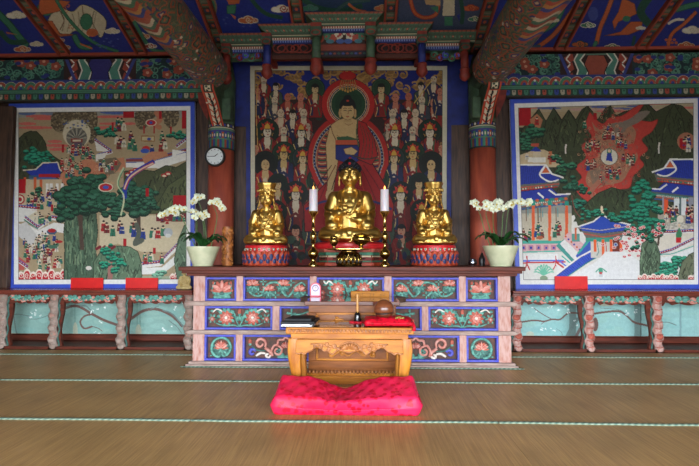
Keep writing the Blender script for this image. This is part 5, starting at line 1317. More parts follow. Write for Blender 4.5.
def paint_left(r):
    for k in range(60): r.ell(random.uniform(0, 190), random.uniform(300, 338), random.uniform(4, 12), random.uniform(1, 4), random.choice([(128, 180, 172), (154, 198, 188), (150, 186, 172)]), .4)
    for x in (74, 136, 139): r.rect(x, 290, x + 1.2, 340, (120, 160, 150))
    wear(r, [(75, 332, 2.5, 10), (138, 332, 3, 8), (40, 337, 10, 1.5), (6, 334, 12, 2)])
    r.curve([(12, 302), (14, 318), (17, 334), (22, 338)], 1.2, TD)
    r.curve([(62, 309), (72, 306), (80, 307), (92, 314), (104, 320), (118, 325)], 2.6, BR); r.curve([(80, 306), (86, 306), (92, 312)], 1.4, TD)
    r.curve([(92, 314), (84, 316), (80, 322), (84, 328), (92, 326)], 1.8, BR); r.curve([(92, 326), (98, 328), (102, 331)], .7, BR); r.curve([(62, 309), (58, 311), (40, 318), (30, 319)], .7, TD); r.curve([(70, 306), (64, 308), (56, 316)], .6, TD)
    r.curve([(126, 322), (140, 312), (150, 309), (160, 310), (172, 316), (182, 326)], 2.8, BR); r.curve([(150, 309), (158, 306)], .8, TD); r.curve([(162, 310), (172, 314), (184, 328)], 1.4, TD); r.curve([(168, 320), (176, 326), (181, 333)], .9, TD); r.curve([(176, 326), (170, 322)], .6, TD)
    r.curve([(0, 322), (8, 318), (16, 314), (30, 316)], .8, TD)
    plum(r, 7, 30, 46, 309, 318); plum(r, 7, 90, 106, 304, 314); plum(r, 5, 92, 110, 318, 334); plum(r, 9, 158, 188, 300, 320); plum(r, 6, 162, 176, 326, 331); plum(r, 3, 60, 66, 308, 324)
def paint_right(r):
    r.a[:] = (146, 190, 186)
    for k in range(70): r.ell(random.uniform(510, 700), random.uniform(296, 340), random.uniform(4, 14), random.uniform(1, 5), random.choice([(128, 182, 180), (156, 202, 198), (150, 192, 178)]), .4)
    wear(r, [(524, 338, 8, 2), (530, 334, 4, 3), (540, 339, 14, 1.2), (606, 304, 8, 2)])
    r.rect(569, 296, 576, 345, (112, 138, 134)); r.rect(634, 296, 640, 345, (120, 150, 146)); r.rect(640, 296, 641, 345, (90, 110, 106)); r.rect(679, 296, 681, 345, (124, 160, 160))
    r.curve([(520, 322), (534, 320), (544, 321), (552, 319), (560, 319), (568, 313), (578, 313)], 1.6, BR); r.curve([(552, 319), (546, 316), (538, 311), (534, 308)], .8, BR); r.curve([(545, 321), (541, 324)], .6, BR)
    r.curve([(590, 314), (604, 312), (618, 311), (626, 315), (634, 322), (646, 325), (650, 327)], 2.0, BR); r.curve([(578, 318), (572, 326), (566, 338)], 3.4, TD); r.curve([(584, 322), (578, 332), (574, 342)], 3.0, (120, 104, 100)); r.curve([(556, 328), (562, 333), (560, 340)], .5, TD)
    r.ell(595, 324, 3, 7, BR); r.curve([(662, 322), (668, 322), (676, 325)], 1, TD); r.curve([(600, 308), (620, 310), (632, 320)], .7, TD)
    plum(r, 9, 532, 568, 303, 312); plum(r, 7, 540, 556, 327, 331); plum(r, 5, 566, 570, 308, 314); plum(r, 6, 626, 636, 304, 318); plum(r, 4, 642, 650, 312, 314); plum(r, 3, 612, 620, 312, 316); plum(r, 3, 572, 580, 316, 328)
shelf(-4.94, WX(191.5, .8, 320), [1, 52.5, 120.5, 188], 'left', 'low shelf with carved pink posts and teal back under the left wall painting', paint_left)
shelf(WX(513, .8, 320), 4.94, [517.5, 590, 658.5], 'right', 'low shelf with carved pink posts and teal back under the right wall painting', paint_right)
# ================================================================== straw mats
def yline(py): return FL(350, py).y
YM = [-3.72, yline(420.3), yline(381.2), yline(355.5), .775]
XM = {0: [-3.3, -1.07, 1.11, 3.3], 1: [-3.3, -1.06, 1.10, 3.3], 2: [-4.4, -2.19, 0.0, 2.2, 4.4], 3: [-4.94, AX0 - .09, AX1 + .09, 4.94]}
rown = ['in the row nearest the viewer', 'in the row under the red cushion', 'in the row in front of the altar', 'in the back row along the side shelf']
rng = random.Random(3)
for q in range(4):
    ya, yb = YM[q], YM[q + 1]
    xs = [-4.94] + [x for x in XM[q] if abs(x) < 4.9] + [4.94]
    for i in range(len(xs) - 1):
        x0, x1 = xs[i], xs[i + 1]
        if q == 3 and i == 1: continue
        n = len(xs) - 1
        where = ['leftmost', 'second from the left', 'middle', 'second from the right', 'rightmost']
        wh = {5: where, 4: ['leftmost', 'second from the left', 'second from the right', 'rightmost'], 3: ['left', 'middle', 'right']}.get(n, where)
        if n == 6: wh = ['leftmost', 'second from the left', 'third from the left', 'third from the right', 'second from the right', 'rightmost']
        t = thing('straw_mat', '%s brown straw mat %s' % (wh[i], rown[q]), 'mat', ((x0 + x1) / 2, (ya + yb) / 2, -.012), 'straw floor mats')
        (MB().box(x0 + .001, x1 - .001, ya + .002, yb - .002, -.012, 0) if not (q == 2 and x0 < AX1 and x1 > AX0) else MB().box(x0 + .001, x1 - .001, ya + .002, -.105, -.012, 0).box(*((x0 + .001, AX0 - .095) if x0 < AX0 - .1 else (AX1 + .095, x1 - .001)), -.105, yb - .002, -.012, 0)).build('woven_straw', M['straw'], t)
        # braided edge along the far side, slightly wavering
        if q < 3 or False:
            e0, e1 = x0, x1
            if q == 2 and x0 < AX1 and x1 > AX0:
                e0, e1 = (x0, AX0 - .1) if x0 < AX0 - .1 else (AX1 + .1, x1)
            pts = []; k = int((e1 - e0) / .12) + 1
            for s in range(k + 1):
                x = e0 + .004 + (e1 - e0 - .008) * s / k
                pts.append((x, yb - .034 + .010 * math.sin(x * 1.7 + q) * math.sin(x * .6 + 1) + rng.uniform(-.003, .003), .0035))
            MB().tube(pts, [.0185] * len(pts), 0, 8, .35, normal=(0, 0, 1)).build('edge_binding', M['binding'], t, True)
# end of the back row: binding at the altar's foot
t = tag(MB().tube([(AX0 - .1 + (AX1 - AX0 + .2) * k / 30, -.082 + .003 * math.sin(k), .006) for k in range(31)], .017, 0, 8, .35, normal=(0, 0, 1)).build('binding_strip', M['binding'], None, True, loc=((AX0 + AX1) / 2, -.082, 0)), 'pale green braided strip along the foot of the altar', 'mat edging')
# ================================================================== gilt statues
M['gold'] = mat('gilding', (232, 196, 112), 0.40, 1.0, c2=(206, 164, 84), scale=9, bump=0.02)
M['pale_gold'] = mat('pale_gilt', (206, 182, 124), 0.5, c2=(176, 150, 92), scale=20)
M['hair_blue'] = mat('dark_hair', (34, 36, 46), 0.5, c2=(24, 24, 30), scale=60, bump=0.5)
M['brass'] = mat('brass', (214, 186, 112), 0.2, 1.0, c2=(176, 142, 76), scale=12)
M['lacquer_red'] = mat('red_lacquer', (206, 34, 40), 0.35, c2=(176, 26, 34), scale=14)
M['lotus_orange'] = mat('lotus_orange', (184, 70, 38), 0.5, c2=(150, 52, 30), scale=24)
M['lotus_blue'] = mat('lotus_blue', (40, 54, 100), 0.5, c2=(30, 42, 82), scale=24)
M['lip_red'] = mat('lip_red', (150, 44, 40), 0.5, c2=(130, 36, 34))
M['eye_dark'] = mat('eye_dark', (30, 24, 22), 0.5)

def cap(mb, a, b, ra, rb, n=12, m=0):
    """tapered rounded limb"""
    a, b = Vector(a), Vector(b); L = (b - a)
    pts = []; rs = []
    k = 6
    d = L.normalized() if L.length > 1e-6 else Vector((0, 0, 1))
    for i in range(k): t = PI / 2 * (1 - i / k); pts.append(a - d * ra * math.sin(t)); rs.append(max(ra * math.cos(t), 1e-3))
    pts.append(a); rs.append(ra); pts.append(b); rs.append(rb)
    for i in range(1, k + 1): t = PI / 2 * i / k; pts.append(b + d * rb * math.sin(t)); rs.append(max(rb * math.cos(t), 1e-3))
    mb.tube(pts, rs, m, n)

def seated(name, label, loc, S, kind, group=None, voxel=.0075):
    """seated cross-legged statue facing the viewer (-y), S = height scale of the 0.98 m model"""
    t = thing(name, label, 'statue', loc, group)
    X0 = Vector(loc)
    HS = [1.0]
    def p(x, y, z):
        k = HS[0]
        if k != 1.0: x, y, z = x * k, y * k, .675 + (z - .675) * k
        return (X0.x + x * S, X0.y + y * S, X0.z + z * S)
    b = MB()
    E = lambda c, r, rot=None, nu=18, nv=12: b.ell(p(*c), tuple(q * S * HS[0] for q in r), 0, nu, nv, rot)
    C = lambda a, q, ra, rb: cap(b, p(*a), p(*q), ra * S * HS[0], rb * S * HS[0])
    T = lambda pts, r: b.tube([p(*q) for q in spline(pts, 6)], r * S * HS[0], 0, 8)
    bod = kind == 'bodhisattva'
    # lap and legs
    E((0, .03, .10), (.23, .17, .115)); E((0, -.08, .07), (.27, .17, .07))
    for s in (-1, 1):
        C((s * .13, .03, .13), (s * .285, -.07, .095), .115, .085)
        C((s * .285, -.075, .09), (s * .06, -.215, .075), .082, .06)
        E((s * .30, -.055, .075), (.085, .10, .075))
        E((s * .21, -.12, .045), (.15, .11, .05))
    C((.02, -.215, .10), (-.09, -.20, .115), .045, .035)         # foot resting on the shin
    for k in range(5): C((-.085 - .004 * k, -.175 - .014 * k, .125), (-.122, -.165 - .016 * k, .128 - .002 * k), .011, .009)
    # apron of folds fanned between the knees
    for k in range(9):
        a = -1.1 + 2.2 * k / 8
        T([(a * .07, -.14, .15), (a * .13, -.235, .085), (a * .20, -.25 + .03 * abs(a), .02)], .017)
    E((0, -.2, .04), (.2, .075, .045))
    # trunk
    C((0, .03, .16), (0, .025, .34), .165, .165); E((0, .02, .47), (.205, .125, .15)); E((0, .0, .42), (.165, .13, .12)); E((0, .035, .56), (.20, .095, .085))
    for s in (-1, 1): E((s * .155, .025, .54), (.085, .085, .080)); E((s * .075, -.075, .495), (.075, .045, .05))
    C((0, .015, .58), (0, -.005, .68), .066, .06)
    for k in range(3): b.tube([p(.063 * math.cos(q), .0 - .004 * k + .06 * math.sin(q), .60 + .022 * k) for q in np.linspace(PI, 2 * PI, 12)], .006 * S, 0, 6)
    # arms and wide sleeves
    up = .36 if not bod else .34
    for s in (-1, 1):
        C((s * .190, .025, .535), (s * .245, -.01, .33), .080, .070)
        if kind == 'buddha' and s < 0:
            hand = (-.052, -.205, .345); wr = (-.12, -.16, .33)
        else:
            hand = (s * .045, -.20, .255 if kind == 'buddha' else .27); wr = (s * .125, -.165, .25)
        C((s * .245, -.015, .325), wr, .062, .045)
        C(wr, hand, .034, .03)
        E((s * .222, -.055, .24), (.078, .09, .12)); E((s * .20, -.10, .19), (.09, .09, .07))
        # sleeve folds
        for k in range(5):
            T([(s * (.268 - .012 * k), .05 - .02 * k, .50 - .055 * k), (s * (.303 - .008 * k), -.04 - .012 * k, .40 - .055 * k), (s * (.22 - .012 * k), -.125 - .006 * k, .35 - .05 * k)], .011)
        T([(s * .06, .0, .64), (s * .10, -.075, .58), (s * .085, -.125, .48), (s * .05, -.155, .38), (s * .01, -.165, .31)], .017)
        T([(s * .10, .0, .63), (s * .15, -.06, .56), (s * .135, -.12, .44), (s * .10, -.15, .33)], .012)
        # palm and five fingers
        hx, hy, hz = hand
        if kind == 'buddha' and s < 0:
            E((hx, hy, hz + .015), (.032, .018, .040))
            for k in range(4): cx = hx - .024 + .016 * k; L = (.046, .056, .052, .04)[k]; C((cx, hy - .004, hz + .045), (cx + .002, hy - .02, hz + .045 + L * .7), .0085, .0075); C((cx + .002, hy - .02, hz + .045 + L * .7), (cx + .002, hy - .036, hz + .045 + L * .75), .0075, .0065)
            C((hx + .030, hy - .002, hz), (hx + .042, hy - .026, hz + .034), .0095, .008)
        else:
            E((hx, hy, hz), (.038, .034, .018))
            for k in range(4): cy = hy - .024 + .015 * k; C((hx - s * .03, cy, hz + .002), (hx - s * .062, cy - .004, hz + .012 + .002 * k), .0085, .0075); C((hx - s * .062, cy - .004, hz + .012), (hx - s * .082, cy - .002, hz + .022), .0075, .0065)
            C((hx + s * .008, hy - .026, hz + .006), (hx - s * .03, hy - .042, hz + .028), .010, .008)
    # chest band and knot
    T([(-.13, -.115, .40), (-.05, -.145, .392), (.05, -.145, .392), (.13, -.115, .40)], .016); T([(-.135, -.11, .37), (0, -.15, .355), (.135, -.11, .37)], .012); E((0, -.155, .375), (.03, .014, .022))
    # head: skull, jaw, brow, nose, lids, lips, long ears
    hz = .775; HK = 1.22 if bod else 1.24; HS[0] = HK
    E((0, -.005, hz + .02), (.097, .108, .105)); E((0, -.035, hz - .035), (.080, .078, .075)); E((0, -.072, hz - .085), (.038, .030, .024))
    for s in (-1, 1):
        E((s * .045, -.075, hz - .03), (.036, .030, .036)); T([(s * .012, -.111, hz + .022), (s * .038, -.112, hz + .037), (s * .072, -.088, hz + .026)], .0065)
        T([(s * .018, -.108, hz + .006), (s * .040, -.112, hz + .010), (s * .064, -.094, hz + .004)], .009); T([(s * .018, -.106, hz - .008), (s * .040, -.108, hz - .012), (s * .062, -.092, hz - .007)], .006)
        E((s * .102, .0, hz - .01), (.013, .026, .05)); E((s * .104, -.004, hz - .07), (.013, .017, .035)); E((s * .014, -.118, hz - .032), (.010, .010, .008))
    T([(0, -.112, hz + .028), (0, -.120, hz), (0, -.131, hz - .028)], .011); E((0, -.128, hz - .030), (.014, .014, .010))
    T([(-.026, -.104, hz - .056), (-.010, -.114, hz - .052), (0, -.113, hz - .054), (.010, -.114, hz - .052), (.026, -.104, hz - .056)], .0065); T([(-.020, -.104, hz - .066), (0, -.112, hz - .069), (.020, -.104, hz - .066)], .007)
    b.tube([p(0, -.108, hz + .05), p(0, -.115, hz + .05)], .009 * S, 0, 8)
    if bod:
        for s in (-1, 1):
            T([(s * .10, .0, hz - .02), (s * .118, .0, hz - .09), (s * .13, -.02, hz - .15)], .012); E((s * .108, -.01, hz - .085), (.016, .016, .02))
        HS[0] = 1.0
        T([(-.09, -.10, .56), (-.04, -.14, .50), (0, -.15, .48), (.04, -.14, .50), (.09, -.10, .56)], .010); E((0, -.155, .47), (.018, .012, .018))
    HS[0] = HK
    body = smoothed('gilt_body', b, (M['gold'] if S > .4 else M['pale_gold']), voxel * max(S, .3) if S < .8 else voxel, 8, t)
    h = MB()
    if not bod:
        h.ell(p(0, .012, hz + .055), (.106 * S * HS[0], .110 * S * HS[0], .082 * S * HS[0]), 0, 22, 12); h.ell(p(0, .015, hz + .125), (.062 * S * HS[0], .062 * S * HS[0], .050 * S * HS[0]), 0, 18, 10)
        if S > .5:
            for k in range(7):
                for q in range(16):
                    a = 2 * PI * (q + .5 * (k % 2)) / 16; e = .12 + k * .17
                    h.ell(p(.107 * math.cos(e) * math.cos(a), .012 + .111 * math.cos(e) * math.sin(a), hz + .055 + .083 * math.sin(e)), (.013 * S * HS[0], .013 * S * HS[0], .012 * S * HS[0]), 0, 6, 4)
            h.ell(p(0, -.10, hz + .105), (.014 * S * HS[0], .010 * S * HS[0], .012 * S * HS[0]), 1, 8, 6); h.ell(p(0, .01, hz + .178), (.014 * S * HS[0], .014 * S * HS[0], .012 * S * HS[0]), 1, 8, 6)
        h.build('hair', [M['hair_blue'] if S > .5 else M['pale_gold'], M['lacquer_red']], t, True)
    else:
        # flaring tall crown with lobed rim
        pr = [(.098, hz + .035), (.110, hz + .055), (.108, hz + .085), (.112, hz + .12), (.126, hz + .16), (.152, hz + .205), (.168, hz + .235), (.160, hz + .250), (.10, hz + .235)]
        h.lathe([(r * S * (1.16 - .20 * max(0, min(1, (z - hz - .06) / .15))), (.675 + (min(z, hz + .05 + (z - hz - .05) * .88) - .675) * HK) * S) for r, z in pr], tuple(X0), 40, 0, 1.0, .9, False, True, 7, .05)
        h.ell(p(0, 0, hz + .185), (.085 * S * HS[0], .08 * S * HS[0], .045 * S * HS[0]), 0, 20, 10)
        for k in range(11):
            a = PI + PI * (k + .5) / 11; h.ell(p(.126 * math.cos(a), .114 * math.sin(a), hz + .115), (.016 * S * HS[0], .014 * S * HS[0], .024 * S * HS[0]), 0, 8, 6)
        for k in range(18):
            a = 2 * PI * k / 18; h.ell(p(.109 * math.cos(a), .099 * math.sin(a), hz + .052), (.012 * S * HS[0], .012 * S * HS[0], .010 * S * HS[0]), 0, 8, 5)
        h.ell(p(0, -.112, hz + .075), (.026 * S * HS[0], .014 * S * HS[0], .03 * S * HS[0]), 0, 10, 8)
        h.build('crown', M['gold'], t, True)
    if S > .4:
        f = MB()
        for s in (-1, 1): f.tube([p(s * .022, -.1155, hz - .0015), p(s * .040, -.1195, hz - .002), p(s * .060, -.101, hz - .0025)], .0028 * S * HS[0], 0, 6)
        f.build('eyes', M['eye_dark'], t, True)
        f = MB(); f.tube([p(q, -.1195 + abs(q) * .28, hz - .0605) for q in (-.022, -.011, 0, .011, .022)], .0028 * S * HS[0], 0, 6); f.build('mouth_line', M['lip_red'], t, True)
    return t

# ---- pedestals
def lotus_petal(mb, c, a, r, w, h, tilt, m0, m1):
    """upright almond petal on the drum side at angle a, blue heart"""
    R = Matrix.Rotation(a, 3, 'Z')
    n = 9; vs = []; ring = []
    for k, sc, dy in ((0, 1.0, 0), (1, .52, .010), (2, .46, .014)):
        for i in range(2 * n):
            q = PI * i / n
            x = w * math.sin(q) * (1 if True else 1); z = h * (math.cos(q)); x *= (1 - .35 * max(0, math.cos(q)) ** 2)
            p = R @ Vector((r + dy + tilt * (z + h) - .02 * (x / w) ** 2 * w / .03 * .4, x * sc, z * sc)); vs.append((c[0] + p.x, c[1] + p.y, c[2] + p.z))
    N = 2 * n
    fs0 = [(i, (i + 1) % N, (i + 1) % N + N, i + N) for i in range(N)]; fs1 = [(i + N, (i + 1) % N + N, (i + 1) % N + 2 * N, i + 2 * N) for i in range(N)]
    mb.add(vs, fs0 + fs1[:0], m0)
    mb.add([vs[i] for i in range(N, 3 * N)], [(i, (i + 1) % N, (i + 1) % N + N, i + N) for i in range(N)] + [tuple(range(N, 2 * N))], m1)
def round_pedestal(X, Y, z, R, H, label):
    t = thing('lotus_pedestal', label, 'pedestal', (X, Y, z), 'lotus pedestals of the side statues')
    b = MB(); b.lathe([(R * .90, 0), (R * .95, .02), (R * .96, H * .5), (R * .93, H * .70)], (X, Y, z), 40); b.build('drum', M['lotus_orange'], t, True)
    b = MB()
    n = 22
    for k in range(n):
        a = 2 * PI * k / n; lotus_petal(b, (X, Y, z + H * .42), a, R * .95, R * .17, H * .34, .06, 0, 1)
    for k in range(n):
        a = 2 * PI * (k + .5) / n; lotus_petal(b, (X, Y, z + H * .235), a, R * .965, R * .16, H * .22, .04, 0, 1)
    tag(b.build('lotus_petals', [M['lotus_orange'], M['lotus_blue']], t, True), 'overlapping orange petals with blue hearts')
    b = MB(); b.lathe([(R * .86, H * .66), (R * .90, H * .70), (R * .90, H * .93), (R * .88, H), (.01, H)], (X, Y, z), 40, capb=True, capt=True)
    cap_ = b.build('red_top', M['lacquer_red'], t, auto=40)
    b = MB()
    for k in range(14):
        a = PI + PI * (k + .5) / 14
        for s in (-1, 1): b.tube([(X + (R * .905) * math.cos(a + s * .05 * (1 - q)) , Y + (R * .905) * math.sin(a + s * .05 * (1 - q)), z + H * (.80 + .07 * math.sin(q * 6))) for q in np.linspace(0, 1, 8)], .0045, 0 if k % 2 else 1, 5)
        b.ell((X + R * .905 * math.cos(a), Y + R * .905 * math.sin(a), z + H * .80), (.010, .010, .010), 1 if k % 2 else 0, 8, 5)
    b.build('painted_scroll', [M['teal'], M['cream']], cap_, True)
zt = ATOP
pL = W(266.2, 266, .42); pR = W(434.2, 266, .42)
HP = WZ(245.6, .42) - zt
round_pedestal(pL.x, .40, zt, .268, HP, 'left round pedestal with orange and blue lotus petals under the left crowned statue')
round_pedestal(pR.x, .40, zt, .268, HP, 'right round pedestal with orange and blue lotus petals under the right crowned statue')
Sb = (WZ(183.5, .40) - (zt + HP)) / 1.07
seated('gilt_statue', 'left gilt seated statue with flaring crown on the left round pedestal', (pL.x, .42, zt + HP + .008), Sb, 'bodhisattva', 'crowned gilt statues')
seated('gilt_statue', 'right gilt seated statue with flaring crown on the right round pedestal', (pR.x, .42, zt + HP + .008), Sb, 'bodhisattva', 'crowned gilt statues')
# centre
pc = W(349.8, 265, .54)
HC = WZ(242.5, .54) - zt
tp = thing('buddha_pedestal', 'red and green tiered pedestal under the large central gilt statue', 'pedestal', (pc.x, .54, zt))
def octo(b, R, z0, z1, m=0, R2=None):
    b.lathe([(R, z0), (R2 or R, z1)], (pc.x, .54, zt), 8, m, 1.0, .66)
b = MB(); octo(b, .40, 0, .035); b.build('base_tier', M['lotus_orange'], tp, bevel=.004)
b = MB(); octo(b, .36, .035, .12); ws = b.build('waist', M['red'], tp)
b = MB()
for k in range(8):
    a0 = 2 * PI * k / 8; a1 = 2 * PI * (k + 1) / 8
    p0 = Vector((pc.x + .362 * math.cos(a0), .54 + .362 * .66 * math.sin(a0), 0)); p1 = Vector((pc.x + .362 * math.cos(a1), .54 + .362 * .66 * math.sin(a1), 0))
    b.tube([(*(p0.lerp(p1, q)).xy, zt + .05) for q in (.04, .96)], .010, 0, 6); b.tube([(*(p0.lerp(p1, q)).xy, zt + .108) for q in (.04, .96)], .010, 1, 6)
    b.tube([(*(p0.lerp(p1, q)).xy, zt + .080) for q in (.28, .72)], .013, 2, 8, .6)
b.build('waist_panels', [M['green'], M['cream'], M['black']], ws)
b = MB(); octo(b, .385, .12, .155); b.build('upper_tier', M['green'], tp, bevel=.004)
b = MB(); octo(b, .40, .155, .195, 0, .42); b.build('coral_tier', M['coral'], tp, bevel=.004)
b = MB(); b.lathe([(.41, .195), (.425, .21), (.42, HC - .02), (.38, HC), (.01, HC)], (pc.x, .54, zt), 48, 0, 1.0, .66, True, True, 12, .012); b.build('red_cloth', M['lacquer_red'], tp, auto=40)
Sc = (WZ(158, .56) - (zt + HC)) / 1.03
seated('gilt_buddha', 'large central gilt seated statue with dark hair, between the two candles', (pc.x, .56, zt + HC + .010), Sc, 'buddha', None)
# small figure on the left shelf
ps = W(183.5, 287.5, .93)
seated('small_seated_figure', 'small pale gold seated figure on the left shelf beside the altar', (ps.x, .96, STOP + .003), .27, 'small', None, .011)
# ================================================================== carved canopy over the altar
cn = W(345, 40, .45)
canopy = thing('altar_canopy', 'dark green and red carved canopy with hanging posts above the central painting', 'canopy', (0, .8, WZ(75, .45)))
def cornice_ras(w, h):
    r = Ras(max(20, int(w * 130)), 46, lambda x, y: (x * 130, y / .2 * 46), (66, 96, 70))
    r.rect(0, 0, w, .022, (120, 50, 40))
    for k in range(int(w / .055) + 1): r.ell(k * .055 + .02, .024, .022, .018, (176, 70, 46)); r.ell(k * .055 + .02, .042, .02, .012, (60, 110, 84))
    for k in range(int(w / .11) + 1):
        r.ell(k * .11 + .05, .10, .014, .016, (190, 70, 50)); r.ell(k * .11 + .05, .10, .006, .007, (220, 150, 110)); 
        for q in (-.03, .03): r.ell(k * .11 + .05 + q, .105, .012, .02, (84, 130, 96))
    r.rect(0, .15, w, .162, (46, 70, 56)); r.rect(0, .162, w, .178, (186, 176, 130)); r.rect(0, .178, w, .2, (70, 110, 84)); r.grain(7, 1, .3)
    return r
def cornice(xa, xb, xa2, xb2, y, z0, z1, depth):
    """outward-flaring painted moulding: top edge xa..xb, bottom edge xa2..xb2"""
    r = cornice_ras(xb - xa, .2); h, w = r.a.shape[:2]
    fl = .10
    pos = quadpos(h, w, (xa, y - fl, z1), (xb, y - fl, z1), (xb2, y, z0), (xa2, y, z0))
    c = painted('cornice', pos, r.a, M['paint'], canopy, back=(0, .05, 0))
    b = MB()
    yb = y + depth
    b.add([(xa, y - fl, z1), (xb, y - fl, z1), (xb, yb, z1), (xa, yb, z1), (xa2, y + .004, z0), (xb2, y + .004, z0), (xb2, yb, z0), (xa2, yb, z0)],
          [(0, 1, 2, 3), (4, 7, 6, 5), (0, 3, 7, 4), (1, 5, 6, 2), (3, 2, 6, 7)])
    b.build('cornice_core', M['dkgreen'], c)
def beads_band(xa, xb, y, z0, z1):
    r = Ras(int((xb - xa) * 200), 30, lambda x, y_: (x * 200, y_ * 30), (40, 52, 130))
    r.rect(0, 0, xb - xa, .4, (176, 70, 50))
    for k in range(int((xb - xa) / .03) + 1): r.rect(k * .03, .06, k * .03 + .014, .36, (220, 206, 176)); r.ell(k * .03 + .01, .7, .009, .2, (110, 130, 210))
    r.rect(0, .42, xb - xa, .48, (200, 190, 160)); r.grain(6, 1, .25); h, w = r.a.shape[:2]
    painted('beaded_band', quadpos(h, w, (xa, y, z1), (xb, y, z1), (xb, y, z0), (xa, y, z0)), r.a, M['paint'], canopy, back=(0, .04, 0))
YC0, YC1, YC2 = .45, .62, .78
def seg(Y, px): return WX(px, Y, 40)
z = lambda py, Y: WZ(py, Y)
cornice(seg(YC0 - .1, 304), seg(YC0 - .1, 384.5), seg(YC0, 316), seg(YC0, 373), YC0, z(25.5, YC0), z(11.5, YC0 - .1), .75)
cornice(seg(YC1 - .1, 257), seg(YC1 - .1, 320), seg(YC1, 269), seg(YC1, 322), YC1, z(36.5, YC1), z(22.5, YC1 - .1), .6)
cornice(seg(YC1 - .1, 370), seg(YC1 - .1, 434), seg(YC1, 368), seg(YC1, 424), YC1, z(36.5, YC1), z(22.5, YC1 - .1), .6)
cornice(seg(YC2 - .1, 219), seg(YC2 - .1, 274), seg(YC2, 221), seg(YC2, 276), YC2, z(45, YC2), z(31.5, YC2 - .1), .45)
cornice(seg(YC2 - .1, 422), seg(YC2 - .1, 477), seg(YC2, 424), seg(YC2, 475), YC2, z(44, YC2), z(31, YC2 - .1), .45)
beads_band(seg(YC0, 318), seg(YC0, 370), YC0 + .01, z(31, YC0), z(25.5, YC0))
beads_band(seg(YC1, 270), seg(YC1, 316), YC1 + .01, z(42, YC1), z(36.5, YC1)); beads_band(seg(YC1, 374), seg(YC1, 422), YC1 + .01, z(42, YC1), z(36.5, YC1))
beads_band(seg(YC2, 228), seg(YC2, 268), YC2 + .01, z(51, YC2), z(45, YC2)); beads_band(seg(YC2, 426), seg(YC2, 468), YC2 + .01, z(50, YC2), z(44, YC2))
# floral centre panel, red beams
def wide(px0, px1, Y, py0, py1, draw, bg, name):
    xa, xb, za, zb = seg(Y, px0), seg(Y, px1), z(py1, Y), z(py0, Y)
    r = Ras(int((xb - xa) * 200), int((zb - za) * 200), lambda px, py: ((px - px0) / (px1 - px0) * (xb - xa) * 200, (py - py0) / (py1 - py0) * (zb - za) * 200), bg)
    draw(r); r.grain(6, 1, .25); h, w = r.a.shape[:2]
    return painted(name, quadpos(h, w, (xa, Y, zb), (xb, Y, zb), (xb, Y, za), (xa, Y, za)), r.a, M['paint'], canopy, back=(0, .04, 0))
def floral(r):
    r.rect(317, 43, 371, 60, (90, 44, 34))
    for s in (-1, 1):
        for k in range(3):
            cx = 344 + s * (6 + k * 6); cy = 36 + 2 * (k % 2)
            for q in range(5): r.ell(cx + 2.6 * math.cos(q * 1.26), cy + 2.2 * math.sin(q * 1.26), 2.2, 1.8, (CREAM, (190, 70, 52), (70, 130, 100))[k])
            r.ell(cx, cy, 1.4, 1.2, (190, 70, 52))
        r.ell(344 + s * 4, 41, 4, 2.4, (60, 90, 170)); r.ell(344 + s * 14, 41, 4, 2, (60, 120, 140)); r.curve([(344 + s * 10, 33), (344 + s * 18, 34), (344 + s * 22, 40)], 2, (60, 130, 96)); r.ell(344 + s * 23, 38, 3, 4, (176, 66, 44))
    for k in range(3): r.ell(340 + k * 4, 33 + abs(k - 1) * 1, 1.6, 2, (200, 60, 60) if k != 1 else CREAM)
    r.rect(317, 44, 371, 50, (150, 58, 40)); r.rect(317, 50.5, 371, 55, (46, 40, 60)); 
    for k in range(12): r.ell(322 + k * 4.2, 53, 1.6, 1, ((150, 60, 40), (50, 90, 80), (60, 70, 150))[k % 3])
    r.rect(317, 55, 371, 58, (50, 38, 34))
wide(318, 371, YC0 + .06, 31, 57, floral, (64, 40, 34), 'floral_panel')
# ring lattice between the middle posts: real rings in front of a dark board
for a, b_ in ((272, 313), (376, 419)):
    wide(a, b_, YC1 + .10, 42, 58, lambda r: (r.rect(a, 42, b_, 45, (60, 40, 34)), r.rect(a, 54, b_, 58, (96, 44, 34))), (58, 36, 32), 'lattice_board')
    m = MB(); Yr = YC1 + .05
    for k in range(3):
        px = a + 7 + k * (b_ - a - 14) / 2; c = W(px, 48, Yr)
        m.tube([(c.x + .075 * math.cos(q), Yr, c.z + .058 * math.sin(q)) for q in np.linspace(0, 2 * PI, 22, endpoint=False)], .010, 0, 6, closed=True)
        if k < 2:
            px2 = a + 7 + (k + .5) * (b_ - a - 14) / 2; c2 = W(px2, 48, Yr)
            m.tube([(c2.x + .105 * math.cos(q), Yr + .012, c2.z + .05 * math.sin(q)) for q in np.linspace(0, 2 * PI, 22, endpoint=False)], .009, 0, 6, closed=True)
    m.build('ring_lattice', M['red'], canopy, True)
# leaf brackets under the outer cornices
for a, b_, s in ((230, 262, 1), (430, 462, -1)):
    m = MB(); Yb = YC2 + .03
    for k in range(5):
        px = a + 4 + k * (b_ - a - 8) / 4; c = W(px, 55 + 3 * (k % 2), Yb)
        m.tube([(c.x + .045 * (1 - q * .7) * math.cos(q * 7 + k), Yb, c.z + .045 * (1 - q * .7) * math.sin(q * 7 + k)) for q in np.linspace(0, 1, 14)], .012, k % 3, 6)
        m.ell((c.x, Yb + .01, c.z), (.05, .012, .04), (k + 1) % 3, 10, 6)
    m.box(seg(Yb, a), seg(Yb, b_), Yb + .01, Yb + .03, z(60, Yb), z(51, Yb), 3)
    m.build('leaf_bracket', [M['green'], M['red'], M['blue'], M['dkgreen']], canopy, True)
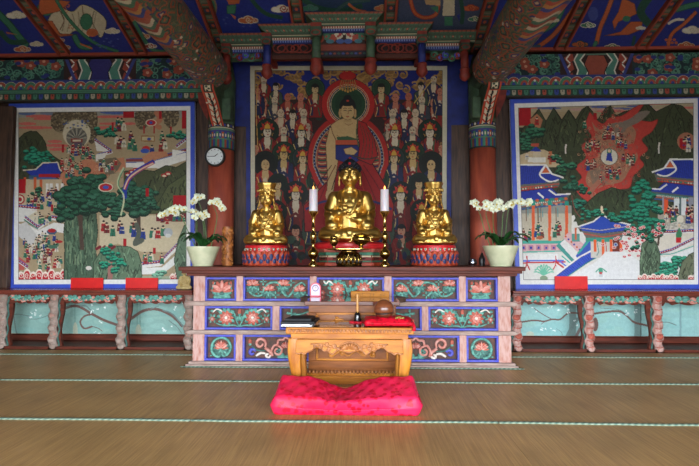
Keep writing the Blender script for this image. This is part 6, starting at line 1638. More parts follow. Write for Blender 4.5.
# hanging posts with lotus-bud ends
def post(px, Y, y0, y1, mid, sc=1.0):
    x = seg(Y, px); z0, z1 = z(y1, Y), z(y0, Y); L = z1 - z0; Yp = Y - .02
    t = MB(); t.lathe([(.05 * sc, L * .30), (.05 * sc, L * .78)], (x, Yp, z0), 18); pz = t.build('hanging_post', mid, canopy, True)
    t = MB(); t.lathe([(.01, 0), (.04 * sc, .02), (.066 * sc, L * .10), (.07 * sc, L * .16), (.055 * sc, L * .24), (.062 * sc, L * .27), (.062 * sc, L * .31)], (x, Yp, z0), 20, 0, 1, 1, True, True, 8, .06); t.build('lotus_bud', M['red'], pz, True)
    t = MB(); t.box(x - .062 * sc, x + .062 * sc, Yp - .06, Yp + .06, z0 + L * .74, z0 + L * .93); t.box(x - .07 * sc, x + .07 * sc, Yp - .066, Yp + .066, z0 + L * .82, z0 + L * .86)
    t.build('post_head', M['dkgreen'], pz, bevel=.01)
    t = MB(); t.tube([(x + .05 * math.cos(q), Yp - .064, z0 + L * .80 + .03 * math.sin(q)) for q in np.linspace(0, 2 * PI, 12, endpoint=False)], .008, 0, 6, closed=True); t.box(x - .06 * sc, x + .06 * sc, Yp - .055, Yp + .055, z0 + L * .93, z0 + L); t.build('post_cap', M['red'], pz)
post(316.5, YC0, 25, 76, M['dkgreen'], 1.05); post(370.5, YC0, 25, 76, M['dkgreen'], 1.05)
post(267.5, YC1, 34.5, 79, M['blue_board'], .95); post(421.5, YC1, 34.5, 79, M['blue_board'], .95)
post(227.5, YC2, 44.5, 84, M['red'], .95); post(464, YC2, 43.5, 83, M['red'], .95)
# inner frame carrying the canopy back to the wall
m = MB(); m.box(seg(1.2, 232), seg(1.2, 466), 1.08, 1.18, z(60, 1.15), z(52, 1.15)); m.build('rear_beam', M['red'], canopy, bevel=.01)
for px, Y in ((316.5, YC0), (370.5, YC0), (267.5, YC1), (421.5, YC1)):
    x = seg(Y, px); m = MB(); m.box(x - .035, x + .035, Y + .04, 1.15, z(46, Y) - .06, z(46, Y)); m.build('tie_beam', M['red'], canopy)
# ================================================================== chest, reading table, cushion and the things on them
M['honey'] = mat('honey_wood', (192, 124, 42), 0.36, c2=(154, 90, 26), scale=5, stretch=(1, 5, 5), bump=0.05, coat=0.08, spec=.35)
M['honey_leg'] = mat('honey_leg_wood', (196, 128, 44), 0.34, c2=(158, 92, 28), scale=5, stretch=(5, 5, 1), bump=0.05, coat=0.1, spec=.4)
M['carve'] = mat('carved_wood', (182, 118, 62), 0.42, c2=(140, 84, 40), scale=20, bump=0.1, coat=0.2)
M['chest_wood'] = mat('chest_wood', (142, 84, 38), 0.34, c2=(110, 62, 28), scale=5, stretch=(1, 5, 5), bump=0.05, spec=.3)
M['chest_top'] = mat('polished_top', (112, 58, 40), 0.10, c2=(88, 46, 34), scale=5, stretch=(1, 5, 5), coat=0.6)
M['table_top'] = mat('polished_table_top', (120, 74, 44), 0.14, c2=(92, 56, 36), scale=5, stretch=(1, 5, 5), coat=0.5)

YT0, YT1 = -1.11, -.69
tz = lambda py, Y=YT0: WZ(py, Y)
tx = lambda px, Y=YT0, py=340: WX(px, Y, py)
TX0, TX1 = tx(285.5), tx(414.3)
TTOP = tz(328.2)
TC = (TX0 + TX1) / 2
table = thing('reading_table', 'low honey-coloured wooden table with carved apron and curved legs behind the red cushion', 'table', (TC, (YT0 + YT1) / 2, 0))
b = MB(); b.box(TX0 + .012, TX1 - .012, YT0 + .012, YT1, TTOP - .016, TTOP); b.build('table_top', M['table_top'], table, bevel=.004)
b = MB(); z0, z1 = tz(334.2), TTOP + .004
b.frame(TX0, TX1, YT0, YT1 + .0, .0, 0, 0) if False else None
b.box(TX0, TX1, YT0, YT0 + .03, z0, z1); b.box(TX0, TX1, YT1 - .03, YT1, z0, z1); b.box(TX0, TX0 + .03, YT0 + .03, YT1 - .03, z0, z1); b.box(TX1 - .03, TX1, YT0 + .03, YT1 - .03, z0, z1)
lip = b.build('top_rim', M['honey'], table, bevel=.008)
b = MB(); n = 34
for k in range(n):
    x = TX0 + .02 + (TX1 - TX0 - .04) * (k + .5) / n; zc = (z0 + z1) / 2
    b.ell((x, YT0 - .001, zc), (.012, .006, .013), 0, 8, 5); b.tube([(x - .014, YT0 - .003, zc + .014), (x, YT0 - .005, zc - .012), (x + .014, YT0 - .003, zc + .014)], .0035, 0, 5)
b.build('leaf_moulding', M['carve'], lip, True)
bx0, bx1 = tx(290.5), tx(408.5)
b = MB(); b.box(bx0, bx1, YT0 + .018, YT1 - .018, tz(339.5), z0); b.build('waist', M['honey'], table, bevel=.003)
# apron: cusped lower outline
az1 = tz(339.5); az0 = tz(355)
hh = az1 - az0
lo = [(0, 0.95), (.03, .98), (.055, .9), (.08, 1.02), (.11, .86), (.145, .80), (.17, .62), (.2, .52), (.235, .60), (.265, .80), (.29, .74), (.32, .92), (.345, 1.0), (.365, .86), (.40, .72), (.44, .80), (.47, .86), (.5, .90)]
prof = lo + [(1 - u, v) for u, v in lo[::-1][1:]]
ax0, ax1 = tx(296), tx(403)
pts = [(ax0, az1), (ax1, az1)] + [(ax0 + (ax1 - ax0) * u, az1 - hh * v) for u, v in prof[::-1]]
b = MB(); b.prism(pts, 'y', YT0 - .012, YT0 + .012); ap = b.build('front_apron', M['honey'], table, bevel=.004)
b = MB(); b.box(ax0, ax1, YT1 - .035, YT1 - .02, az1 - hh * .6, az1); b.build('rear_apron', M['honey'], table)
for x in (bx0 + .012, bx1 - .027):
    b = MB(); b.box(x, x + .015, YT0 + .05, YT1 - .05, az1 - hh * .6, az1); b.build('side_apron', M['honey'], table)
b = MB(); A = lambda u, v: (ax0 + (ax1 - ax0) * u, YT0 - .014, az1 - hh * v)
edge = spline([A(u, max(.3, v - .07)) for u, v in prof], 3); b.tube(edge, .006, 0, 6)
cxm = .5
for s in (-1, 1):
    U = lambda d: .5 + s * d
    for k, (d, v, R) in enumerate(((.14, .45, .05), (.21, .32, .04), (.27, .45, .045), (.19, .58, .035), (.32, .36, .03), (.10, .62, .03))):
        c = A(U(d), v); w = (ax1 - ax0)
        b.tube([(c[0] + s * R * .8 * (1 - .65 * q) * math.cos(q * 7 + k) * w * .55, YT0 - .016, c[2] + R * .8 * (1 - .65 * q) * math.sin(q * 7 + k) * w * .55) for q in np.linspace(0, 1, 14)], .0075, 0, 7)
        b.ell((c[0], YT0 - .014, c[2]), (R * w * .35, .010, R * w * .28), 0, 10, 6)
    b.tube(spline([A(U(.06), .72), A(U(.12), .5), A(U(.18), .42), A(U(.26), .30), A(U(.36), .3)], 5), .007, 0, 7)
for k in range(9):
    t = PI * (k + .5) / 9; b.tube([(A(.5, .62)[0] + .012 * math.cos(t), YT0 - .016, A(.5, .62)[2] + .01 * math.sin(t)), (A(.5, .62)[0] + .075 * math.cos(t), YT0 - .02, A(.5, .62)[2] + .050 * math.sin(t))], [.004, .011], 0, 7)
b.tube([(A(.5, .62)[0] + .085 * math.cos(t), YT0 - .015, A(.5, .62)[2] + .058 * math.sin(t)) for t in np.linspace(0, PI, 14)], .006, 0, 6)
b.build('apron_carving', M['carve'], ap, True)
# cabriole legs: bulging at the shoulder, drawn in at the ankle, small foot
def leg(sx, sy):
    xo = (TX0 if sx < 0 else TX1); 
    prof = [(.022, az1 + .002, .044), (.014, az1 - .05, .058), (.012, az1 - .10, .060), (.020, az1 - .17, .054), (.036, az1 - .25, .048), (.052, az1 - .33, .042), (.060, .06, .040), (.048, .03, .046), (.046, .004, .044)]
    q = [(a, max(.004, z), r) for a, z, r in spline(prof, 4)]
    vs = []; n = 16
    for d, z, r in q:
        cx = xo + (-1 if sx > 0 else 1) * (d + r * .95); cy = (YT0 + d * .35 + r * .8) if sy < 0 else (YT1 - d * .35 - r * .8)
        for k in range(n):
            a = 2 * PI * k / n; c, s_ = math.cos(a), math.sin(a)
            e = (abs(c) ** 4 + abs(s_) ** 4) ** -.25
            vs.append((cx + r * c * e, cy + r * .8 * s_ * e, z))
    m = len(q)
    fs = [(j * n + i, j * n + (i + 1) % n, (j + 1) * n + (i + 1) % n, (j + 1) * n + i) for j in range(m - 1) for i in range(n)] + [tuple(range(n)), tuple((m - 1) * n + i for i in range(n))[::-1]]
    MB().add(vs, fs).build('leg', M['honey_leg'], table, auto=50)
for sx in (-1, 1):
    for sy in (-1, 1): leg(sx, sy)
b = MB(); b.box(TX0 + .14, TX1 - .14, YT0 + .03, YT0 + .06, .05, .085); st = b.build('stretcher', M['honey'], table, bevel=.004)
b = MB()
for k in range(16):
    x = TX0 + .2 + (TX1 - TX0 - .4) * k / 15; b.ell((x, YT0 + .03, .068), (.018, .010, .014), 0, 10, 6)
b.build('stretcher_carving', M['carve'], st, True)

# chest behind the table
YH0, YH1 = -.635, -.085
cxl, cxr = WX(308.5, YH0, 330), WX(396, YH0, 330)
HT = WZ(301.3, YH0 - .03)
chest = thing('offering_chest', 'brown panelled wooden chest with polished dark top between the table and the altar', 'chest', ((cxl + cxr) / 2, (YH0 + YH1) / 2, 0))
b = MB(); b.box(cxl, cxr, YH0 + .02, YH1, .06, HT - .04); b.build('body', M['chest_wood'], chest)
b = MB(); e = .035; b.box(cxl - e, cxr + e, YH0 - .035, YH1 + .02, HT - .04, HT); b.build('top', M['chest_top'], chest, bevel=.005)
b = MB(); b.prism([(cxl - e, YH1 - .2), (cxl - e - .10, YH1 - .11), (cxl - e - .07, YH1 + .02), (cxr + e + .07, YH1 + .02), (cxr + e + .10, YH1 - .11), (cxr + e, YH1 - .2)], 'z', HT - .055, HT - .003); b.build('winged_end', M['dark_wood'], chest, bevel=.004)
def chest_panel(z0, z1, nm):
    b = MB(); b.frame(cxl, cxr, z0, z1, .07, YH0 - .005, YH0 + .03); fr = b.build('panel_frame', M['chest_wood'], chest, bevel=.005)
    b = MB(); b.frame(cxl + .07, cxr - .07, z0 + .07, z1 - .07, .02, YH0 + .004, YH0 + .03); b.build('panel_moulding', M['honey'], fr, bevel=.005)
    b = MB(); w = cxr - cxl
    for s in (-1, 1):
        for k, (d, v, R) in enumerate(((.12, .5, .03), (.18, .6, .025), (.24, .45, .03))):
            x = (cxl + cxr) / 2 + s * d * w; z = z0 + .05 + (z1 - z0 - .1) * v
            b.tube([(x + s * R * (1 - .65 * q) * math.cos(q * 7 + k), YH0 + .014, z + R * (1 - .65 * q) * math.sin(q * 7 + k)) for q in np.linspace(0, 1, 14)], .007, 0, 6); b.ell((x, YH0 + .018, z), (R * .7, .008, R * .5), 0, 8, 5)
    b.tube([((cxl + cxr) / 2 + q * w * .26, YH0 + .014, z0 + .05 + (z1 - z0 - .1) * (.5 + .12 * math.sin(q * 9))) for q in np.linspace(-1, 1, 24)], .008, 0, 6)
    b.build('scroll_carving', M['honey'], fr, True)
chest_panel(.40, HT - .04, 'upper'); chest_panel(.13, .40, 'lower')
b = MB(); b.box(cxl - .03, cxr + .03, YH0 - .045, YH1 + .0, .0, .07); b.box(cxl - .015, cxr + .015, YH0 - .03, YH1, .07, .10); pb = b.build('plinth', M['honey'], chest, bevel=.004)
b = MB()
for k in range(24): b.ell((cxl + (cxr - cxl) * (k + .5) / 24, YH0 - .032, .104), (.013, .012, .018), 0, 8, 5)
b.build('bead_moulding', M['carve'], pb, True)

# floor cushion
def satin(name, c, c2, dark, sc=9.0):
    m = mat(name, c, 0.46, c2=c2, scale=3, bump=0, spec=0.28)
    nt = m.node_tree; bs = nt.nodes['Principled BSDF']
    src = bs.inputs['Base Color'].links[0].from_socket
    tc = nt.nodes.new('ShaderNodeTexCoord'); vo = nt.nodes.new('ShaderNodeTexVoronoi'); vo.inputs['Scale'].default_value = sc
    nz = nt.nodes.new('ShaderNodeTexNoise'); nz.inputs['Scale'].default_value = sc * 3; nz.inputs['Detail'].default_value = 1
    ad = nt.nodes.new('ShaderNodeMath'); ad.operation = 'MULTIPLY_ADD'; ad.inputs[1].default_value = .35
    nt.links.new(tc.outputs['Object'], vo.inputs['Vector']); nt.links.new(tc.outputs['Object'], nz.inputs['Vector'])
    nt.links.new(nz.outputs['Fac'], ad.inputs[0]); nt.links.new(vo.outputs['Distance'], ad.inputs[2])
    cr = nt.nodes.new('ShaderNodeValToRGB'); cr.color_ramp.elements[0].position = .50; cr.color_ramp.elements[1].position = .56
    cr.color_ramp.elements[0].color = (1, 1, 1, 1); cr.color_ramp.elements[1].color = (0, 0, 0, 1)
    nt.links.new(ad.outputs[0], cr.inputs['Fac'])
    mx = nt.nodes.new('ShaderNodeMix'); mx.data_type = 'RGBA'
    nt.links.new(cr.outputs['Color'], mx.inputs[0]); nt.links.new(src, mx.inputs[6]); mx.inputs[7].default_value = lin(dark)
    nt.links.new(mx.outputs[2], bs.inputs['Base Color'])
    return m
M['satin'] = satin('pink_red_satin', (228, 36, 80), (212, 28, 66), (190, 12, 42), 21.0)
M['satin2'] = satin('red_satin', (212, 18, 44), (186, 12, 34), (164, 8, 26), 26.0)
def pillow(name, c, hx, hy, h, mt, prof, parent=None, pw=5, nx=64, ny=30, nz=12):
    """rounded block, prof(x, y) in -1..1 gives the height share of its upper face"""
    bm = bmesh.new(); bmesh.ops.create_grid(bm, x_segments=1, y_segments=1, size=1); bm.free()
    vs = {}; V = []; F = []
    def vid(i, j, k):
        key = (i, j, k)
        if key not in vs:
            vs[key] = len(V); V.append((2 * i / nx - 1, 2 * j / ny - 1, 2 * k / nz - 1))
        return vs[key]
    for i in range(nx):
        for j in range(ny):
            F.append((vid(i, j, nz), vid(i + 1, j, nz), vid(i + 1, j + 1, nz), vid(i, j + 1, nz))); F.append((vid(i, j, 0), vid(i, j + 1, 0), vid(i + 1, j + 1, 0), vid(i + 1, j, 0)))
    for i in range(nx):
        for k in range(nz):
            F.append((vid(i, 0, k), vid(i + 1, 0, k), vid(i + 1, 0, k + 1), vid(i, 0, k + 1))); F.append((vid(i, ny, k), vid(i, ny, k + 1), vid(i + 1, ny, k + 1), vid(i + 1, ny, k)))
    for j in range(ny):
        for k in range(nz):
            F.append((vid(0, j, k), vid(0, j, k + 1), vid(0, j + 1, k + 1), vid(0, j + 1, k))); F.append((vid(nx, j, k), vid(nx, j + 1, k), vid(nx, j + 1, k + 1), vid(nx, j, k + 1)))
    out = []
    for x, y, z in V:
        # soft corners in the vertical sections, squarer in plan
        f = (abs(x) ** 9 + abs(y) ** 9) ** (1 / 9); f = max(f, 1e-6); g = max(abs(x), abs(y))
        X, Y = x * g / f, y * g / f
        e = max(abs(X), abs(Y))
        dx = max(0, (abs(X) - .93) / .07); dy = max(0, (abs(Y) - .84) / .16)
        rr = min(1, math.hypot(dx, dy)); sh = math.sqrt(max(0, 1 - rr ** 2))
        top = prof(X, Y)
        zz = (.42 * (1 - sh) * (1 - (1 if z < 0 else 0)) * 0)
        if z >= 0: Z = top * (.45 + (.55) * sh * z + .0) if z > 0 else top * .45
        else: Z = top * .45 * (1 + z * (.5 + .5 * sh))
        bul = 1 + .045 * (1 - abs(z)) ** .8 * (.4 + .6 * (1 - Y) / 2)
        out.append((c[0] + X * hx * bul, c[1] + Y * hy * bul, c[2] + h * Z))
    mb = MB(); mb.add(out, F)
    return mb.build(name, mt, parent, True, loc=c)
f1 = FL(269, 417.5); f2 = FL(424, 415.5)
ccx = (WX(269, f1.y + .1, 400) + WX(424, f1.y + .1, 400)) / 2
yF = (f1.y + f2.y) / 2 + .0; yB = -1.20
def cprof(x, y):
    dip = .42 * math.exp(-((x + .04) / .30) ** 2) * (.25 + .75 * (y + 1) / 2)
    ends = .06 * abs(x) ** 2
    base = .58 + .42 * (y + 1) / 2
    wr = .09 * math.exp(-((x + .13) / .022) ** 2) * (1 if y < .5 else .3) + .07 * math.exp(-((x + .24) / .022) ** 2) * (1 if y < .2 else .3)
    und = .012 * math.sin(x * 17 + y * 5) + .010 * math.sin(x * 29 - y * 8)
    return base + ends - dip - wr + und
wfr = (WX(424, yF, 405) - WX(269, yF, 405)) / 2
cu = pillow('floor_cushion', (ccx, (yF + yB) / 2, .0), wfr * .965, (yB - yF) / 2, .215, M['satin'], cprof)
tag(cu, 'big glossy red patterned floor cushion, dipped in the middle, in front of the table', 'cushion')

# things on the table --------------------------------------------------
ZT = TTOP + .001
def at(px, py, z):
    p = FL(px, py, z); return p
# black folders over white papers, left end
p = at(300, 324, TTOP + .006)
fx0, fx1 = WX(282.5, -.96, 325), WX(315.5, -.96, 325)
t = thing('document_stack', 'black folder lying on white papers at the left end of the table', 'folder', ((fx0 + fx1) / 2, -.93, TTOP + .005))
b = MB(); b.box(fx0 + .005, fx1 - .02, -1.07, -.80, TTOP + .005, TTOP + .016); b.box(fx0 + .01, fx1 - .04, -1.06, -.82, TTOP + .016, TTOP + .024); b.build('papers', mat('paper', (226, 230, 232), .7, c2=(206, 212, 216)), t, bevel=.002)
b = MB(); b.prism([(fx0 + .0, -1.065), (fx1, -1.065), (fx1 + .02, -.78), (fx0 + .05, -.78)], 'z', TTOP + .024, TTOP + .046); b.prism([(fx0 + .03, -1.03), (fx1 - .03, -1.03), (fx1 - .02, -.81), (fx0 + .07, -.81)], 'z', TTOP + .046, TTOP + .066); b.build('folder', mat('black_leather', (34, 36, 38), .6, c2=(26, 28, 30), scale=40, bump=.1, spec=.25), t, bevel=.003)
# bell with wooden handle on a small red cloth
p = at(357.5, 321.2, TTOP)
bp = Vector((p.x, max(min(p.y, -.76), -1.02), TTOP)); 
c = MB(); c.prism([(bp.x + .075 * (1 + .12 * math.cos(5 * q)) * math.cos(q), bp.y + .06 * (1 + .1 * math.sin(4 * q)) * math.sin(q)) for q in np.linspace(0, 2 * PI, 28, endpoint=False)], 'z', TTOP + .001, TTOP + .012)
tag(c.build('red_cloth', M['satin2'], None, loc=(bp.x, bp.y, TTOP + .001), bevel=.003), 'small red cloth under the bell on the table', 'cloth')
zb = TTOP + .0125
hgt = WZ(293.5, bp.y, 358) - zb
t = thing('hand_bell', 'black hand bell with tall turned wooden handle standing on the table', 'bell', (bp.x, bp.y, zb))
MB().lathe([(.033, 0), (.035, .006), (.031, .03), (.029, .05), (.024, .066), (.012, .074), (.008, .08)], (bp.x, bp.y, zb), 24).build('bell_cup', mat('black_bell', (26, 26, 28), .22, c2=(18, 18, 20), coat=.5), t, auto=40)
k = hgt - .08
MB().lathe([(.008, .078), (.013, .085), (.010, .095), (.012, .11), (.0095, .08 + k * .5), (.011, .08 + k * .62), (.008, .08 + k * .66), (.013, .08 + k * .72), (.009, .08 + k * .80), (.012, .08 + k * .92), (.006, .08 + k)], (bp.x, bp.y, zb), 18).build('handle', mat('turned_wood', (206, 150, 84), .35, c2=(180, 120, 60), scale=20), t, True)
MB().tube([(bp.x + .011 * math.cos(q), bp.y + .011 * math.sin(q), zb + .078) for q in np.linspace(0, 2 * PI, 12, endpoint=False)], .004, 0, 6, closed=True).build('brass_ring', M['brass'], t, True)
# moktak on its small red cushion
m0 = WX(364.5, -.93, 320); m1 = WX(412.5, -.93, 320); mx = (m0 + m1) / 2
cu2 = pillow('small_cushion', (mx, -.92, TTOP + .0045), (m1 - m0) / 2, .125, .075, M['satin2'], lambda x, y: .9 - .22 * (abs(x) ** 2) + .05 * math.sin(x * 9 + y * 4) + .04 * math.sin(x * 17 - y * 9), None, nx=40, ny=20, nz=8)
tag(cu2, 'small glossy red cushion under the wooden gong on the table', 'cushion')
gx = WX(384, -.93, 312); gz = TTOP + .062
t = thing('wooden_gong', 'round brown wooden gong with a slit resting on the small red cushion', 'wooden gong', (gx, -.93, gz))
b = MB(); R = .083
vs = []; nu, nv = 36, 22
for j in range(nv + 1):
    q = PI * j / nv
    for i in range(nu):
        a = 2 * PI * i / nu
        x, y, z = math.sin(q) * math.cos(a), math.sin(q) * math.sin(a), math.cos(q)
        slit = math.exp(-((z + .42 - .05 * x) / .06) ** 2) * (1 if y < .2 else 0)
        r_ = 1 - .16 * slit
        vs.append((gx + R * x * r_ * 1.06, -.93 + R * y * r_, gz + R * .93 + R * .96 * z))
b.add(vs, [(j * nu + i, (j + 1) * nu + i, (j + 1) * nu + (i + 1) % nu, j * nu + (i + 1) % nu) for j in range(nv) for i in range(nu)])
b.build('gong_body', mat('gong_wood', (132, 74, 42), .3, c2=(98, 52, 32), scale=8, stretch=(1, 1, 4), coat=.4), t, True)
b = MB(); b.tube([(gx + q * .072, -.93 - .076 * math.sqrt(max(0, 1 - (q * .93) ** 2)), gz + R * .93 - R * .40 + .006 * q) for q in np.linspace(-1, 1, 20)], .006, 0, 6); b.build('slit', M['black'], t, True)
# bead string by the gong
b = MB(); bx = WX(399, -1.0, 317); 
for k in range(16):
    a = 2 * PI * k / 16; b.ell((bx + .028 * math.cos(a), -1.005 + .02 * math.sin(a), TTOP + .070 + .004 * math.sin(a)), (.0075, .0075, .0075), k % 2, 8, 6)
b.ell((bx + .034, -1.01, TTOP + .072), (.010, .010, .009), 0, 8, 6)
tag(b.build('bead_bracelet', [mat('bead_green', (150, 150, 60), .4), mat('bead_tan', (206, 180, 96), .4)], None, True, loc=(bx, -1.005, TTOP + .066)), 'ring of small yellow-green beads on the small red cushion beside the gong', 'beads')
b = MB(); tx_ = WX(411, -1.0, 322); b.tube([(tx_, -1.04, TTOP + .05), (tx_ + .012, -1.09, TTOP + .04), (tx_ + .014, -1.122, TTOP + .015), (tx_ + .010, -1.126, TTOP - .018)], [.006, .008, .012, .016], 0, 8)
tag(b.build('red_tassel', M['satin2'], None, True, loc=(tx_, -1.09, TTOP - .018)), 'red tassel hanging over the right front corner of the table', 'tassel')
# things on the chest -------------------------------------------------
q = FL(315.5, 296.5, HT)
cy = q.y; w = WX(321, cy, 290) - WX(310.3, cy, 290); hh = WZ(282.5, cy, 315) - HT
t = thing('arched_clock', 'small white and pink arched plastic clock at the left end of the chest', 'clock', (q.x, cy, HT))
def arch(sc, base=0.0):
    R = w / 2 * sc; pts = [(q.x - R, HT + base), (q.x + R, HT + base)]
    for a in np.linspace(0, PI, 16): pts.append((q.x + R * math.cos(a), HT + hh - w / 2 - .002 + R * math.sin(a)))
    return pts
MB().prism(arch(1.0), 'y', cy, cy + .035).build('pink_case', mat('pink_plastic', (236, 96, 116), .3, c2=(226, 84, 104)), t, bevel=.004)
MB().prism(arch(.82, .012), 'y', cy - .012, cy + .002).build('white_front', mat('white_plastic', (214, 200, 216), .4, c2=(204, 190, 206)), t, bevel=.003)
b = MB(); b.tube([(q.x + w * .26 * math.cos(a), cy - .0125, HT + hh * .60 + w * .26 * math.sin(a)) for a in np.linspace(0, 2 * PI, 24, endpoint=False)], .004, 0, 6, closed=True); b.tube([(q.x, cy - .0135, HT + hh * .60), (q.x + .014, cy - .0135, HT + hh * .60 + .008)], .0018, 0, 5); b.tube([(q.x, cy - .0135, HT + hh * .60), (q.x - .004, cy - .0135, HT + hh * .60 + .022)], .0018, 0, 5)
b.build('dial', mat('dial_grey', (140, 122, 160), .5), t, True)
q2 = FL(370, 297, HT); y2 = q2.y
x0, x1 = WX(350.8, y2, 294), WX(389.3, y2, 294); h2 = WZ(291.3, y2, 370) - HT
t = thing('wooden_block', 'long yellow wooden box with faint brown writing on the chest top', 'box', ((x0 + x1) / 2, y2, HT))
MB().box(x0, x1, y2, y2 + .06, HT, HT + h2).build('yellow_box', mat('yellow_wood', (180, 114, 14), .5, spec=.25, c2=(156, 96, 12), scale=6, stretch=(1, 6, 6)), t, bevel=.004)
b = MB(); r_ = random.Random(4)
for k in range(9):
    cx = x0 + (x1 - x0) * (.08 + .84 * (k + .5) / 9.0)
    if k in (3, 6): continue
    for s in range(4):
        a0 = (cx + r_.uniform(-.010, .010), y2 - .0005, HT + h2 * r_.uniform(.28, .72)); 
        if s % 2: a1 = (a0[0] + r_.uniform(.006, .014), y2 - .0005, a0[2] + r_.uniform(-.004, .004))
        else: a1 = (a0[0] + r_.uniform(-.003, .003), y2 - .0005, a0[2] - h2 * .3)
        b.tube([a0, a1], .0014, 0, 5)
b.build('brush_writing', mat('ink_brown', (96, 66, 24), .6), t)
# ================================================================== on the altar top
zt = ATOP
def candle(px, lab, lab2, Y=.13):
    x = WX(px, Y, 240); Z = lambda py: WZ(py, Y, px)
    k = FPX / (Y + 5.0); m = 1 / k
    zc = Z(211.2); H = zc - zt
    t = thing('candlestick', lab, 'candlestick', (x, Y, zt), 'brass candlesticks')
    pr = [(5.2, 266), (5.4, 265), (4.6, 263.5), (2.8, 262), (2.4, 259.5), (3.2, 257.5), (5.0, 255.5), (5.5, 253.4), (5.0, 251.2), (3.2, 249.2), (1.8, 247.5), (1.6, 243.5), (2.8, 242), (1.9, 240.6), (3.1, 238.5), (3.4, 236), (3.0, 233.8), (1.8, 232), (1.5, 228), (2.2, 227), (1.5, 226), (1.5, 219), (2.0, 217.2), (3.0, 215.2), (4.5, 213.2), (5.0, 211.4), (4.4, 211.2), (.5, 212.5)]
    z_ = lambda py: (266 - py) / (266 - 211.2) * H
    MB().lathe([(r * m, z_(p)) for r, p in pr], (x, Y, zt), 28).build('turned_stem', M['brass'], t, auto=60)
    c = thing('candle', lab2, 'candle', (x, Y, zc - .004), 'lit candles')
    top = Z(189.5) - zc
    MB().lathe([(4.25 * m, -.003), (4.3 * m, .01), (4.2 * m, top * .6), (4.1 * m, top - .004), (3.7 * m, top), (2.2 * m, top - .006), (.3 * m, top - .007)], (x, Y, zc), 24).build('wax', wax, c, auto=40)
    MB().tube([(x, Y, zc + top - .008), (x, Y, zc + top + .008)], .0022, 0, 6).build('wick', M['black'], c)
    f = MB().lathe([(.001, 0), (.006, .006), (.0075, .014), (.005, .026), (.001, .040)], (x, Y, zc + top + .002), 14).build('flame', flame, c, True)
wax = mat('candle_wax', (232, 224, 226), .5, c2=(222, 214, 220), scale=6)
wb = wax.node_tree.nodes['Principled BSDF']; wb.inputs['Subsurface Weight'].default_value = .35; wb.inputs['Subsurface Radius'].default_value = (.03, .015, .01); wb.inputs['Subsurface Scale'].default_value = .5
flame = mat('candle_flame', (255, 220, 150), .5, emit=(255, 170, 70), estr=7.0)
candle(313.3, 'left tall turned brass candlestick on the altar, left of the large statue', 'lit white candle on the left candlestick')
candle(384.8, 'right tall turned brass candlestick on the altar, right of the large statue', 'lit white candle on the right candlestick')
# incense stand: pierced drum, wide tray, pot and two-handled censer on it
Y = .07; m = (Y + 5) / FPX
Z = lambda py: WZ(py, Y, 349)
x = WX(349, Y, 255)
t = thing('incense_burner', 'low dark brass incense stand with openwork sides in front of the large statue', 'incense burner', (x, Y, zt))
H = Z(251) - zt
bm_ = mat('dark_brass', (150, 118, 62), .24, 1.0, c2=(96, 76, 44), scale=16)
b = MB(); b.lathe([(12.5 * m, 0), (12.8 * m, .012), (12.0 * m, .03), (11.6 * m, H * .6), (10.4 * m, H * .85), (8 * m, H - .008), (8 * m, H)], (x, Y, zt), 36); b.build('drum', bm_, t, auto=40)
b = MB()
for k in range(9):
    a = PI + PI * (k + .5) / 9
    b.tube([(x + 12.6 * m * math.cos(a + d) * (1 - .08 * abs(z_ - .4)), Y + 12.6 * m * math.sin(a + d), zt + H * z_) for d, z_ in ((-.13, .15), (-.14, .5), (0, .78), (.14, .5), (.13, .15))], .005, 0, 6)
    b.ell((x + 12.4 * m * math.cos(a), Y + 12.4 * m * math.sin(a), zt + H * .32), (.010, .010, .022), 1, 8, 5)
b.build('openwork', [M['brass'], M['black']], t, True)
zs = zt + H
t2 = thing('offering_tray', 'wide shallow brass tray on top of the incense stand', 'tray', (x - .01, Y, zs))
MB().lathe([(7 * m, 0), (9 * m, .004), (20 * m, .012), (22.5 * m, .020), (22.5 * m, .026), (19 * m, .018), (.2 * m, .010)], (x - .01, Y, zs), 44, 0, 1, .42).build('dish', M['brass'], t2, auto=40)
zs2 = zs + .012
def lath_thing(name, lab, cat, px, pr, zbase, mt=None, n=28, group=None, lobes=0):
    X = WX(px, Y, 240); t = thing(name, lab, cat, (X, Y, zbase), group)
    MB().lathe([(r * m, (h) * m) for r, h in pr], (X, Y, zbase), n, capb=True).build('vessel', mt or M['brass'], t, auto=50)
    return t, X
t, X = lath_thing('water_pot', 'small lidded brass pot at the left of the brass tray', 'pot', 334, [(3.2, 0), (3.4, .6), (1.4, 2.4), (1.4, 3.6), (3.6, 6), (4.6, 8.2), (4.5, 10.5), (3.6, 11.6), (3.8, 12)], zs2)
MB().lathe([(3.9 * m, 11.9 * m), (4.0 * m, 12.4 * m), (3.2 * m, 13.6 * m), (1.0 * m, 14.6 * m), (1.2 * m, 15.6 * m), (.2 * m, 16.4 * m)], (X, Y, zs2), 24).build('lid', M['brass'], t, auto=50)
t, X = lath_thing('censer', 'wide brass censer with two ring handles at the right of the brass tray', 'censer', 361, [(3.4, 0), (3.6, .6), (2.2, 1.8), (2.0, 3.4), (5.6, 5.4), (8.8, 8.4), (9.4, 10.6), (8.2, 12.4), (7.6, 13.2), (8.8, 14.2), (8.6, 14.8), (7.2, 14.2), (6.8, 12), (.3, 11)], zs2 + .006)
for s in (-1, 1):
    MB().tube([(X + s * (9.2 * m + 2.4 * m * (1 - math.cos(q)) * .9), Y, zs2 + 10.8 * m + 2.6 * m * math.sin(q)) for q in np.linspace(-2.2, 2.2, 12)], .006, 0, 7).build('handle', M['brass'], t, True)
MB().lathe([(5 * m, 14.4 * m), (4.6 * m, 15.4 * m), (2.4 * m, 16.6 * m), (.2 * m, 17.0 * m)], (X, Y, zs2), 22).build('ash_dome', M['brass'], t, True)

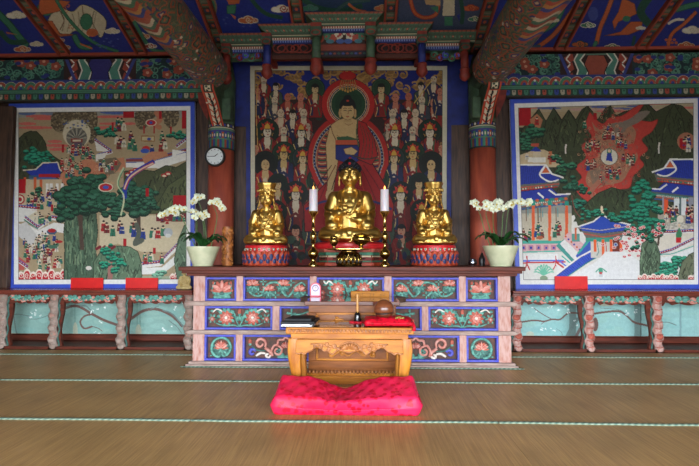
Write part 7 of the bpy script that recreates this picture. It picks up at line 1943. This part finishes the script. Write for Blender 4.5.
# silver bowl and dark rod near the right column
Y3 = .40; p = W(472.5, 266, Y3)
t = thing('silver_jar', 'small round silver jar on the altar between right pedestal and orchid', 'jar', (p.x, Y3, zt))
mm = (Y3 + 5) / FPX
sil = mat('silver', (190, 196, 204), .2, 1.0, c2=(150, 156, 166))
MB().lathe([(2.4 * mm, 0), (2.6 * mm, .01), (4.2 * mm, 2 * mm), (4.5 * mm, 3.6 * mm), (3.9 * mm, 5.4 * mm)], (p.x, Y3, zt), 24).build('jar_body', sil, t, auto=40)
MB().lathe([(4.0 * mm, 5.3 * mm), (3.2 * mm, 6.6 * mm), (1.4 * mm, 7.6 * mm), (.2 * mm, 7.9 * mm)], (p.x, Y3, zt), 24).build('jar_lid', sil, t, True)
p = W(482, 264, Y3)
t = thing('dark_cup', 'dark lidded cup between the silver jar and the right orchid', 'cup', (p.x, Y3, zt))
MB().lathe([(2.6 * mm, 0), (3.2 * mm, 5 * mm), (3.0 * mm, 7 * mm)], (p.x, Y3, zt), 20).build('cup_body', M['black'], t, auto=40)
MB().lathe([(3.1 * mm, 6.9 * mm), (2.6 * mm, 8 * mm), (1 * mm, 12 * mm), (.4 * mm, 13 * mm)], (p.x, Y3, zt), 18).build('cup_lid', M['black'], t, True)
# carved wooden brush jar by the left orchid
Y4 = .42; p = W(227.5, 266, Y4); mm = (Y4 + 5) / FPX
t = thing('carved_wood_holder', 'tall carved brown wooden holder on the altar right of the left orchid', 'holder', (p.x, Y4, zt))
cw = mat('carved_brown', (186, 112, 48), .5, c2=(120, 66, 30), scale=24, bump=.5)
MB().lathe([(4.9 * mm, 0), (5.2 * mm, 1 * mm), (5.0 * mm, 14 * mm), (5.2 * mm, 36 * mm), (5.3 * mm, 39 * mm), (4.5 * mm, 39 * mm), (4.3 * mm, 30 * mm), (.2 * mm, 30 * mm)], (p.x, Y4, zt), 28).build('holder_body', cw, t, auto=40)
b = MB(); rr = random.Random(5)
for k in range(60):
    a = PI + PI * rr.random(); zc = zt + (2 + 35 * rr.random()) * mm
    b.ell((p.x + 5.1 * mm * math.cos(a), Y4 + 5.1 * mm * math.sin(a), zc), (.011, .011, .016), k % 2, 7, 5)
b.build('relief', [cw, mat('carved_light', (206, 140, 66), .45, c2=(170, 104, 48), scale=30)], t, True)

# ================================================================== potted orchids
M['leaf'] = mat('orchid_leaf', (36, 78, 34), .3, c2=(24, 56, 26), scale=8)
M['stem'] = mat('orchid_stem', (92, 128, 66), .5, c2=(70, 104, 52), scale=20)
M['petal'] = mat('orchid_petal', (238, 240, 222), .55, c2=(224, 232, 196), scale=30)
M['lip'] = mat('orchid_lip', (226, 206, 96), .5, c2=(206, 176, 70), scale=30)
M['pot'] = mat('celadon', (206, 206, 172), .3, c2=(186, 190, 154), scale=9, coat=.1)
pb_ = M['petal'].node_tree.nodes['Principled BSDF']
def flower_mesh():
    b = MB()
    def pet(ang, L, w, bend):
        n = 6; vs = []
        for i in range(n + 1):
            q = i / n; hw = w * math.sin(PI * min(1, .12 + .88 * q) ** 1.0) if q < 1 else 0.001
            hw = w * (math.sin(PI * (q ** .8))) + .0015
            r_ = L * q; y = -.004 + bend * q * q
            for s in (-1, 0, 1): vs.append((r_ * math.cos(ang) - s * hw * math.sin(ang), y + (.004 * abs(s)), r_ * math.sin(ang) + s * hw * math.cos(ang)))
        m0 = len(vs)
        vs2 = [(a, c + .002, d) for a, c, d in vs]
        fs = [(3 * i + j, 3 * i + j + 1, 3 * i + j + 4, 3 * i + j + 3) for i in range(n) for j in (0, 1)]
        rim = [3 * i for i in range(n + 1)] + [3 * n + 1] + [3 * i + 2 for i in range(n, -1, -1)] + [1]
        fs2 = [tuple(m0 + k for k in f[::-1]) for f in fs]
        fr = [(rim[i], rim[(i + 1) % len(rim)], m0 + rim[(i + 1) % len(rim)], m0 + rim[i]) for i in range(len(rim))]
        b.add(vs + vs2, fs + fs2 + fr, 0)
    for a in (PI / 2, PI / 2 + 2.2, PI / 2 - 2.2): pet(a, .030, .011, .006)
    for a in (.15, PI - .15): pet(a, .032, .018, -.002)
    b.ell((0, -.010, -.006), (.006, .008, .006), 1, 10, 6); b.ell((0, -.010, .004), (.004, .006, .004), 0, 8, 5); b.tube([(0, -.012, -.008), (0, -.020, -.016)], [.006, .002], 1, 6)
    return b.mesh('orchid_flower', [M['petal'], M['lip']], True)
FLM = flower_mesh()
def orchid(px, Y, lab, spec, pot_px, seed):
    rr = random.Random(seed)
    mm = (Y + 5) / FPX
    x = WX(px, Y, 256); t = thing('potted_orchid', lab, 'potted plant', (x, Y, zt), 'white orchids at the ends of the altar')
    hw = (pot_px[1] - pot_px[0]) / 2 * mm; bw = hw * .60; hp = (WZ(pot_px[2], Y, px) - zt)
    pt = MB().lathe([(bw * .98, 0), (bw * 1.04, .006), (bw * .98, .014), (bw * 1.02, .022), (hw * .76, hp * .42), (hw * .90, hp * .75), (hw, hp - .006), (hw * .99, hp), (hw * .93, hp), (hw * .90, hp - .02), (.01, hp - .02)], (x, Y, zt), 36).build('pot', M['pot'], t, auto=50)
    MB().lathe([(hw * .90, hp - .022), (hw * .6, hp - .008), (.01, hp)], (x, Y, zt), 24).build('moss', mat('moss_%d' % seed, (86, 96, 44), .9, c2=(56, 66, 30), scale=40), t, True)
    # leaves
    for k in range(11):
        a = 2 * PI * k / 11 + rr.uniform(-.2, .2); L = rr.uniform(.19, .31); wd = rr.uniform(.040, .054); up = rr.uniform(.09, .18)
        b = MB(); n = 10; vs = []
        for i in range(n + 1):
            q = i / n; r_ = .02 + L * q; z = hp - .01 + up * math.sin(q * 2.2) - .05 * q * q; ww = wd * math.sin(PI * (.08 + .9 * q)) ** .7
            for s in (-1, 0, 1): vs.append((x + r_ * math.cos(a) - s * ww * math.sin(a), Y + (r_ * math.sin(a) + s * ww * math.cos(a)) * .8, zt + z + .012 * abs(s)))
        N = len(vs); vs2 = [(c0, c1, c2 - .004) for c0, c1, c2 in vs]
        fs = [(3 * i + j, 3 * i + j + 1, 3 * i + j + 4, 3 * i + j + 3) for i in range(n) for j in (0, 1)]
        rim = [3 * i for i in range(n + 1)] + [3 * n + 1] + [3 * i + 2 for i in range(n, -1, -1)] + [1]
        b.add(vs + vs2, fs + [tuple(N + k_ for k_ in f[::-1]) for f in fs] + [(rim[i], rim[(i + 1) % len(rim)], N + rim[(i + 1) % len(rim)], N + rim[i]) for i in range(len(rim))])
        b.build('leaf', M['leaf'], t, True)
    # flower stems: start offset, control points in photo units, flower share of the stem
    for pts, f0, nf in spec:
        P = [W(a, c, Y + d) for a, c, d in pts]
        sp = spline([tuple(p_) for p_ in P], 8)
        sm = MB().tube(sp, [.0055 - .003 * i / (len(sp) - 1) for i in range(len(sp))], 0, 7).build('flower_stem', M['stem'], t, True)
        for k in range(nf):
            q = f0 + (1 - f0) * (k + .5) / nf
            i = min(len(sp) - 1, int(q * (len(sp) - 1)))
            p_ = Vector(sp[i]) + Vector((rr.uniform(-.03, .03), rr.uniform(-.04, -.01), rr.uniform(-.03, .034)))
            o = bpy.data.objects.new('flower', FLM); COL.objects.link(o); o.parent = sm; o.location = p_ - ORG[t]
            s = rr.uniform(1.15, 1.55); o.scale = (s, s, s); o.rotation_euler = (rr.uniform(-.5, .3), rr.uniform(-.5, .5), rr.uniform(-.7, .7)); ORG[o] = ORG[t]
orchid(203, .10, 'white orchid in a cream bowl at the left end of the altar', [
    ([(199, 250, 0), (197, 232, 0), (196, 218, -.02), (188, 212, -.04), (174, 211, -.05), (160, 213, -.06)], .42, 11),
    ([(203, 250, 0), (204, 232, 0), (203, 219, -.02), (207, 213, -.04), (198, 215, -.05)], .55, 6),
    ([(206, 250, 0), (206, 235, .02), (203, 215, .02), (199, 203, .0), (196, 200, -.02), (206, 199, -.03)], .70, 5),
    ([(210, 250, .02), (214, 234, .02), (217, 216, 0), (213, 204, -.02), (222, 206, -.02), (225, 212, -.03)], .62, 8),
    ([(197, 250, .0), (190, 236, 0), (184, 222, -.02), (178, 214, -.03), (168, 214, -.04)], .72, 5)], (186.7, 219.5, 246.6), 3)
orchid(500.7, .10, 'white orchid in a cream bowl at the right end of the altar', [
    ([(504, 248, 0), (506, 230, 0), (508, 212, -.02), (512, 203, -.04), (522, 203, -.05), (531, 204, -.06)], .55, 9),
    ([(497, 248, 0), (494, 232, 0), (493, 216, 0), (495, 206, -.02), (500, 200, -.03)], .66, 6),
    ([(500, 248, 0), (502, 230, .02), (503, 215, 0), (506, 208, -.02), (512, 205, -.03)], .7, 5),
    ([(491, 248, 0), (485, 232, 0), (480, 214, -.02), (476, 207, -.03), (473, 204, -.04)], .72, 5),
    ([(494, 248, .02), (490, 230, .02), (486, 214, .0), (488, 207, -.02), (484, 203, -.03)], .68, 7)], (483.6, 518, 245.8), 8)
# ================================================================== wall clock on the left column
Yk = 1.1 - .172 - .03
c = W(214.8, 156.3, Yk); mm = (Yk + 5) / FPX; R = 10.4 * mm
t = thing('wall_clock', 'round black-rimmed white wall clock hanging on the left red column', 'clock', tuple(c))
def disc(r0, r1, y0, y1, mt, nm, par):
    m_ = MB(); vs = []; n = 40
    b = MB().lathe([(r0, 0), (r1, y1 - y0)], (0, 0, 0), n)
    me = b.mesh(nm, mt); me.transform(Matrix.Translation((c.x, y1, c.z)) @ Matrix.Rotation(PI / 2, 4, 'X'))
    return link_mesh(nm, me, par)
wf = mat('clock_face', (214, 220, 220), .4, c2=(206, 212, 212))
disc(R * .8, R * .8, Yk - .002, Yk + .02, wf, 'clock_face', t)
me = MB().lathe([(R * .80, -.004), (R * .84, .012), (R * .93, .016), (R, .006), (R, -.028), (R * .8, -.028)], (0, 0, 0), 44, capb=False, capt=False).mesh('rim', M['black'], True)
me.transform(Matrix.Translation((c.x, Yk - .002, c.z)) @ Matrix.Rotation(PI / 2, 4, 'X')); link_mesh('rim', me, t)
b = MB()
for k in range(12):
    a = PI / 2 - 2 * PI * k / 12; r0, r1 = (R * .62, R * .74)
    b.tube([(c.x + r * math.cos(a), Yk - .003, c.z + r * math.sin(a)) for r in (r0, r1)], .0035 if k % 3 else .005, 0, 6)
b.build('hour_marks', mat('mark_grey', (90, 96, 96), .5), t)
for nm, ang, L, wd in (('minute_hand', math.radians(182), .66, .0045), ('hour_hand', math.radians(38), .42, .006)):
    MB().tube([(c.x, Yk - .006, c.z), (c.x + R * L * math.cos(ang), Yk - .006, c.z + R * L * math.sin(ang))], [wd, wd * .6], 0, 6).build(nm, M['black'], t)
# ================================================================== daylight through the doors
w = bpy.data.worlds.new('sky'); SC.world = w; w.use_nodes = True
nt = w.node_tree; bg = nt.nodes['Background']
tc = nt.nodes.new('ShaderNodeTexCoord'); sep = nt.nodes.new('ShaderNodeSeparateXYZ')
nt.links.new(tc.outputs['Generated'], sep.inputs['Vector'])
cr = nt.nodes.new('ShaderNodeValToRGB')
cr.color_ramp.elements[0].position = 0.48; cr.color_ramp.elements[0].color = (.16, .16, .15, 1)
cr.color_ramp.elements[1].position = 0.52; cr.color_ramp.elements[1].color = (.90, .97, 1.06, 1)
mr = nt.nodes.new('ShaderNodeMapRange'); mr.inputs['From Min'].default_value = -1; mr.inputs['From Max'].default_value = 1
nt.links.new(sep.outputs['Z'], mr.inputs['Value']); nt.links.new(mr.outputs['Result'], cr.inputs['Fac'])
nt.links.new(cr.outputs['Color'], bg.inputs['Color'])
bg.inputs['Strength'].default_value = 21.5
for x0, x1 in ((-3.9, -1.85), (-1.6, 1.6), (1.85, 4.7)):
    l = bpy.data.lights.new('doorway', 'AREA'); l.shape = 'RECTANGLE'; l.size = x1 - x0; l.size_y = DOOR_H
    l.cycles.is_portal = True
    o = bpy.data.objects.new('doorway_light', l); COL.objects.link(o)
    o.location = ((x0 + x1) / 2, YF - .08, DOOR_H / 2); o.rotation_euler = (PI / 2, 0, 0)
vs = SC.view_settings
SC.display_settings.display_device = 'sRGB'
vs.view_transform = 'Standard'; vs.look = 'None'; vs.gamma = 1.0; vs.use_curve_mapping = False
vs.exposure = EXPO
SC.cycles.max_bounces = 8
SC.cycles.diffuse_bounces = 5
SC.cycles.use_denoising = True
